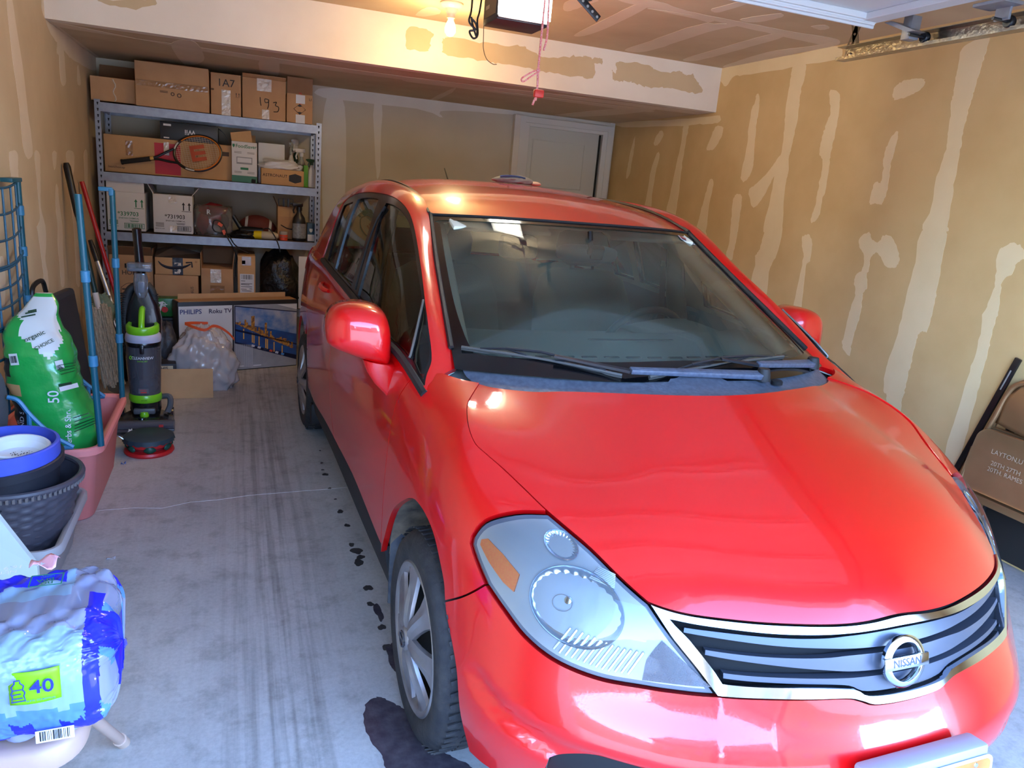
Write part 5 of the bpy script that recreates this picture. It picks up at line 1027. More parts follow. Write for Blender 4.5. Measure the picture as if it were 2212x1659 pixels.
def lumpy(name, label, cat, loc, size, m, seed, amp=.25, fine=.08, nu=36, nv=22, flat=.35, rz=0, parent=None, squash=None):
    """a soft closed bag: a squashed ball pushed in and out in folds and standing on a flat base"""
    from mathutils import noise as mn
    t = thing(name, label, cat, loc, rz) if parent is None else None
    def f(a, b):
        th = 2*PI*a; ph = PI*b; c = Vector((math.sin(ph)*math.cos(th), math.sin(ph)*math.sin(th), -math.cos(ph)))
        q = Vector((c.x*1.6+seed*3.1, c.y*1.6, c.z*1.6)); r = 1+amp*mn.noise(q)+fine*mn.noise(q*3.4)+fine*.6*abs(mn.noise(q*7.))
        x, y, z = c.x*r, c.y*r, c.z*r
        if squash: x, y, z = squash(x, y, z)
        z = max(z, -1+flat)
        return (x*size[0], y*size[1], (z+1-flat)*size[2])
    g = G(); g.grid(f, nu, nv); return t, g
m_wplastic = mat('white_plastic_film', (224, 226, 228), .3, coat=.3, bump=(30, .4))
t, g = lumpy('plastic_bag', 'crumpled white plastic bag lying on the small tan box', 'bag', (.315, 6.10, 1.453), (.150, .06, .044), m_wplastic, 3, .35, .2); g.obj('film', m_wplastic, t, 70)
m_gbox = mat('green_box', (92, 164, 46), .5)
t = carton('green_box', 'bright green packet beside the tan box at the right end of the second shelf', .484, .515, Z2, 1.497, 6.09, .10, m_gbox)
def spray(name, label, x, y, z, h, r, m_body, m_head, rz=0, tilt=0, labm=None):
    t = thing(name, label, 'bottle', (x, y, z), rot=(0, tilt, rz)); k = h/.28
    g = G(); g.lathe([(0, 0), (r*.92, .0), (r, .01*k), (r, .13*k), (r*.85, .165*k), (r*.42, .195*k), (r*.34, .21*k), (r*.34, .225*k)], 20, Matrix.Diagonal((1, .68, 1, 1))); g.obj('bottle_body', m_body, t)
    if labm: g = G(); g.lathe([(r*1.012, .02*k), (r*1.012, .125*k)], 20, Matrix.Diagonal((1, .69, 1, 1)), a0=PI*1.1, a1=PI*1.9); g.obj('bottle_label', labm, t)
    g = G(); g.lathe([(r*.42, .215*k), (r*.44, .24*k), (r*.3, .245*k)], 14); g.box((-.012*k, 0, .258*k), (.075*k, .022*k, .03*k), bev=.006*k); g.box((-.056*k, 0, .262*k), (.018*k, .016*k, .016*k), bev=.003*k); g.tube([(-.03*k, 0, .245*k), (-.042*k, 0, .215*k), (-.036*k, 0, .195*k)], .006*k, 6); g.obj('trigger_head', m_head, t)
    return t
m_bw = mat('bottle_white', (222, 222, 220), .4); m_bg = mat('bottle_dark_green', (30, 72, 50), .4); m_bclr = mat('bottle_smoky', (150, 156, 150), .25); m_by = mat('label_yellow', (214, 200, 70), .5)
spray('spray_bottle', 'white spray bottle behind the white bag, leftmost of the bottles', .402, 6.27, Z2+.003, .33, .036, m_bw, m_bclr, 1.4, 0)
spray('spray_bottle', 'tall white bottle with a green and yellow label above the other bottles', .442, 6.37, Z2+.003, .36, .036, m_bg, m_bw, 1.2, 0, m_by)
spray('spray_bottle', 'clear spray bottle with a white trigger beside the green packet', .478, 6.25, Z2+.003, .29, .036, m_bclr, m_bw, .2, 0, m_bw)
spray('spray_bottle', 'dark green trigger bottle with a white label at the shelf end', .545, 6.12, Z2+.003, .215, .030, m_bw, m_bg, .5, 0, m_bw)
# --- third shelf, z .925
Z3 = .926
def chem(x0, x1, z1, num, mi, label, fl):
    t = carton('chemical_carton', label, x0, x1, Z3+.008, z1, 6.05, .30, m_wbox, cat='box'); t.name = 'white_carton'; w = x1-x0; h = z1-Z3
    words(t, [('*'+num, .012, .118, .040, .012), ('SPARTAN CHEMICAL', .015, .088, .014, .01), ('MADE IN USA', -w*.34, .030, .010)], mi); lines(t, [(.05, .072, .06), (.05, .066, .05)], mi, .003)
    up_arrows(t, w*.34, .195, .055, mi); bars(t, w*.2, .036, .115, .026, int(num), mi)
    g = G(); 
    for q in range(4): g.box((-w*.34, -.1505, .046+.008*q), (.055, .001, .005))
    g.obj('printed_flag', mi if mi is m_green_ink else mat('print_grey', (140, 140, 140), .6), t, 0)
    g = G(); 
    for dz in (.0, .034): g.box((w*.2, -.1506, .019+dz), (.128, .001, .003))
    for dx in (-.064, .064): g.box((w*.2+dx, -.1506, .036), (.003, .001, .036))
    g.obj('printed_frame', mi, t, 0)
    return t
t = chem(-.862, -.617, 1.205, '339703', m_green_ink, 'white carton printed 339703 in green at the left of the third shelf', 1); flap(t, m_wbox, 'f', .075, 88)
t = chem(-.566, -.302, 1.208, '731903', m_ink, 'white carton printed 731903 in black with open flaps on the third shelf', 1); tape(t, -.0, .245, .055, .058, m_tape); tape(t, .0, .03, .05, .05)
flap(t, m_wbox, 'b', .09, 80); flap(t, m_wbox, 'l', .085, 62); flap(t, m_wbox, 'r', .075, 50); g = G(); g.box((0, 0, t['h']-.01), (t['w']-.02, .27, .01)); g.obj('box_content', mat('blue_liner', (34, 40, 84), .5), t, 0)
t, g = lumpy('plastic_bag', 'clear plastic bag filled with red things on the third shelf', 'bag', (-.165, 6.16, Z3), (.135, .09, .145), None, 8, .25, .14, squash=lambda x, y, z: (max(-1, min(1, x*1.25)), y, max(-1, min(.9, z*1.2)))); g.obj('film', thin_glass('bag_film', (236, 236, 236), (0, 1.5), .18, (214, 210, 208), .12), t, 70)
m_redc = mat('red_cloth', (158, 30, 44), .8, noise=(12, (110, 18, 30), .7))
from mathutils import noise as _mn
for i, (x, z, sx, sz, mm) in enumerate(((.0, .19, .10, .05, m_redc), (-.07, .09, .045, .08, m_redc), (.07, .10, .04, .07, mat('grey_cloth_lump', (92, 90, 92), .8)), (.0, .05, .06, .04, mat('pale_cloth_lump', (180, 172, 168), .8)), (.03, .12, .06, .04, m_redc))):
    gg = G(); gg.sphere((0, 0, 0), 1, 18, 10); gg.v = [((v[0]*sx*(1+.3*_mn.noise(Vector(v)*2+Vector((i*5, 0, 0))))), v[1]*.055, v[2]*sz*(1+.3*_mn.noise(Vector(v)*2+Vector((i*5, 3, 0))))) for v in gg.v]; gg.v = [(a+x, b, c+z) for a, b, c in gg.v]; gg.obj('bag_content', mm, t, 60)
gg = G(); v, f = text_geo('R', .05, .01); gg.add(v, f, front(-.03, -.083, .175)); gg.obj('printed_text', mat('print_white', (226, 228, 232), .5), t, 0, fix=False)
t = thing('football', 'brown leather football with white stripes lying at the back of the third shelf', 'ball', (.157, 6.27, Z3+.086), rot=(0, .12, 0))
g = G(); g.loft([[(.14*u, .082*(1-u*u)**.72*math.cos(a), .082*(1-u*u)**.72*math.sin(a)) for a in [2*PI*k/24 for k in range(24)]] for u in np.sin(np.linspace(-PI/2, PI/2, 25))], caps=False); g.obj('leather_shell', mat('football_leather', (112, 50, 44), .55, bump=(260, .4)), t, 70)
for s in (-1, 1): g = G(); g.loft([[(.14*u, .0828*(1-u*u)**.72*math.cos(a), .0828*(1-u*u)**.72*math.sin(a)) for a in [2*PI*k/24 for k in range(24)]] for u in np.linspace(.56*s, .70*s, 4)], caps=False); g.obj('stripe', m_bw, t, 70)
t = thing('hair_dryer', 'black blower tool with its handle up on a black bag on the third shelf', 'tool', (.05, 6.12, Z3), 0)
m_blkp = mat('black_plastic', (24, 25, 28), .35)
g = G(); g.tube([(-.075, 0, .16), (-.03, 0, .085), (.0, 0, .05)], [.016, .018, .022], 10); g.obj('handle', m_blkp, t)
g = G(); g.tube([(-.02, 0, .05), (.06, -.01, .055), (.14, -.02, .065)], [.035, .032, .018], 12); g.obj('tool_body', m_blkp, t)
t.name = 'power_blower'
t, g = lumpy('garbage_bag', 'flat black plastic bag under the blower on the third shelf', 'bag', (.075, 6.10, Z3), (.12, .05, .038), None, 5, .3, .15); m_bbag = mat('black_film', (18, 18, 22), .28, bump=(40, .8)); g.obj('film', m_bbag, t, 70)
t = thing('bottle_lying', 'yellow topped cream bottle lying on its side at the shelf edge', 'bottle', (.20, 6.075, Z3+.031), rot=(0, 0, -.12)); t.name = 'fallen_bottle'
g = G(); Mx = Matrix.Rotation(PI/2, 4, 'Y'); g.lathe([(0, -.085), (.024, -.085), (.031, -.07), (.031, -.02)], 18, Mx); g.obj('yellow_cap', mat('cap_yellow', (230, 206, 30), .35), t)
g = G(); g.lathe([(.030, -.02), (.031, .06), (.022, .09), (.014, .10), (0, .10)], 18, Mx); g.obj('bottle_body', mat('bottle_cream', (206, 192, 164), .45), t)
t = thing('jar', 'small clear jar with an orange-red lid on the third shelf edge', 'jar', (.338, 6.065, Z3)); g = G(); g.lathe([(0, .0), (.026, 0), (.030, .004), (.030, .026)], 20); g.obj('jar_lid', mat('lid_orange_red', (226, 74, 44), .4), t); g = G(); g.lathe([(.029, .027), (.030, .04), (.030, .062), (.026, .070), (0, .070)], 20); g.obj('jar_body', mat('jar_grey', (170, 160, 150), .3), t); g = G(); g.lathe([(.0306, .03), (.0306, .045)], 20); g.obj('jar_band', mat('lid_orange_red', (226, 74, 44), .4), t)
t = carton('paper_bag', 'open brown box with hangers sticking out on the third shelf by the right post', .299, .446, Z3, 1.175, 6.16, .20, m_card, open_top=True); t.name = 'cardboard_box'
flap(t, m_cardd, 'l', .075, 65); lab(t, 0, .205, .14, .06, m_card2, 'pasted_panel'); 
g = G(); g.tube(smooth_path([(-.05, -.1008, .11), (0, -.1008, .085), (.05, -.1008, .08)], 5), .004, 5); g.obj('printed_curve', m_ink, t)
t2 = thing('hanger', 'grey plastic hangers poking out of the open brown box', 'hanger', (.36, 6.26, 1.10)); 
for q in range(3): g = G(); g.tube([(-.05+.035*q, .01*q, .05), (-.05+.035*q, .01*q, .13), (-.01+.035*q, .01*q, .135), (-.005+.035*q, .01*q, .05)], .005, 6); g.obj('hanger_loop', mat('hanger_grey', (150, 154, 162), .4), t2)
spray('spray_bottle', 'black trigger spray bottle with a grey label on the third shelf', .455, 6.10, Z3+.001, .30, .052, m_blkp, m_blkp, .1, 0, mat('label_grey', (146, 150, 154), .4, noise=(60, (90, 92, 98), .6)))
t = carton('small_blue_box', 'small blue and white box at the right end of the third shelf', .515, .572, Z3, 1.068, 6.08, .10, mat('blue_box', (48, 84, 112), .5)); lab(t, 0, .030, .05, .05); g = G(); g.prism([(-.012, .10), (.012, .10), (.012, .082), (0, .07), (-.012, .082)], 0, .0008, front(0, -.0504, 0)); g.obj('printed_shield', m_wbox, t, 0)
# power cord with orange tags hanging from the third shelf
t = thing('extension_cord', 'black extension cord with orange tags hanging over the third shelf edge', 'cord', (0, 0, 0)); m_cord = mat('cord_black', (20, 20, 22), .5)
for P in ([(-.17, 6.06, .99), (-.155, 6.05, 1.045), (-.11, 6.05, 1.04), (-.075, 6.04, .985), (-.07, 6.02, .94), (-.05, 6.01, .90), (-.02, 6.01, .845), (.0, 6.015, .78), (-.01, 6.01, .72), (-.012, 5.99, .64)],
          [(-.17, 6.06, .99), (-.15, 6.05, .965), (-.10, 6.05, .955), (-.06, 6.02, .95), (-.02, 6.01, .885), (.03, 6.01, .845), (.09, 6.015, .82)],
          [(.18, 6.06, 1.0), (.23, 6.05, 1.01), (.27, 6.03, .96), (.30, 6.01, .89), (.31, 6.01, .84)]):
    g = G(); g.tube(smooth_path(P, 6), .0045, 6); g.obj('cord', m_cord, t)
for x, z, r_ in ((-.115, 1.02, .6), (-.088, .965, 1.2)): g = G(); g.box((0, 0, 0), (.034, .004, .022), T(x, 6.035, z, 0, r_, 0)); g.obj('cord_tag', mat('tag_orange', (232, 92, 50), .5), t, 0)
# --- bottom shelf, z .40
Z4 = .401
t = carton('moving_box', 'large brown moving box with open flaps and hand hole at the bottom left', -.862, -.578, Z4, .765, 6.02, .38, m_card); t.name = 'cardboard_box'; flap(t, m_cardd, 'f', .10, 40); flap(t, m_cardd, 'r', .05, 85)
g = G(); g.box((.0, -.1905, .285), (.085, .002, .032), bev=.0008); g.obj('hand_slot', mat('hole_dark', (26, 28, 32), .9), t, 0); words(t, [('HOME', .0, .235, .045, .015)], m_ink2); lines(t, [(-.03, .115, .07), (-.02, .09, .08)], m_ink2, .012)
scrawl(t, [[(-.07+.0, .13), (-.02, .16), (.05, .14), (.04, .07), (-.02, .05), (-.07, .08), (-.07, .13)]], m_ink2, .0018, 'printed_ring')
t = carton('cardboard_box', 'plain brown box under the box with the smile arrow', -.567, -.272, Z4, .636, 5.985, .36, m_card); words(t, [('6U5', .105, .13, .03, 0, PI/2)], m_ink2)
t = carton('cardboard_box', 'brown parcel box with a printed smile arrow and dark tape, on another box', -.561, -.256, .638, .765, 5.985, .34, m_card2)
g = G(); g.v = [(-.152, -.17, .127), (.152, -.17, .127), (.152, 0.0, .150), (-.02, -.03, .200), (-.152, 0, .165)]; g.f = [(0, 1, 2, 3), (0, 3, 4)]; g.mi = [0, 0]; g.obj('flap', mat('dark_lid', (78, 66, 60), .6), t, 0, solid=.004)
g = G(); P = smooth_path([(-.130, .098), (-.115, .072), (-.07, .052), (-.02, .050), (.04, .062), (.085, .082)] and [(-.130, .098, 0), (-.105, .070, 0), (-.06, .053, 0), (0, .052, 0), (.05, .064, 0), (.088, .085, 0)], 5)
g.tube([(p.x, -.1708, p.y) for p in P], [.002+.009*math.sin(PI*min(1, i/len(P)*1.0))**.8 for i in range(len(P))], 5); g.tube([(.055, -.1708, .093), (.095, -.1708, .098), (.098, -.1708, .06)], .005, 5); g.obj('smile_arrow', mat('print_navy', (40, 48, 64), .6), t); words(t, [('LI', .125, .102, .02)], m_ink2)
tape(t, .0, .063, .07, .125, mat('dark_tape', (52, 58, 72), .3)); tape(t, .0, .05, .045, .08)
t = carton('cardboard_box', 'brown box with raised side flaps and a pale tape patch on the bottom shelf', -.252, -.027, Z4, .697, 5.985, .34, m_card); flap(t, m_cardd, 'b', .13, 85); flap(t, m_card, 'l', .11, 88); flap(t, m_card, 'r', .12, 84); tape(t, -.01, .24, .075, .10); tape(t, .0, .085, .10, .17, m_tape2)
t = carton('shipping_box', 'tall slim brown box with a white shipping label on the bottom shelf', .004, .130, Z4, .805, 5.96, .36, m_card2); lab(t, .003, .195, .10, .145); bars(t, .003, .245, .08, .034, 31); lines(t, [(-.025, .215, .03), (.0, .195, .08), (-.01, .187, .06), (.0, .172, .08), (-.02, .152, .04), (.03, .156, .02), (.0, .140, .07)], m_ink); lab(t, .0, .365, .065, .065, m_tape2, 'tape'); lab(t, -.02, .355, .024, .026)
t, g = lumpy('garbage_bag', 'full black garbage bag on the bottom shelf at the right', 'bag', (.320, 6.18, Z4), (.15, .15, .26), None, 12, .22, .16, squash=lambda x, y, z: (max(-1, min(1, x*1.2)), y, z)); g.obj('film', m_bbag, t, 70)
t = thing('foam_sheet', 'white foam sheet standing at the right end of the bottom shelf beside the black bag', 'foam', (.512, 6.06, .401)); g = G(); g.box((0, 0, .205), (.12, .012, .41), bev=.002); g.obj('board', m_wbox, t, 30)
# ---------------------------------------------------------------- left wall clutter
m_pink = mat('pink_plastic', (236, 140, 134), .5, bump=(50, .03)); m_teal = mat('teal_pole', (20, 86, 102), .35); m_lblue = mat('light_blue_joint', (54, 124, 164), .4)
def rrect3(x0, x1, y0, y1, z, r, n=5):
    return [(cx+r*math.cos(a), cy+r*math.sin(a), z) for cx, cy, q in ((x1-r, y1-r, 0), (x0+r, y1-r, PI/2), (x0+r, y0+r, PI), (x1-r, y0+r, 1.5*PI)) for a in [q+PI/2*k/(n-1) for k in range(n)]]
def tub(name, label, bx, by, rx, ry, h, m, rim=.022, cat='planter', r=.06):
    t = thing(name, label, cat, ((bx[0]+bx[1])/2, (by[0]+by[1])/2, 0)); cx, cy = t.location.x, t.location.y
    R = lambda k, z, e=0: rrect3(bx[0]*(1-k)+rx[0]*k-cx-e, bx[1]*(1-k)+rx[1]*k-cx+e, by[0]*(1-k)+ry[0]*k-cy-e, by[1]*(1-k)+ry[1]*k-cy+e, z, r+e)
    g = G(); g.loft([R(0, .0, -.01), R(0, .008), R(.85, h*.85, -.004), R(.86, h*.86, -.002), R(.95, h-.028, 0), R(.95, h-.03, rim*.6)], caps=False)
    g.loft([R(1, h-.012, -.012), R(.5, h*.5, -.014), R(.04, .02, -.012)], caps=False)
    g.add(R(0, .0, -.01), [tuple(range(20))[::-1]]); g.add(R(.04, .02, -.012), [tuple(range(20))]); g.obj('tub_wall', m, t, 45)
    g = G(); g.loft([R(.95, h-.034, rim*.6), R(1, h-.03, rim*.85), R(1, h-.008, rim*.9), R(1, h, rim*.55), R(1, h, .0), R(1, h-.012, -.012)], caps=False); g.obj('rolled_rim', m, t, 45)
    return t
t = tub('planter_box', 'pink rectangular tub planter holding the green soil bag', (-.915, -.565), (3.18, 3.83), (-.925, -.520), (3.10, 3.86), .345, m_pink)
g = G(); g.box((.172, -.295, .165), (.004, .055, .06)); g.obj('overflow_window', m_pink, t, 0); g = G(); g.box((.1745, -.295, .165), (.003, .036, .042)); g.obj('overflow_hole', m_hole, t, 0)
def trellis():
    t = thing('planter_trellis', 'teal plastic trellis frame with tall poles standing in the pink planter', 'trellis', (-.7, 3.45, .33))
    def pole(x, y, z0, z1, cols, lean=(0, 0)):
        f = lambda z: (x+.7+lean[0]*(z-z0), y-3.45+lean[1]*(z-z0), z-.33)
        g = G(); g.tube([f(z0), f(z1)], .0125, 10); p = g.obj('pole', m_teal, t)
        for c in cols: g = G(); g.tube([f(c-.022), f(c-.02), f(c+.02), f(c+.022)], [.014, .0165, .0165, .014], 10); g.obj('joint_collar', m_lblue, p)
    pole(-.508, 3.12, .347, 1.308, (.69, 1.012), (-.028, 0)); pole(-.519, 3.81, .34, 1.302, (.63, .98))
    pole(-.905, 3.12, .38, 1.30, (.62, 1.0)); pole(-.905, 3.93, .38, 1.31, (.78, 1.0, 1.18))
    g = G(); g.box((.155, .36, .975), (.055, .022, .018), bev=.003); g.box((.178, .36, .963), (.02, .026, .03), bev=.003); g.obj('end_clip', m_lblue, t)
    mn = mat('teal_net', (28, 88, 116), .4)
    for z0, z1 in ((1.005, 1.31), (.77, .995), (.42, .76)):
        for k in range(4):
            z = z0+(z1-z0)*k/3; g = G(); g.tube([(-.205+.035*math.sin(PI*u), -.30+.78*u, z-.33-.02*math.sin(PI*u)) for u in np.linspace(0, 1, 12)], .0052, 6); g.obj('net_rung', mn, t)
        for u in (.14, .32, .5, .68, .86):
            g = G(); g.tube([(-.205+.035*math.sin(PI*u), -.30+.78*u, z-.33-.02*math.sin(PI*u)) for z in np.linspace(z0, z1, 4)], .0045, 6); g.obj('net_upright', mn, t)
    g = G(); g.box((-.20, .36, .985), (.045, .16, .018), bev=.003); g.obj('top_cap', m_teal, t)
    def brace(pts_list, y):
        g = G()
        for P in pts_list: g.tube(smooth_path([(x+.7, y-3.45, z-.33) for x, z in P], 4), .0085, 6)
        g.obj('corner_brace', m_lblue, t)
    brace([[(-.72, .465), (-.66, .40), (-.595, .345)], [(-.595, .343), (-.70, .338)], [(-.659, .40), (-.661, .345)], [(-.72, .465), (-.705, .42), (-.66, .40)]], 3.82)
    brace([[(-.80, .56), (-.766, .545), (-.729, .485), (-.665, .407), (-.597, .356)], [(-.597, .356), (-.70, .352)], [(-.668, .41), (-.65, .356)], [(-.735, .49), (-.74, .36)]], 3.09)
trellis()
def soil_bag():
    t = thing('potting_soil_bag', 'green and white potting soil bag slumped upright in the pink planter', 'bag', (-.70, 3.38, .05))
    m_g = mat('soil_bag_green', (36, 168, 74), .26, coat=.4, bump=(14, .5)); m_w = mat('soil_bag_white', (226, 228, 226), .35, bump=(14, .5)); m_k = mat('soil_bag_black', (34, 36, 38), .3, bump=(14, .5))
    m_dg = mat('soil_bag_text', (24, 64, 40), .4); m_tanp = mat('soil_bag_tan', (206, 156, 104), .4)
    S = [  # z, x centre, half x, y centre, half y
     (.02, -.0, .105, .0, .15), (.14, .0, .125, .0, .15), (.27, .005, .145, .0, .135), (.36, .0, .143, .0, .125), (.46, -.03, .125, .0, .125), (.56, -.045, .125, .005, .12), (.64, -.05, .12, .01, .11), (.71, -.065, .10, .02, .085), (.755, -.055, .075, .03, .06), (.80, -.035, .055, .04, .035), (.845, -.03, .03, .05, .012)]
    zz = np.array([s[0] for s in S]); kn = np.linspace(0, 1, len(S)); nz, na = 70, 72; B = nat_basis(kn, np.linspace(0, 1, nz+1)) @ np.array(S)
    v = []
    for i, (z, xc, hx, yc, hy) in enumerate(B):
        for k in range(na):
            a = 2*PI*k/na; c, s_ = math.cos(a), math.sin(a); e = .75
            q = Vector((c*2.2+9, s_*2.2, z*9)); w = 1+.05*_mn.noise(q)+.022*math.sin(z*95+3*_mn.noise(q*.6))*(.3+.7*abs(c))
            v.append((xc+hx*w*abs(c)**e*(1 if c > 0 else -1), yc+hy*w*abs(s_)**e*(1 if s_ > 0 else -1), z))
    f = []; mi = []
    for i in range(nz):
        for k in range(na):
            f.append((i*na+k, i*na+(k+1) % na, (i+1)*na+(k+1) % na, (i+1)*na+k)); p = np.mean([v[j] for j in f[-1]], axis=0); x, y, z = p; m = 0
            ang = math.atan2(y-B[i][3], x-B[i][1])                 # -pi/2 faces the camera
            if z > .735-.25*(ang+PI/2)*.1 and z < .835 and -2.9 < ang < -.3: m = 1
            if .61+.10*abs(ang+1.15)*1.1 < z < .745 and -1.95 < ang < -.45: m = 1
            if .16 < z < .45 and -2.75 < ang < -2.15: m = 2
            if .53 < z < .61 and -2.65 < ang < -2.3: m = 2
            if .46 < z < .50 and -2.6 < ang < -2.1: m = 3
            mi.append(m)
    g = G(); g.v = v; g.f = f; g.mi = mi; g.f += [tuple(range(na))[::-1], tuple(nz*na+k for k in range(na))]; g.mi += [0, 1]; g.obj('bag_film', [m_g, m_w, m_k, m_tanp], t, 70)
    def on(z, ang, rot=0, lift=.004):
        i = min(nz-1, int(np.interp(z, B[:, 0], range(nz+1)))); k = int(round((ang % (2*PI))/(2*PI)*na)) % na
        p = Vector(v[i*na+k]); t1 = (Vector(v[i*na+(k+1) % na])-Vector(v[i*na+k-1])).normalized(); t2 = (Vector(v[min(i+1, nz)*na+k])-Vector(v[max(i-1, 0)*na+k])).normalized()
        n = t1.cross(t2).normalized(); y = n.cross(t1); M = Matrix((t1, y, n)).transposed().to_4x4(); M.translation = p+n*lift; return M @ Matrix.Rotation(rot, 4, 'Z')
    wi = mat('print_white', (226, 228, 232), .5)
    for s, z, a, rot, sz, m in (('50', .47, -1.35, PI/2, .055, wi), ('Flowers, Herbs & Shrubs', .29, -1.32, PI/2, .030, wi), ('RAISED BED &', .33, -2.55, PI/2, .030, wi), ('IN-GROUND SOIL', .33, -2.25, PI/2, .030, wi),                                 ('organic', .700, -1.5, .5, .026, m_dg), ('CHOICE', .672, -1.35, .5, .020, m_dg), ('CHOICE', .17, -.75, PI/2+.3, .034, m_dg), ('organic', .15, -.45, PI/2+.3, .034, m_dg)):
        g = G(); vv, ff = text_geo(s, sz, .008); g.add(vv, ff, on(z, a, rot, .007)); g.obj('printed_text', m, t, 0, fix=False)
    for z, a, w, h in ((.615, -2.05, .032, .045), (.585, -.95, .028, .034)):
        g = G(); plate(g, on(z, a, .15, .005), w, h, .001); o = g.obj('barcode_label', mat('paper_white', (228, 228, 226), .5), t, 0); g = G(); barcode(g, on(z-.002, a, .15, .0062), w*.82, h*.6, 12, 3, .0004); b = g.obj('printed_barcode', m_ink, t, 0); b['kind'] = 'stuff'
    g = G(); [plate(g, on(.765+.010*q, -1.75, .3, .007), .05-.01*q, .006, .0006) for q in range(3)]; [plate(g, on(.55+.008*q, -.72, 0, .006), .07, .0025, .0006) for q in range(6)]; [plate(g, on(.33+.009*q, -.85, .2, .006), .09-.006*q, .003, .0006) for q in range(7)]; g.obj('printed_small_print', m_dg, t, 0)['kind'] = 'stuff'
    g = G(); plate(g, on(.49, -.80, 0, .006), .085, .018, .0008); g.obj('printed_white_band', wi, t, 0); g = G(); plate(g, on(.515, -.88, 0, .006), .05, .010, .0008); g.obj('printed_dark_band', m_dg, t, 0)
soil_bag()
t = thing('folding_table', 'folded black table with a carrying handle leaning on the left wall', 'table', (-.775, 4.17, 0), -.12); m_ft = mat('table_charcoal', (44, 48, 60), .5, bump=(120, .05))
g = G(); g.box((0, 0, .385), (.055, .56, .76), T(0, 0, .0, 0, -.12, 0), bev=.018); g.obj('folded_top', m_ft, t, 40); g = G(); g.box((.029, 0, .385), (.004, .50, .70), T(0, 0, 0, 0, -.12, 0), bev=.0015); g.obj('recessed_panel', mat('table_panel', (36, 39, 50), .55), t, 40)
g = G(); g.tube(smooth_path([(-.10, -.20, .775), (-.10, -.17, .83), (-.10, -.06, .84), (-.10, -.02, .78)], 5), .011, 8); g.obj('handle', m_blkp, t)
# long handled tools leaning in the corner
def tool(name, label, p0, p1, r, m, cat='tool'):
    t = thing(name, label, cat, p0); d = Vector(p1)-Vector(p0); return t, d
t, d = tool('shovel', 'long dark green handled tool with a black grip, leaning in the corner', (-.70, 4.98, .012), (-.925, 5.10, 1.385), .014, None)
g = G(); g.tube([d*.22, d*.80], .0155, 10); g.obj('shaft', mat('dark_green_paint', (20, 58, 58), .35), t); g = G(); g.tube([d*.78, d*.80, d*.985, d], [.017, .019, .020, .014], 10); g.obj('grip', m_blkp, t); g = G(); g.tube([d*.37, d*.46], .0165, 10); g.obj('paper_sticker', mat('paper_white', (228, 228, 226), .5), t)
Mz = Matrix.Translation(d*.11) @ d.to_track_quat('Z', 'Y').to_matrix().to_4x4(); g = G(); g.loft([[(x*w, .012*math.cos(x*1.4), z) for x in np.linspace(-1, 1, 9)] for z, w in ((-.14, .02), (-.10, .075), (.02, .09), (.13, .085), (.15, .03))], Mz, caps=False, closed=False); g.obj('blade', mat('dull_steel', (120, 124, 124), .45, .8), t, solid=.002)
t, d = tool('broom', 'red handled broom leaning in the corner behind the green handle', (-.645, 5.46, .10), (-.93, 5.58, 1.27), .012, None)
g = G(); g.tube([d*0, d], .0145, 10); g.obj('shaft', mat('red_paint', (188, 26, 36), .3), t); g = G(); g.box((0, 0, -.05), (.06, .26, .10), bev=.012); g.obj('broom_head', mat('broom_red', (140, 26, 40), .5), t)
t, d = tool('mop', 'silver handled mop with a ribbed grey head between the poles', (-.72, 5.30, .40), (-.862, 5.42, .86), .012, None)
g = G(); g.tube([d*.25, d*.86], .015, 10); g.obj('shaft', mat('brushed_aluminium', (186, 188, 194), .3, .9), t); g = G(); g.tube([d*.84, d, d*1.12], [.017, .017, .013], 10); g.obj('grip', m_blkp, t)
Mz = d.to_track_quat('Z', 'Y').to_matrix().to_4x4()
for q in range(5): g = G(); g.tube([(-.03+.015*q, 0, -.02), (-.03+.015*q, 0, .09), (0, 0, .125)], .006, 6, Mz); g.obj('head_finger', mat('brushed_aluminium', (186, 188, 194), .3, .9), t)
g = G(); g.tube([(0, 0, 0), (.01, .02, -.2), (.02, .03, -.39)], .014, 8); g.obj('lower_shaft', m_blkp, t)
t = thing('woven_mat', 'beige woven mat folded upright behind the teal pole', 'mat', (-.69, 4.72, .02)); m_wv = mat('woven_beige', (178, 160, 134), .9, noise=(60, (140, 122, 98), .6), bump=(120, .8))
for q in range(12):
    zz = np.linspace(.14, .60, 24); g = G(); g.tube([(-.045-.13*(z-.3)+.012*q*.6, -.10+.014*q, z+.016*math.sin(q)) for z in zz], [.0065+.0035*math.sin(40*z+q*PI) for z in zz], 6); g.obj('woven_strand', m_wv, t)
g = G(); g.box((-.075, .0, .07), (.02, .22, .14), bev=.006); g.obj('folded_base', m_wv, t)
t, g = lumpy('plastic_bag', 'pale green plastic bag stuffed behind the teal poles', 'bag', (-.80, 4.98+.22, .42), (.07, .09, .11), None, 21, .3, .2); g.obj('film', thin_glass('green_film', (196, 224, 206), (0, 1.5), .45, (176, 206, 186), .1), t)
t, g = lumpy('plant_pot_heap', 'dark heap of garden cloth on the floor behind the black folded table', 'cloth', (-.56, 5.20, 0), (.09, .12, .20), None, 22, .3, .2); g.obj('cloth_heap', mat('dark_cloth', (58, 60, 60), .9, noise=(10, (88, 84, 70), .7)), t); t.name = 'garden_cloth'
t = thing('paper_scrap', 'crumpled pale paper scrap beside the rear teal pole', 'paper', (-.52, 4.05, 0)); _, g = lumpy('x', '', '', (0, 0, 0), (.028, .03, .055), None, 31, .3, .3, 16, 10, parent=t); g.obj('paper', mat('paper_dull', (196, 190, 176), .8), t)
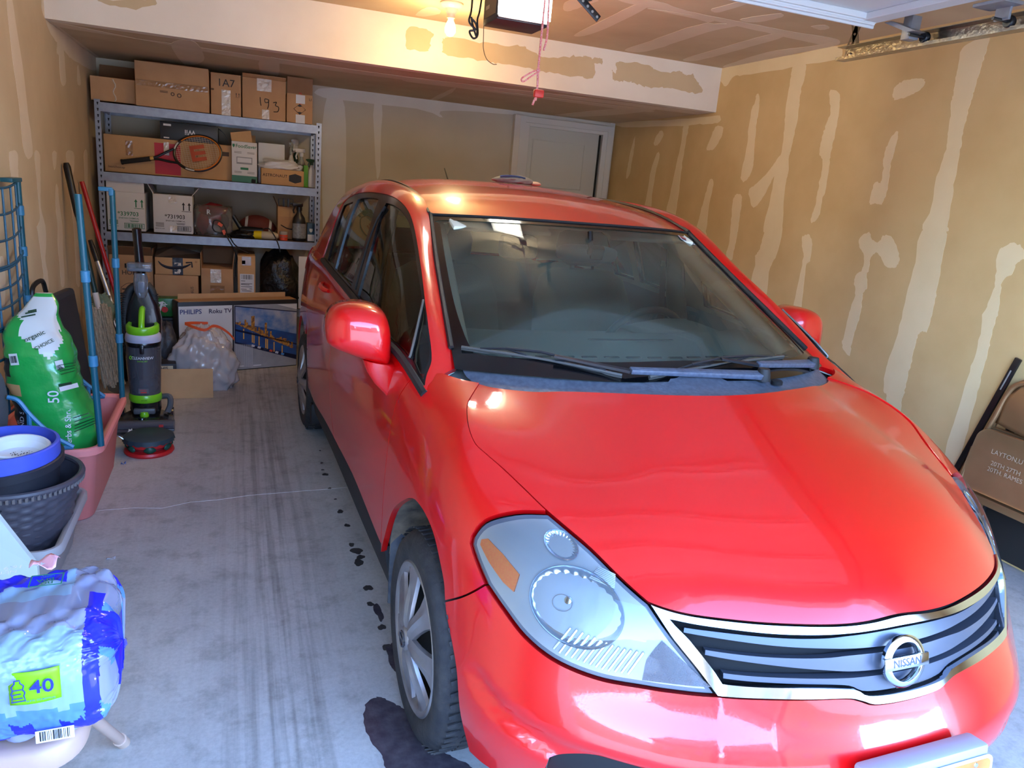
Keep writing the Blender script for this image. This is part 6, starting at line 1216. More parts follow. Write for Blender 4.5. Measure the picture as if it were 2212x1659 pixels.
# ---------------------------------------------------------------- upright vacuum cleaner
def vacuum():
    t = thing('vacuum_cleaner', 'black and lime green upright vacuum cleaner standing by the pink planter', 'vacuum cleaner', (-.485, 4.42, 0))
    m_b = mat('vac_black', (20, 21, 24), .25, coat=.3); m_lime = mat('vac_lime', (126, 206, 36), .3, coat=.3); m_lav = mat('vac_lavender', (190, 192, 214), .35); m_cup = thin_glass('vac_cup_smoke', (176, 178, 186), (0, 1.6), .34, (132, 132, 142), .05); m_gr = mat('vac_grey', (86, 88, 92), .4)
    g = G(); g.tube([(.0, .06, .78), (-.008, .05, .90), (-.012, .045, 1.00), (-.015, .04, 1.085), (-.015, .04, 1.09)], [.027, .024, .022, .023, .015], 12); g.obj('handle', m_b, t)
    g = G(); g.loft([rrect3(-w, w, yc-d, yc+d, z, min(w, d)*.6) for z, w, yc, d in ((.50, .085, .05, .04), (.60, .090, .06, .045), (.68, .075, .06, .045), (.76, .04, .06, .035), (.80, .028, .055, .028))]); g.obj('upper_body', m_b, t, 50)
    g = G(); P = [(-.075, .035, .40), (-.088, .05, .60), (-.070, .05, .74), (-.02, .055, .79)]; g.tube(smooth_path(P, 8), .021, 10); P = [(.050, .035, .45), (.058, .05, .62), (.050, .05, .74), (.02, .055, .79)]; g.tube(smooth_path(P, 8), .021, 10); 
    for side in (-1, 1):
        for k in range(26):
            z = .42+.0125*k; g.tube([((side*(.082+.010*math.sin((z-.4)*7)) if side < 0 else .050+.008*math.sin((z-.4)*7)), .05, z), ((side*(.082+.010*math.sin((z-.4)*7)) if side < 0 else .050+.008*math.sin((z-.4)*7)), .05, z+.004)], .0235, 10)
    g.obj('hose', mat('hose_charcoal', (38, 40, 42), .6), t)['kind'] = 'stuff'
    cl = thin_glass('clear_plastic', (222, 226, 232), (0, 1.5), .2, (196, 200, 210), .04)
    g = G(); g.box((-.005, .02, .885), (.125, .05, .05), bev=.012); g.obj('tool_clip_head', cl, t, 30); g = G(); g.loft([rrect3(-w, w, -.005-d, -.005+d, z, d*.8) for z, w, d in ((.725, .020, .016), (.76, .034, .024), (.82, .036, .024), (.855, .030, .018))]); g.obj('turbo_tool', cl, t, 50); g = G(); g.box((-.005, .018, .87), (.10, .02, .014), bev=.003); g.box((0, -.005, .78), (.03, .02, .06), bev=.006); g.obj('tool_core', mat('tool_grey', (150, 154, 166), .4), t)
    g = G(); g.lathe([(.072, 0), (.083, .02), (.083, .05), (.073, .06), (.060, .056), (.060, .02), (.072, 0)], 36, T(0, 0, .525, .15)); g.obj('cup_ring', m_lime, t, 50)
    g = G(); g.loft([[(x, -.03+.0*k, z) for x, z in ((-.018, 0), (.018, 0), (.018, .012), (-.018, .012))] for k in range(2)]) ; g.v = []; g.f = []; g.mi = []
    g.tube(smooth_path([(0, -.070, .545), (0, -.055, .60), (0, -.01, .655), (0, .045, .66)], 6), [.016]*19, 8); g.obj('carry_handle', m_lime, t, 50)
    g = G(); g.lathe([(.088, .0), (.091, .015), (.088, .035), (.078, .05), (.062, .052), (0, .052)], 36, T(0, 0, .487)); g.obj('cup_lid', m_lav, t, 50); g = G(); g.lathe([(.086, 0), (.089, .006), (.089, .022), (.086, .028)], 36, T(0, 0, .462)); g.box((0, -.089, -.02+.475), (.022, .012, .05), bev=.004); g.obj('cup_band', m_b, t)
    g = G(); g.lathe([(.078, .0), (.081, .06), (.086, .20), (.086, .275)], 40, T(0, 0, .19)); g.lathe([(.0, 0), (.078, 0)], 40, T(0, 0, .19)); g.obj('dust_cup', m_cup, t); g = G(); g.lathe([(.0, 0), (.028, 0), (.03, .06), (.045, .14), (.05, .26), (0, .27)], 24, T(0, 0, .192)); g.obj('cyclone_core', m_gr, t)
    _, g = lumpy('x', '', '', (0, 0, 0), (.06, .06, .05), None, 41, .3, .2, 24, 12, parent=t); g.v = [(x, y, z+.195) for x, y, z in g.v]; g.obj('dust', mat('dust_grey', (126, 124, 124), .95), t)
    def cyl_text(s, z, sz, m, a0=-PI/2, r=.088):
        g = G(); v, f = text_geo(s, sz, .01); g.add([(r*math.cos(a0+x/r), r*math.sin(a0+x/r), z+y) for x, y, _ in v], f); return g.obj('printed_text', m, t, 0, fix=False)
    cyl_text('CLEANVIEW', .405, .021, mat('print_white', (226, 228, 232), .5)); cyl_text('SWIVEL PET', .388, .010, m_lime); g = G(); g.tube([((.0885)*math.cos(-PI/2-.72+.09*math.cos(a)), .0885*math.sin(-PI/2-.72+.09*math.cos(a)), .405+.009*math.sin(a)) for a in np.linspace(0, 5.5, 12)], .0022, 5); g.obj('printed_leaf_ring', m_lime, t)
    g = G(); plate(g, T(0, -.0835, .222, PI/2), .05, .028, .002); g.obj('nameplate', mat('nameplate_grey', (96, 98, 104), .3), t, 0); g = G(); v, f = text_geo('BISSELL', .011, .01); g.add(v, f, T(0, -.0860, .226, PI/2)); plate(g, T(0, -.0855, .214, PI/2), .03, .007, .001); g.obj('nameplate_lettering', mat('print_red', (206, 52, 48), .6), t, 0, fix=False)
    g = G(); g.lathe([(.078, .0), (.084, .01), (.084, .035), (.079, .045)], 36, T(0, 0, .148)); g.obj('base_ring', m_lime, t, 50); cyl_text('swivel', .168, .012, mat('lime_dark', (70, 120, 24), .5), r=.0855)
    g = G(); g.lathe([(0, 0), (.072, 0), (.08, .03), (.078, .075), (0, .078)], 28, T(0, .0, .072)); g.obj('motor_housing', m_b, t); g = G(); g.box((0, -.075, .105), (.11, .03, .032), bev=.008); g.obj('vent_bar', m_gr, t); g = G(); g.lathe([(0, 0), (.020, 0), (.024, .012), (.018, .028), (0, .03)], 16, T(0, -.09, .075)); g.obj('swivel_pin', m_lime, t)
    g = G(); g.loft([rrect3(-.135, .135, -.165, .03, .012, .03), rrect3(-.14, .14, -.17, .04, .022, .03), rrect3(-.135, .135, -.155, .04, .055, .03), rrect3(-.09, .09, -.12, .04, .078, .03)]); g.obj('floor_head', m_b, t, 50)
    g = G(); g.box((-.01, -.10, .075), (.13, .065, .012), T(rx=.25), bev=.004); g.obj('head_panel', mat('panel_silver', (190, 188, 180), .4), t); g = G(); g.lathe([(0, .016), (.018, .014), (.022, 0)], 16, T(-.01, -.115, .066)); g.obj('pedal', m_b, t)
    g = G(); g.loft([[(x, -.150+.032*math.cos(a), .045+.030*math.sin(a)) for a in [2*PI*k/20 for k in range(20)]] for x in np.linspace(-.15, .155, 8)]); g.obj('brush_window', m_cup, t); g = G(); g.tube([(-.145, -.150, .045), (.15, -.150, .045)], .020, 12); g.obj('brush_roll', mat('brush_dark', (44, 44, 46), .7), t); g = G(); g.box((.01, -.183, .026), (.29, .008, .014), bev=.003); g.obj('front_bumper', m_gr, t); g = G(); g.box((.09, -.184, .017), (.11, .008, .010), bev=.002); g.obj('lime_trim', m_lime, t); g = G(); plate(g, T(.09, -.184, .052, PI/2), .022, .014, .002); g.obj('red_badge', mat('print_red', (206, 52, 48), .6), t, 0)
    for s in (-1, 1): g = G(); g.lathe([(0, -.012), (.040, -.012), (.045, 0), (.040, .012), (0, .012)], 24, T(s*.125, .05, .045, 0, PI/2)); g.obj('wheel', m_b, t)
    g = G(); g.tube(smooth_path([(.07, .02, .16), (.12, .0, .165), (.125, -.01, .12), (.11, -.02, .08)], 5), .016, 8); g.obj('short_hose', m_gr, t)
vacuum()
t = thing('tree_stand', 'round red and green stand with a scalloped dark lid in front of the vacuum', 'stand', (-.43, 3.985, 0)); m_rd = mat('stand_red', (204, 34, 36), .4); m_gn = mat('stand_green', (20, 84, 66), .45); m_sl = mat('lid_slate', (44, 62, 70), .5)
g = G(); g.lathe([(.085, 0), (.112, .0), (.118, .010), (.114, .022), (.09, .026), (.085, .01)], 36); g.obj('base_ring', m_rd, t); g = G(); g.lathe([(.088, .0), (.106, .004), (.108, .022), (.10, .028), (.088, .02)], 36, T(0, 0, .042)); g.obj('upper_ring', m_rd, t)
for k in range(7):
    a = 2*PI*k/7+.35; g = G(); g.loft([[((.10+.012*math.sin(PI*u))*math.cos(a+w*(.26*math.sin(PI*min(1, u*1.05)))), (.10+.012*math.sin(PI*u))*math.sin(a+w*(.26*math.sin(PI*min(1, u*1.05)))), .018+.05*u) for w in (-1, 0, 1)] for u in np.linspace(0, 1, 7)], caps=False, closed=False); g.obj('leaf', m_gn, t, solid=.003)
g = G(); g.lathe([(.02, .015), (.085, .02), (.088, .06), (.02, .07)], 30); g.obj('inner_drum', mat('drum_red', (150, 24, 30), .6), t)
g = G(); n = 60; g.loft([[((r_+(.004*math.sin(18*2*PI*k/n) if j == 0 else 0))*math.cos(2*PI*k/n), r_*math.sin(2*PI*k/n), z-(.008*abs(math.sin(9*2*PI*k/n)) if j == 0 else 0)) for k in range(n)] for j, (r_, z) in enumerate(((.120, .070), (.117, .088), (.105, .095), (.0, .096)))], caps=False); g.obj('scalloped_lid', m_sl, t)
g = G(); g.tube(smooth_path([(-.10, -.03, .07), (-.15, -.02, .10), (-.18, .03, .05)], 5), .003, 6); g.obj('wire_handle', chrome_m if 'chrome_m' in globals() else mat('wire_steel', (190, 190, 190), .3, .9), t)
t = thing('paper_scrap', 'tiny blue plastic scrap on the floor beside the pink planter', 'scrap', (-.53, 3.82, 0)); g = G(); g.grid(lambda a, b: (-.01+.02*a, -.012+.024*b, .003+.006*math.sin(5*a+3*b)), 4, 4); g.obj('scrap', mat('scrap_blue', (96, 130, 200), .5), t, solid=.001)
t = thing('paper_scrap', 'tiny pale paper bit on the concrete by the grey tub', 'scrap', (-.45, 2.84, 0)); g = G(); g.grid(lambda a, b: (-.016+.03*a, -.012+.02*b, .002+.003*math.sin(5*a+3*b)), 4, 4); g.obj('scrap', mat('scrap_pale', (196, 198, 206), .6), t, solid=.001)
# ---------------------------------------------------------------- in front of the shelf
def tv_box():
    t = thing('television_box', 'wide television carton with a city skyline picture standing on the floor by the shelf', 'box', (-.0, 5.715, .001), .335); w, d, h = .86, .13, .515; t['w'] = w; t['d'] = d; t['h'] = h
    g = G(); g.box((0, 0, h/2), (w, d, h), bev=.004); g.obj('carton_body', mat('tv_carton_black', (30, 30, 36), .5), t, 30); g = G(); g.box((-.0, .0, h+.001), (w-.02, d-.01, .003)); g.obj('carton_lid', m_card, t, 0)
    F = lambda x, z: (x, -d/2-.0012, z)
    L = -.05     # white part left, picture right
    g = G(); g.v = [F(-w/2+.005, .006), F(L-.01, .006), F(L-.01, h-.03), F(-w/2+.005, h-.03)]; g.f = [(0, 1, 2, 3)]; g.mi = [0]; g.obj('printed_white_panel', m_wbox, t, 0)
    blue = mat('print_blue', (44, 62, 128), .5); words(t, [('PHILIPS', -.345, .445, .046, .012)], blue, y=-d/2-.0012); words(t, [('Roku TV', -.145, .445, .044, .014)], mat('print_plum', (66, 50, 84), .5), y=-d/2-.0012)
    # picture: sky, city, water; a leaning screen edge and grey footer with a ribbed strip
    def quad(nm, P, m, dy=0):
        g = G(); g.v = [(x, -d/2-.0016-dy, z) for x, z in P]; g.f = [tuple(range(len(P)))]; g.mi = [0]; return g.obj(nm, m, t, 0)
    sky = mat('picture_sky', (66, 122, 186), .35, noise=(9, (206, 200, 196), .9)); water = mat('picture_water', (44, 92, 160), .3, noise=(16, (60, 60, 90), .7)); city = mat('picture_city', (112, 70, 52), .4, noise=(60, (246, 178, 70), .9)); nav = mat('picture_navy', (20, 28, 60), .35)
    quad('printed_footer', [(L, .006), (w/2-.005, .006), (w/2-.005, h-.03), (L, h-.03)], mat('print_footer_grey', (150, 154, 162), .4, noise=(14, (176, 178, 184), .6)))
    quad('picture_frame', [(L+.005, .205), (w/2-.006, .05), (w/2-.006, .425), (L+.005, h-.034)], nav, .0002)
    quad('picture_sky', [(L+.012, .36), (w/2-.006, .25), (w/2-.006, .418), (L+.012, h-.042)], sky, .0004); quad('picture_water', [(L+.012, .215), (w/2-.006, .085), (w/2-.006, .25), (L+.012, .36)], water, .0004)
    g = G(); r = random.Random(3)
    for k in range(34):
        x = L+.02+.43*k/34; zb = .355-.235*(x-L)/.48; hh = .012+.05*r.random()**2+(.085 if k in (9, 10, 17) else 0); g.box((x, -d/2-.0026, zb+hh/2), (.0135*(.7+.6*r.random()), .0008, hh))
    g.obj('picture_building', city, t, 0)['kind'] = 'stuff'
    g = G()
    for k in (4, 9, 10, 13, 17, 18, 22, 27): x = L+.02+.43*k/34; zb = .350-.235*(x-L)/.48; g.box((x, -d/2-.0024, zb-.045), (.008, .0006, .075))
    g.obj('picture_reflection', mat('picture_glow', (238, 178, 84), .4), t, 0)['kind'] = 'stuff'
    quad('picture_bridge', [(L+.012, .31), (w/2-.006, .175), (w/2-.006, .165), (L+.012, .295)], nav, .0014)
    g = G(); [g.box((L+.012+.0065*k, -d/2-.0024, .115-.0019*k*.4), (.002, .0006, .17)) for k in range(20)]; g.obj('printed_rib', mat('print_rib', (206, 208, 214), .4), t, 0)['kind'] = 'stuff'
    for k, c in enumerate(((214, 214, 220), (214, 214, 220), (60, 60, 80), (214, 80, 60), (200, 210, 225), (80, 150, 220))): g = G(); plate(g, front(L+.14+.045*k, -d/2-.0022, .178-.0155*k, -.33), .024, .016, .0008); g.obj('printed_app_tile', mat('tile_%d%d%d' % c, c, .4), t, 0)
    lines(t, [(.0, .03, .04), (.12, .028, .06), (w/2-.03, h-.06, .02)], mat('print_white', (226, 228, 232), .5), .008, y=-d/2-.0022)
    quad('printed_corner', [(w/2-.16, h-.034), (w/2-.006, h-.034), (w/2-.006, h-.075)], m_wbox, .0006)
tv_box()
t = thing('flattened_box', 'long open brown carton lying behind the television carton', 'box', (-.038, 5.824, .001), .335); t.name = 'cardboard_box'
g = G(); g.box((.0, .0, .25), (.78, .085, .50), bev=.003); g.obj('carton_body', m_card2, t, 30); g = G(); g.box((.0, -.0405, .525), (.78, .004, .05)); g.obj('flap', m_card2, t, 0)
def drink_carton():
    t = thing('drink_carton', 'green soda carton with a white 7 and red dot behind the vacuum', 'carton', (-.475, 5.80, .001), .05); w, d, h = .155, .12, .13; z0 = .372
    m_gn2 = mat('soda_green', (18, 84, 44), .35, noise=(20, (60, 150, 50), .7)); g = G(); g.box((0, 0, z0+h/2), (w, d, h), bev=.004); g.obj('carton_body', m_gn2, t, 30); g = G(); v, f = text_geo('7', .10, .025, .15); g.add(v, f, front(-.045, -.0612, z0+.062, .25)); v, f = text_geo('up', .045, .02); g.add(v, f, front(-.02, -.0614, z0+.082, PI/2)); g.obj('printed_text', mat('print_white', (226, 228, 232), .5), t, 0, fix=False); g = G(); g.prism([(.021*math.cos(a), .021*math.sin(a)) for a in [2*PI*k/20 for k in range(20)]], 0, .001, front(-.012, -.0618, z0+.05)); g.obj('printed_dot', mat('print_red', (206, 52, 48), .6), t, 0)
    g = G(); v, f = text_geo('7UP', .02, .01); g.add(v, f, front(.055, -.0612, z0+.07, PI/2)); g.obj('printed_text', mat('cap_yellow', (230, 206, 30), .35), t, 0, fix=False)
    b = thing('black_crate', 'black storage crate under the green soda carton', 'crate', (-.475, 5.80, 0), .05); g = G(); g.box((0, 0, .185), (.20, .18, .37), bev=.012); g.obj('crate_body', mat('crate_black', (34, 34, 38), .5), b, 40); g = G(); g.box((0, -.092, .358), (.206, .01, .02), bev=.003); g.obj('crate_rim', mat('crate_black', (34, 34, 38), .5), b, 40)
drink_carton()
def trash_bag():
    t, g = lumpy('trash_bag', 'full white see-through trash bag with orange drawstring on the floor', 'bag', (-.215, 5.20, 0), (.205, .125, .265), None, 51, .20, .13, 90, 60, .45, squash=lambda x, y, z: (x*(1-.12*z)+.08*z*0, y, z))
    g.obj('film', thin_glass('trash_film', (232, 228, 226), (0, 1.5), .62, (226, 218, 216), .12), t, 75)
    for i, (x, z, r_, c) in enumerate(((-.08, .30, .06, (188, 190, 206)), (.02, .34, .07, (214, 208, 198)), (.09, .22, .06, (226, 214, 186)), (-.10, .15, .06, (208, 206, 206)), (.0, .20, .075, (190, 188, 190)), (.08, .09, .05, (176, 186, 176)), (.02, .06, .06, (214, 176, 190)), (-.06, .06, .06, (196, 196, 200)), (-.02, .27, .045, (206, 186, 160)), (.10, .31, .04, (224, 224, 226)))):
        q = G(); q.sphere((0, 0, 0), 1, 16, 9); q.v = [(x+r_*v[0]*(1+.5*_mn.noise(Vector(v)*1.6+Vector((i*7, 1, 2)))), .06*v[1], max(.005, z+r_*v[2]*(1+.5*_mn.noise(Vector(v)*1.6+Vector((i*7, 5, 2)))))) for v in q.v]; q.obj('bag_content', mat('litter_%d' % i, c, .7), t, 60)
    m_or = mat('drawstring_orange', (230, 90, 40), .4)
    for P in ([(-.10, -.05, .46), (-.06, -.07, .445), (.0, -.08, .425), (.03, -.08, .43), (.06, -.07, .45), (.10, -.06, .44), (.15, -.05, .40), (.185, -.03, .35)], [(-.10, -.05, .46), (-.05, .0, .455), (.03, .02, .45)]):
        g = G(); Q = smooth_path([(x*1.05, y, z*.96) for x, y, z in P], 5); g.loft([[tuple(p+Vector((0, -.002, -.009))), tuple(p+Vector((0, -.002, .009))), tuple(p+Vector((0, .002, .009))), tuple(p+Vector((0, .002, -.009)))] for p in Q]); g.obj('drawstring', m_or, t)
trash_bag()
t = thing('cardboard_sheet', 'loose tan cardboard sheet leaning on edge in front of the trash bag', 'cardboard', (-.305, 4.935, .001), .04); g = G(); g.box((0, 0, .095), (.31, .005, .19), T(rx=-.06)); g.obj('sheet', m_card2, t, 0)
t = thing('game_box', 'black and cream printed box on the floor behind the tan cardboard sheet', 'box', (-.455, 5.10, .001), .1); t['w'] = .16; t['d'] = .14; t['h'] = .20; g = G(); g.box((0, 0, .10), (.16, .14, .20), bev=.003); g.obj('carton_body', mat('box_black', (34, 33, 36), .5), t, 30); lab(t, 0, .17, .12, .035, mat('label_cream', (214, 196, 160), .6)); words(t, [('HIS', .01, .17, .03, .01)], m_ink, y=-.071); t.name = 'printed_box'
t, g = lumpy('garbage_bag', 'black bin bag on the floor between the vacuum and the white trash bag', 'bag', (-.475, 5.43, 0), (.085, .08, .24), None, 61, .2, .12); g.obj('film', mat('soft_black_bag', (54, 54, 60), .45, bump=(20, .6)), t, 70)
# ---------------------------------------------------------------- nested pots in the grey tub
t = tub('storage_tub', 'light grey low tub on the floor holding the nested flower pots', (-.925, -.60), (2.62, 3.03), (-.94, -.565), (2.55, 3.075), .195, mat('tub_light_grey', (176, 174, 176), .5), .018, 'tub', .05)
g = G(); g.grid(lambda a, b: (.165+.012*a+.002*math.sin(9*b), -.09+.03*b, .10+.05*a*0+.035*a), 3, 3); g.obj('torn_sticker', mat('paper_white', (228, 228, 226), .5), t, solid=.001)
def pot(name, label, x, y, z, r0, r1, h, m, tilt=(0, 0), rimh=.03, wall=.006, deep=.9):
    t = thing(name, label, 'pot', (x, y, z), rot=(tilt[0], tilt[1], 0)); g = G(); g.lathe([(0, 0), (r0, 0), (r0+(r1-r0)*(h-rimh)/h, h-rimh)], 44); g.lathe([(r1-wall, h-rimh), (r1-wall-(r1-r0)*deep, h*(1-deep)), (0, h*(1-deep))], 44); g.obj('pot_wall', m, t, 40)
    g = G(); k = r0+(r1-r0)*(h-rimh)/h; g.lathe([(k, h-rimh), (r1+.004, h-rimh), (r1+.006, h-.004), (r1+.002, h), (r1-wall+.001, h), (r1-wall, h-rimh)], 44); g.obj('pot_rim', m, t, 40); return t
m_wick = mat('wicker_brown_grey', (84, 80, 88), .5, noise=(18, (62, 58, 66), .6))
t = thing('wicker_planter', 'dark grey wicker-look planter standing in the light grey tub', 'planter', (-.742, 2.80, .022), rot=(.0, .03, 0)); n = 120; rows = []; nz = 44
for i in range(nz+1):
    z = .34*i/nz; r_ = .135+.072*(i/nz); row = math.floor(i/2)
    rows.append([((r_+.0045*math.cos(PI*i)*0+.0048*math.sin(2*PI*k/n*15+PI*(row % 2))*(1 if i % 2 == 0 else .2))*math.cos(2*PI*k/n), (r_+.0048*math.sin(2*PI*k/n*15+PI*(row % 2))*(1 if i % 2 == 0 else .2))*math.sin(2*PI*k/n), z) for k in range(n)])
g = G(); g.loft(rows, caps=False); g.add(rows[0], [tuple(range(n))]); g.lathe([(.200, .34), (.17, .15), (0, .15)], 48); g.obj('woven_wall', m_wick, t, 70)
g = G(); P = []; g.tube([(.209*math.cos(2*PI*k/60), .209*math.sin(2*PI*k/60), .346) for k in range(60)], .011, 8, closed=True); g.obj('rim', m_wick, t)
g = G()
for k in range(76): a = 2*PI*k/76; g.box((.214*math.cos(a), .214*math.sin(a), .336), (.008, .007, .022), T(0, 0, 0))
g.obj('braided_edge', mat('wicker_light', (118, 110, 108), .5), t, 0)['kind'] = 'stuff'
pot('flower_pot', 'black plastic flower pot nested inside the wicker-look planter', -.735, 2.765, .178, .125, .178, .275, mat('pot_black', (36, 38, 46), .45), (.06, -.04))
pot('flower_pot', 'blue plastic flower pot nested in the black pot', -.730, 2.75, .280, .095, .158, .225, mat('pot_blue', (72, 88, 196), .45, noise=(8, (86, 104, 206), .6)), (.04, -.02), rimh=.062)
t = pot('flower_pot', 'small white pot with dirt specks lying in the blue pot', -.690, 2.735, .395, .066, .086, .105, mat('pot_white', (222, 224, 228), .5), (.10, .05), .02, deep=.4)
g = G(); r = random.Random(8)
for k in range(70): a, q = r.uniform(0, 6.28), .065*r.random()**.5; x, y = q*math.cos(a)*.8+.012, q*math.sin(a)*.7-.005; g.sphere((x, y, .064), (.0022*r.uniform(.5, 1.4), .002, .001), 5, 3)
g.obj('dirt_speck', mat('dirt', (60, 50, 44), .95), t, 0)['kind'] = 'stuff'
t = thing('seat_cushion', 'rounded grey fabric cushion at the left edge behind the pots', 'cushion', (-.845, 3.01, .375)); g = G(); g.loft([[(.035*dx, .155*k*math.cos(a), .155+.155*k*math.sin(a)) for a in [2*PI*q/30 for q in range(30)]] for dx, k in ((-1, .8), (-.8, .97), (0, 1.0), (.8, .97), (1, .8))]); g.obj('cushion_pad', mat('fabric_slate', (84, 88, 98), .95, bump=(200, .4)), t, 60)
t = thing('foam_board', 'white foam sheet leaning at the left edge in front of the pots', 'foam', (-.70, 2.12, .10)); g = G(); g.v = [(.085, .0, .505-.10+.05), (.185, .0, .28-.02), (.185, -.02, .0-.09), (-.10, -.02, -.09), (-.10, 0, .50)]; g.v = [(x, y, z) for x, y, z in g.v]; g.v += [(x, y+.02, z) for x, y, z in g.v]; g.f = [(0, 1, 2, 3, 4), (9, 8, 7, 6, 5)]+[(i, (i+1) % 5, 5+(i+1) % 5, 5+i) for i in range(5)]; g.mi = [0]*7; g.obj('sheet', mat('foam_white', (188, 198, 194), .7), t, 0)
t = thing('bubble_wrap', 'sheet of bubble wrap draped in front of the white foam sheet', 'bubble wrap', (-.62, 1.98, .10)); g = G(); N1, N2 = 60, 60
g.grid(lambda a, b: (-.16+.27*a*(1-.25*b), .03*math.sin(4*a)-.05*b, -.09+(.50-.16*a)*b+.004*math.sin(a*N1*1.6)*math.sin(b*N2*1.6)+.02*math.sin(7*a+2*b)), N1, N2); g.obj('film', thin_glass('bubble_film', (226, 234, 236), (0, 1.5), .5, (206, 216, 220), .1), t, 70)
t = thing('paper_scrap', 'crumpled pink paper on top of the bubble wrap by the water pack', 'scrap', (-.362, 1.535, .668)); g = G(); g.grid(lambda a, b: (-.02+.045*a, -.02+.04*b, .004+.008*math.sin(6*a+4*b)), 6, 6); g.obj('paper', mat('paper_pink', (236, 176, 190), .6), t, solid=.001)
t['label'] = 'crumpled pink paper scrap behind the water pack'
# ---------------------------------------------------------------- chair with the water pack
def beige_chair():
    t = thing('folding_chair', 'beige metal folding chair at the lower left carrying the water pack', 'chair', (-.475, 1.47, 0)); m_bg = mat('chair_beige', (176, 148, 134), .4, noise=(14, (166, 138, 124), .5))
    R = lambda z, e: rrect3(-.215-e, .205+e, -.195-e, .20+e, z, .075+e, 8)
    g = G(); g.loft([R(.395, -.012), R(.392, -.002), R(.400, .002), R(.432, .002), R(.442, -.006), R(.444, -.02)], caps=False); g.add(R(.444, -.02), [tuple(range(32))]); g.add(R(.41, -.01), [tuple(range(32))[::-1]]); g.obj('seat', m_bg, t, 50)
    for x0, x1, nm in ((.163, .192, 'leg'), (-.005, -.02, 'leg')):
        g = G(); g.tube([(x0, -.02, .405), (x1, .335, .01)], .0125, 12); l_ = g.obj(nm, m_bg, t); g = G(); g.tube([(x0+(x1-x0)*.91, -.02+.355*.91, .405-.395*.91), (x1, .340, .004)], .0160, 12); g.obj('foot_cap', mat('foot_cap_beige', (190, 164, 148), .5), l_)
    for x in (-.20, .20): g = G(); g.tube([(x*.98, .16, .40), (x*.98, -.08, .01)], .0125, 12) if x < 0 else g.tube([(.19, .10, .40), (.19, .17, .39)], .0125, 12); g.obj('leg' if x < 0 else 'seat_bracket', m_bg, t)
beige_chair()
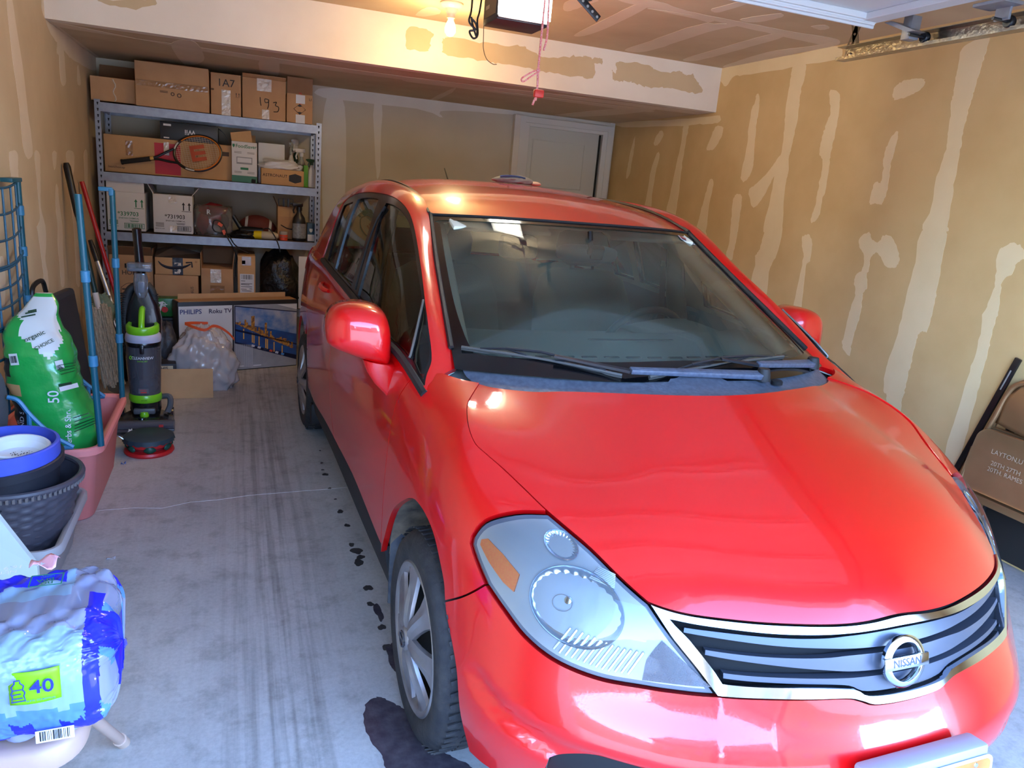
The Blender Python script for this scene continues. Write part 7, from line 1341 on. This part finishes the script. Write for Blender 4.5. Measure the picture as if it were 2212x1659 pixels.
def water_pack():
    t = thing('water_pack', 'shrink-wrapped pack of water bottles on the beige folding chair', 'water pack', (-.462, 1.415, .447), .06)
    HX, HY, HZ = .245, .145, .205; clear = thin_glass('pack_film_clear', (232, 236, 250), (0, 1.5), .34, (206, 214, 250), .05)
    def tf(nm, c, hz): return thin_glass(nm, (150, 160, 220), (0, 1.5), hz, c, .05)
    m_bl = tf('pack_film_blue', (36, 44, 214), .93); m_pl = tf('pack_film_pale', (136, 164, 190), .88); m_sky = tf('pack_film_sky', (88, 136, 196), .85); m_mid = tf('pack_film_mid', (84, 128, 232), .88)
    NA, NX = 230, 200; e = 5.
    def pos(a, u):   # a: round the section from bottom front over the top to bottom back, u: left to right
        x = -1+2*u; k = (1-abs(x)**9)**(1/4) if abs(x) < 1 else 0
        ph = -PI/2-.9+(2*PI-.0)*a; c, s_ = math.cos(ph), math.sin(ph)
        y = -abs(c)**(2/e)*(1 if c > 0 else -1); z = abs(s_)**(2/e)*(1 if s_ > 0 else -1)
        q = Vector((x*3.2, y*2.6, z*2.6)); w = 1+.035*_mn.noise(q*1.5)+.016*abs(_mn.noise(q*4))+.012*_mn.noise(q*9)
        zz = (z*k*w+1)*HZ/2
        # bottles push the film out from inside
        zz += .006*math.cos((x*HX)/.062*2*PI)*math.cos((y*HY)/.062*2*PI)*(z > .8)*k
        yy = y*k*w*HY*(1+.05*(zz/HZ)); return (x*HX*w, yy+.01*math.sin(zz*20+x*4), max(.001, zz))
    g = G(); g.grid(lambda b, a: pos(a, b), NX, NA); mi = []
    for f in g.f:
        c = np.mean([g.v[i] for i in f], axis=0); x, y, z = c; top = z > HZ*.86; m = 0
        if x > HX*.80: 
            s_ = math.sin(y*30+z*22); m = 1 if (.80*HX < x < .90*HX or s_ > .2) else (3 if s_ > -.4 else 0)
            if top and y > .03: m = 0
        elif top:
            yb = .045+.25*(x-.02)
            if y > .062+.10*max(0, x-.08) and x < .15: m = 1
            elif y > .020-.10*(x-.1) and x < .165: m = 1 if y > .30*(x+.10)+.005 and x < .08 else 2
            elif y > .000 and x < .155: m = 2
            elif y < -.100: m = 2
        else:
            if y < 0:
                tri = abs(((x*26+z*9) % 2)-1)
                lim = .045+.022*tri
                if z > lim+.03: m = 2
                elif z > lim: m = 3
                else: m = 4 if tri > .45 else 1
                if z < .018: m = 1
            else: m = 1
        mi.append(m)
    g.mi = mi; o = g.obj('shrink_film', [clear, m_bl, m_pl, m_sky, m_mid], t, 75)
    o.visible_shadow = True
    def pf(x, z, y=None, rot=0): return front(x, -HY*1.075 if y is None else y, z, rot) @ T(0, 0, 0, 0, 0, 0)
    def ptop(x, y, rot=0, dz=.024): return T(x, y, HZ+dz, 0, 0, rot)
    wi = mat('print_white', (226, 228, 232), .5); nav = mat('print_royal', (32, 44, 150), .5); grn = mat('print_teal_green', (20, 110, 88), .5)
    g = G(); g.grid(lambda a, b: (.135-.045+.075*a, -HY*1.09-.006*math.sin(PI*a), .105+.062*b), 6, 6); g.obj('count_label', mat('label_lime', (120, 196, 16), .45), t, 60, solid=.0015)
    g = G(); v, f = text_geo('40', .036, .014); g.add(v, f, pf(.139, .138, -HY*1.09-.0095)); v, f = text_geo('16.9 FL OZ BOTTLES', .0048, .004); g.add(v, f, pf(.136, .114, -HY*1.09-.0095)); g.obj('printed_text', nav, t, 0, fix=False)
    g = G(); g.tube([(x+.1045, -HY*1.09-.009, z) for x, z in ((-.004, .156), (-.004, .151), (-.009, .145), (-.007, .138), (-.010, .132), (-.008, .126), (-.010, .116), (.010, .116), (.008, .126), (.010, .132), (.007, .138), (.009, .145), (.004, .151), (.004, .156), (-.004, .156))], .0011, 5); [g.tube([(x0+.1045, -HY*1.09-.009, z), (x1+.1045, -HY*1.09-.009, z)], .0009, 5) for x0, x1, z in ((-.007, .007, .138), (-.008, .004, .130), (-.009, .006, .122))]; g.obj('bottle_pictogram', nav, t)
    g = G(); v, f = text_geo('40 - 16.9 FL OZ', .019, .004); g.add(v, f, ptop(.05, .098, PI+.05)); v, f = text_geo('NET 676', .016, .004); g.add(v, f, ptop(.04, .080, PI+.05)); g.obj('printed_text', wi, t, 0, fix=False)
    g = G(); v, f = text_geo('W', .085, .02); g.add(v, f, ptop(-.0, .045, PI+.1)); g.obj('printed_text', wi, t, 0, fix=False)
    g = G(); v, f = text_geo('no', .020, .012); g.add(v, f, ptop(.126, .020, PI+.1)); v, f = text_geo('BPA', .017, .012); g.add(v, f, ptop(.122, .034, PI+.1)); v, f = text_geo('USED*', .008, .006); g.add(v, f, ptop(.124, .047, PI+.1))
    for (x, y, w, h) in ((.124, .012, .052, .002), (.124, .053, .052, .002), (.098, .0325, .002, .042), (.150, .0325, .002, .042)): plate(g, ptop(x, y), w, h, .0008)
    g.obj('printed_mark', grn, t, 0, fix=False)
    g = G(); plate(g, pf(.15, .030, -HY*1.06), .058, .024, .001); g.obj('barcode_label', mat('paper_white', (228, 228, 226), .5), t, 0); g = G(); barcode(g, pf(.15, .031, -HY*1.06-.0014), .046, .019, 18, 9, .0004); g.obj('printed_barcode', m_ink, t, 0)['kind'] = 'stuff'
    mb = thin_glass('water_bottle_clear', (226, 232, 248), (0, 1.45), .5, (190, 202, 244), .04); cap = mat('bottle_cap_white', (214, 220, 240), .4); lb = mat('bottle_label_blue', (70, 92, 216), .45)
    first = None; M = t.matrix_basis
    for i in range(6):
        for j in range(4):
            x, y = -.17+.0655*i, -.098+.0655*j
            if first is None:
                b = thing('water_bottle', 'clear water bottle with a white cap inside the shrink-wrapped pack', 'bottle', (0, 0, 0), group='water bottles inside the pack')
                g = G(); g.lathe([(0, .002), (.026, .002), (.030, .008), (.030, .05), (.028, .055), (.030, .06), (.030, .125), (.024, .150), (.012, .172), (.0115, .178)], 18); g.obj('bottle_body', mb, b)
                g = G(); g.lathe([(.0305, .065), (.0305, .11)], 18); g.obj('bottle_label', lb, b); g = G(); v, f = text_geo('WATER', .017, .01); g.add([(.0312*math.cos(-PI/2+x/.0312), .0312*math.sin(-PI/2+x/.0312), .088+y) for x, y, _ in v], f); g.obj('printed_text', mat('print_white', (226, 228, 232), .5), b, 0, fix=False); g = G(); g.lathe([(.0135, .176), (.0138, .190), (.012, .192), (0, .192)], 18); g.obj('bottle_cap', cap, b); first = b; kids = list(b.children)
            else:
                b = first.copy(); COL.objects.link(b)
                for c in kids: d = c.copy(); d.parent = b; COL.objects.link(d)
            b.location = Matrix.Translation(t.location) @ Matrix.Rotation(.06, 4, 'Z') @ Vector((x, y, .0015)); b.rotation_euler = (0, 0, .06+i+j)
water_pack()
# ---------------------------------------------------------------- garage door opener, its cords and ropes
m_opgrey = mat('opener_black', (48, 48, 50), .5, bump=(40, .05)); m_opdk = mat('opener_side_brown', (84, 74, 60), .45)
def opener():
    t = thing('garage_door_opener', 'black garage door opener with a lit white lamp cover hanging from the ceiling', 'door opener', (1.163, 3.385, 2.150))
    g = G(); g.box((0, 0, .115), (.241, .20, .23), bev=.008); g.obj('housing', m_opgrey, t, 40)
    g = G(); g.box((-.1215, 0, .12), (.002, .17, .19)); g.obj('side_panel', m_opdk, t, 0)
    Ms = Matrix.Translation((-.1230, 0, .115)) @ Matrix.Rotation(-PI/2, 4, 'Z') @ Matrix.Rotation(PI/2, 4, 'X')
    g = G(); v, f = text_geo('LiftMaster', .034, .004); g.add(v, f, Ms @ T(0, .045, 0)); [plate(g, Ms @ T(-.02, .012-.012*q, 0), .10, .005, .0006) for q in range(2)]; plate(g, Ms @ T(-.03, -.05, 0), .05, .016, .0006)
    g.obj('printed_lettering', mat('opener_print', (176, 164, 140), .5), t, 0, fix=False)
    g = G(); g.grid(lambda a, b: (-.118+.242*b, -.103-.020*math.sin(PI*a)**.5*math.sin(PI*b)**.5, .022+.21*a), 16, 16)
    g.v += []; o = g.obj('lamp_cover', mat('lamp_cover_lit', (250, 250, 240), .4, emit=((255, 250, 236), OPENER_EMIT)), t, 60)
    g = G()
    for k in range(9): g.box((-.075+.022*k, -.1195, .045), (.004, .006, .016))
    g.obj('cover_slot', mat('slot_grey', (150, 150, 146), .6), t, 0)['kind'] = 'stuff'
    g = G(); g.box((.0, -.095, .012), (.236, .03, .012), bev=.004); g.obj('cover_lip', m_opgrey, t)
    g = G(); g.box((-.09, 0, .252), (.03, .18, .045)); g.box((.09, 0, .252), (.03, .18, .045)); g.obj('hanger_strap', mat('galvanised', (150, 150, 146), .4, .9, noise=(30, (110, 108, 104), .7)), t, 0)
    l = bpy.data.lights.new('opener_lamp', 'AREA'); l.shape = 'RECTANGLE'; l.size = .22; l.size_y = .19; l.energy = OPENER_W; l.color = (1, .96, .88)
    o = bpy.data.objects.new('opener_lamp', l); COL.objects.link(o); o.location = (1.166, 3.248, 2.27); o.rotation_euler = (PI/2, 0, 0)
opener()
# ---------------------------------------------------------------- opener cords and emergency rope
t = thing('release_rope', 'red and white emergency rope with a red handle hanging from the opener rail', 'rope', (1.107, 2.9, 2.40)); m_rope = mat('rope_red', (214, 92, 88), .8, noise=(240, (236, 190, 186), .9))
g = G(); g.tube([(0, 0, 0), (.0, 0, -.25), (-.003, 0, -.49), (.001, 0, -.555), (-.003, 0, -.60)], .0042, 6); g.obj('cord', m_rope, t)
g = G(); g.tube(smooth_path([(.012, .0, 0), (.017, .0, -.24), (.022, 0, -.36), (.013, 0, -.415)], 6), .004, 6); g.obj('cord', m_rope, t)
g = G(); g.tube(smooth_path([(-.002, 0, -.487), (-.03, 0, -.50), (-.066, 0, -.525), (-.060, 0, -.537), (-.03, 0, -.515), (-.002, 0, -.495)], 6), .0035, 6); g.sphere((-.002, 0, -.489), (.008, .008, .010), 10, 8); g.obj('knot_loop', m_rope, t)
g = G(); g.box((.008, 0, -.573), (.040, .022, .030), T(0, 0, 0, 0, .42, 0) @ T(.005, 0, .02) if 0 else None, bev=.006); g.obj('pull_handle', mat('handle_red', (206, 52, 40), .45), t); g = G(); g.tube(smooth_path([(0, 0, -.585), (-.008, 0, -.60), (-.014, 0, -.618)], 4), .0042, 6); g.obj('cord_tail', m_rope, t)
t = thing('opener_power_cord', 'black looped power cord hanging at the left of the door opener', 'cord', (1.005, 3.5, 2.425)); 
g = G(); P = [(-.014, 0, 0), (-.014, 0, -.20), (-.022, 0, -.26), (.010, 0, -.29), (-.016, .004, -.30), (.002, 0, -.327), (.022, 0, -.31), (.016, 0, -.25), (.024, 0, -.21), (.03, 0, -.12), (.02, 0, 0)]; g.tube(smooth_path(P, 6), .0045, 6); g.obj('cord_loop', m_cord, t); g = G(); g.tube(smooth_path([(-.012, .004, -.24), (-.002, .004, -.275), (.02, .003, -.32), (.014, .003, -.27), (-.012, .003, -.245)], 5), .0045, 6); g.obj('cord_bundle', m_cord, t)
t = thing('sensor_wire', 'thin dark wire dangling below the door opener', 'wire', (1.046, 3.48, 2.16)); g = G(); g.tube(smooth_path([(0, 0, 0), (.003, 0, -.06), (.007, 0, -.105), (.025, 0, -.143), (.055, 0, -.160), (.075, 0, -.159)], 6), .0018, 5); g.obj('wire', mat('wire_brown', (90, 70, 54), .6), t)
t = thing('perforated_bar', 'black perforated opener bar hanging at the top of the picture', 'bar', (1.30, 3.0, 2.255)); g = G(); g.box((0, 0, 0), (.185, .006, .030), T(.01, 0, -.05, 0, .62, 0), bev=.003); g.obj('arm_bar', m_blkp, t); g = G()
for k in range(6): g.lathe([(0, .0042), (.0055, .0042), (.0055, -.0042), (0, -.0042)], 10, T(.01, 0, -.05, 0, .62, 0) @ T(-.06+.028*k, 0, 0, PI/2))
g.obj('slot_hole', mat('slot_grey', (150, 150, 146), .6), t)['kind'] = 'stuff'
g = G(); g.tube([(.025, -.004, .17), (.022, -.004, 0), (.03, -.004, -.045)], .016, 8); g.obj('arm_strut', m_blkp, t)
g = G(); g.box((1.11, 1.65, 2.385), (.03, 2.9, .035)); r_ = g.obj('opener_rail', m_galv, None, 0); t = thing('opener_rail', 'steel opener rail running above the open door to the front wall', 'rail', (1.11, 1.55, 2.385)); r_.parent = t; r_.location = (-1.11, -1.55, -2.385); r_.name = 'rail_bar'
# ---------------------------------------------------------------- open sectional door overhead, its tracks
m_doorp = mat('door_panel_white', (206, 210, 212), .5, bump=(30, .04)); m_track = mat('track_steel', (146, 142, 134), .3, .9, noise=(26, (176, 168, 150), .6), bump=(40, .3))
def overhead_door():
    t = thing('garage_door', 'white sectional garage door rolled open overhead', 'garage door', (1.16, 1.6, 2.30))
    for k in range(4):
        y1 = 1.105-.535*k; y0 = y1-.525; z = -.0+.0*k
        g = G(); g.box((0, (y0+y1)/2, z), (2.70, y1-y0, .04), bev=.004); s = g.obj('door_section', m_doorp, t, 0)
        for x in (-1.33, -.45, .45, 1.33): g = G(); g.box((x*.985, (y0+y1)/2, z-.034), (.075, y1-y0-.03, .028), bev=.003); g.obj('stile', m_doorp, s, 0)
        for y in (y0+.018, y1-.018): g = G(); g.box((0, y, z-.032), (2.68, .034, .024), bev=.003); g.box((0, y, z-.047), (2.68, .010, .008)); g.obj('section_rail', m_doorp, s, 0)
    g = G(); g.box((0, 1.105, -.03), (2.70, .012, .075), bev=.003); g.box((0, 1.10, -.052), (2.68, .03, .012), bev=.003); g.obj('top_edge', m_doorp, t, 0)
    for sx in (-1, 1):
        g = G(); g.box((sx*1.42, .97, -.075), (.05, .045, .09), T(0, 0, 0), bev=.003); g.loft([[(sx*1.40+a, 1.05+b-.13*k, -.045-.055*k) for a, b in ((-.03, -.02), (.03, -.02), (.03, .02), (-.03, .02))] for k in (0, 1)]); g.obj('top_bracket', m_galv, t, 30)
        for y in (.935, .57): 
            g = G(); g.lathe([(0, -.012), (.018, -.012), (.022, -.004), (.022, .004), (.018, .012), (0, .012)], 18, T(sx*1.465, y, -.108, 0, PI/2)); g.tube([(sx*1.38, y, -.108), (sx*1.465, y, -.108)], .006, 8); g.obj('roller', m_blkp, t)
        g = G(); g.box((sx*1.39, .57, -.062), (.09, .13, .012), bev=.002); g.box((sx*1.425, .57, -.085), (.01, .06, .05), bev=.002); g.obj('hinge', m_galv, t, 0)
overhead_door()
def track(x, s, label):
    t = thing('door_track', label, 'track', (x, 1.6, 2.19)); g = G()
    g.box((s*.025, 0.0, 0), (.002, 2.84, .056)); g.box((0, 0.0, -.028), (.05, 2.84, .002)); g.box((s*.0, 0.0, .028), (.05, 2.84, .002)); g.box((-s*.025, 0, -.022), (.002, 2.84, .014)); g.obj('track_rail', m_track, t, 0)
    g = G(); g.lathe([(0, .008), (.006, .007), (.009, 0)], 10, T(s*.0235, 1.385, .0, 0, -s*PI/2)); g.tube([(s*.02, 1.385, 0), (s*.02, 1.40, 0)], .003, 6); g.obj('end_bolt', mat('bolt_steel', (210, 206, 196), .25, 1.), t)
    for y0, y1 in ((1.43, 1.36), (1.33, 1.41)):
        g = G(); g.box((0, 0, 0), (.003, .034, .215), T(s*.028, (y0+y1)/2, .125, math.atan2(y1-y0, .2))); st = g.obj('hanger_angle', mat('hanger_dark', (104, 98, 90), .45, .7), t, 0); g = G()
        for k in range(5): g.lathe([(0, .0022), (.005, .0022), (.005, -.0022), (0, -.0022)], 8, T(s*.028, (y0+y1)/2, .125, math.atan2(y1-y0, .2)) @ T(0, 0, -.08+.04*k, 0, PI/2))
        g.obj('bolt_hole', mat('hole_light', (190, 172, 146), .8), st, 0)['kind'] = 'stuff'
    return t
track(2.645, 1, 'galvanised door track hanging from the ceiling by the right wall'); track(-.325, -1, 'galvanised door track near the left side above the camera')
# ---------------------------------------------------------------- folding chairs by the right wall
m_brz = mat('chair_bronze', (166, 128, 88), .35, .55, noise=(6, (140, 106, 72), .6))
def metal_chair(x, y, label, lean, stencil):
    t = thing('folding_chair', label, 'chair', (x, y, .0), rot=(0, lean, 0))
    OUT = [(.33, .0), (.285, .36), (.235, .58), (.215, .66), (.195, .76), (.165, .82), (.10, .845), (0, .85)]
    P = smooth_path([(0, a, z) for a, z in OUT], 6); P = P+[Vector((0, -p.y, p.z)) for p in P[::-1][1:]]
    g = G(); g.tube(P, .0115, 10); g.obj('frame_tube', m_brz, t); 
    W = lambda z: np.interp(z, [q[1] for q in OUT], [q[0] for q in OUT])
    def sheet(nm, z0, z1, dx, bow, rt=.0, inw=.01):
        g = G(); g.grid(lambda a, b: (dx-bow*math.sin(PI*a)+.006*math.cos(2*PI*b), (2*a-1)*(W(z0+(z1-z0)*b)-inw)*(1-rt*max(0, b-.8)*2*.6), z0+(z1-z0)*b-(.02*math.sin(PI*a) if rt == 0 else 0)+(-.045*(2*a-1)**4*b if rt else 0)), 24, 10); return g.obj(nm, m_brz, t, 60, solid=.004)
    sheet('backrest', .632, .838, .002, .012); 
    # seat folded flat against the frame
    g = G(); g.loft([[( -.034+dx, a*k, z0+(z-z0)*k2) for a, z in OUTL] for dx, k, k2 in ((.018, 1, 1), (0, 1, 1), (-.004, .985, .99), (-.002, .96, .97))] if 0 else [[(dx, yy*k, .46+(zz-.46)*k) for yy, zz in [(p[0], p[1]) for p in rrs]] for dx, k in ((-.016, 1), (-.034, 1.0), (-.038, .985), (-.034, .95))]); g.obj('seat', m_brz, t, 50)
    g = G(); g.box((-.02, 0, .285), (.012, .50, .035), bev=.004); g.obj('cross_bar', m_brz, t)
    for s in (-1, 1): g = G(); g.tube([(-.02, s*.255, .50), (-.045, s*.275, .01)], .0105, 10); g.obj('leg', m_brz, t)
    for s in (-1, 1): g = G(); g.tube([(0, s*.33, .002), (0, s*.327, .03)], .0145, 10); g.obj('foot_cap', m_blkp, t)
    if stencil:
        Ms = Matrix.Translation((-.0395, .0, 0)) @ Matrix.Rotation(-PI/2, 4, 'Z') @ Matrix.Rotation(PI/2, 4, 'X'); g = G()
        for s, px, z, sz in (('LAYTON,UT', -.075, .515, .030), ('20TH 27TH', -.075, .465, .028), ('20TH. RAMES', -.07, .435, .028)): g = G(); v, f = text_geo(s, sz, -.004); g.add(v, f, Ms @ T(px, z, 0)); g.obj('stencilled_text', mat('stencil_faded', (186, 164, 134), .7), t, 0, fix=False)
    return t
rrs = [(c0+r_*math.cos(a), c1+r_*math.sin(a)) for c0, c1, q, r_ in ((.19, .545, 0, .06), (-.19, .545, PI/2, .06), (-.225, .36, PI, .045), (.225, .36, 1.5*PI, .045)) for a in [q+PI/2*k/5 for k in range(6)]]
metal_chair(3.14, 2.03, 'bronze metal folding chair with faded stencilled seat leaning by the right wall', .07, True)
metal_chair(3.205, 2.05, 'second bronze folding chair, stacked directly behind the stencilled one', .055, False)
t = thing('metal_bar', 'black metal bar leaning on the right wall behind the folding chairs', 'bar', (3.25, 2.50, 0), rot=(.25, .02, 0)); g = G(); g.box((0, 0, .475), (.014, .030, .95), bev=.003); g.obj('bar', m_blkp, t); g = G(); g.box((-.0075, 0, .84), (.002, .006, .10)); g.obj('slot', mat('slot_grey', (150, 150, 146), .6), t, 0)
t = thing('black_board', 'black edged board with white upper panel leaning behind the folding chairs', 'board', (3.262, 2.05, .02), rot=(0, .03, 0)); g = G(); g.box((0, 0, .33), (.012, .36, .66), bev=.005); g.obj('board', mat('board_black', (34, 33, 32), .5), t, 30); g = G(); g.box((-.007, .05, .595), (.004, .20, .085), bev=.0015); g.obj('white_panel', mat('board_white', (224, 222, 214), .5), t, 30); g = G(); g.tube([(p[0], p[1], p[2]) for p in [(-.004, .185, .0), (-.004, .185, .62), (-.004, .16, .66), (-.004, -.16, .66), (-.004, -.185, .62), (-.004, -.185, 0)]], .010, 8); g.obj('edge_trim', m_blkp, t)
# ---------------------------------------------------------------- soft item left on the car roof
t = thing('rolled_cloth', 'grey and blue soft bundle lying on the red car roof', 'cloth', (1.40, 3.90, 1.487), .03); _, g = lumpy('x', '', '', (0, 0, 0), (.105, .06, .028), None, 71, .25, .12, 40, 20, .55, parent=t); g.obj('cloth', mat('bundle_grey', (120, 128, 134), .8, noise=(16, (150, 150, 150), .7)), t, 70)
g = G(); g.tube(smooth_path([(-.09, -.03, .030), (-.05, -.045, .036), (.0, -.045, .036), (.05, -.035, .03)], 5), .007, 6); g.obj('blue_piping', mat('piping_blue', (60, 84, 130), .7), t); g = G(); g.sphere((.125, 0, .008), (.035, .03, .012), 14, 8); g.obj('pale_corner', mat('pale_pinkish', (220, 190, 172), .8), t)
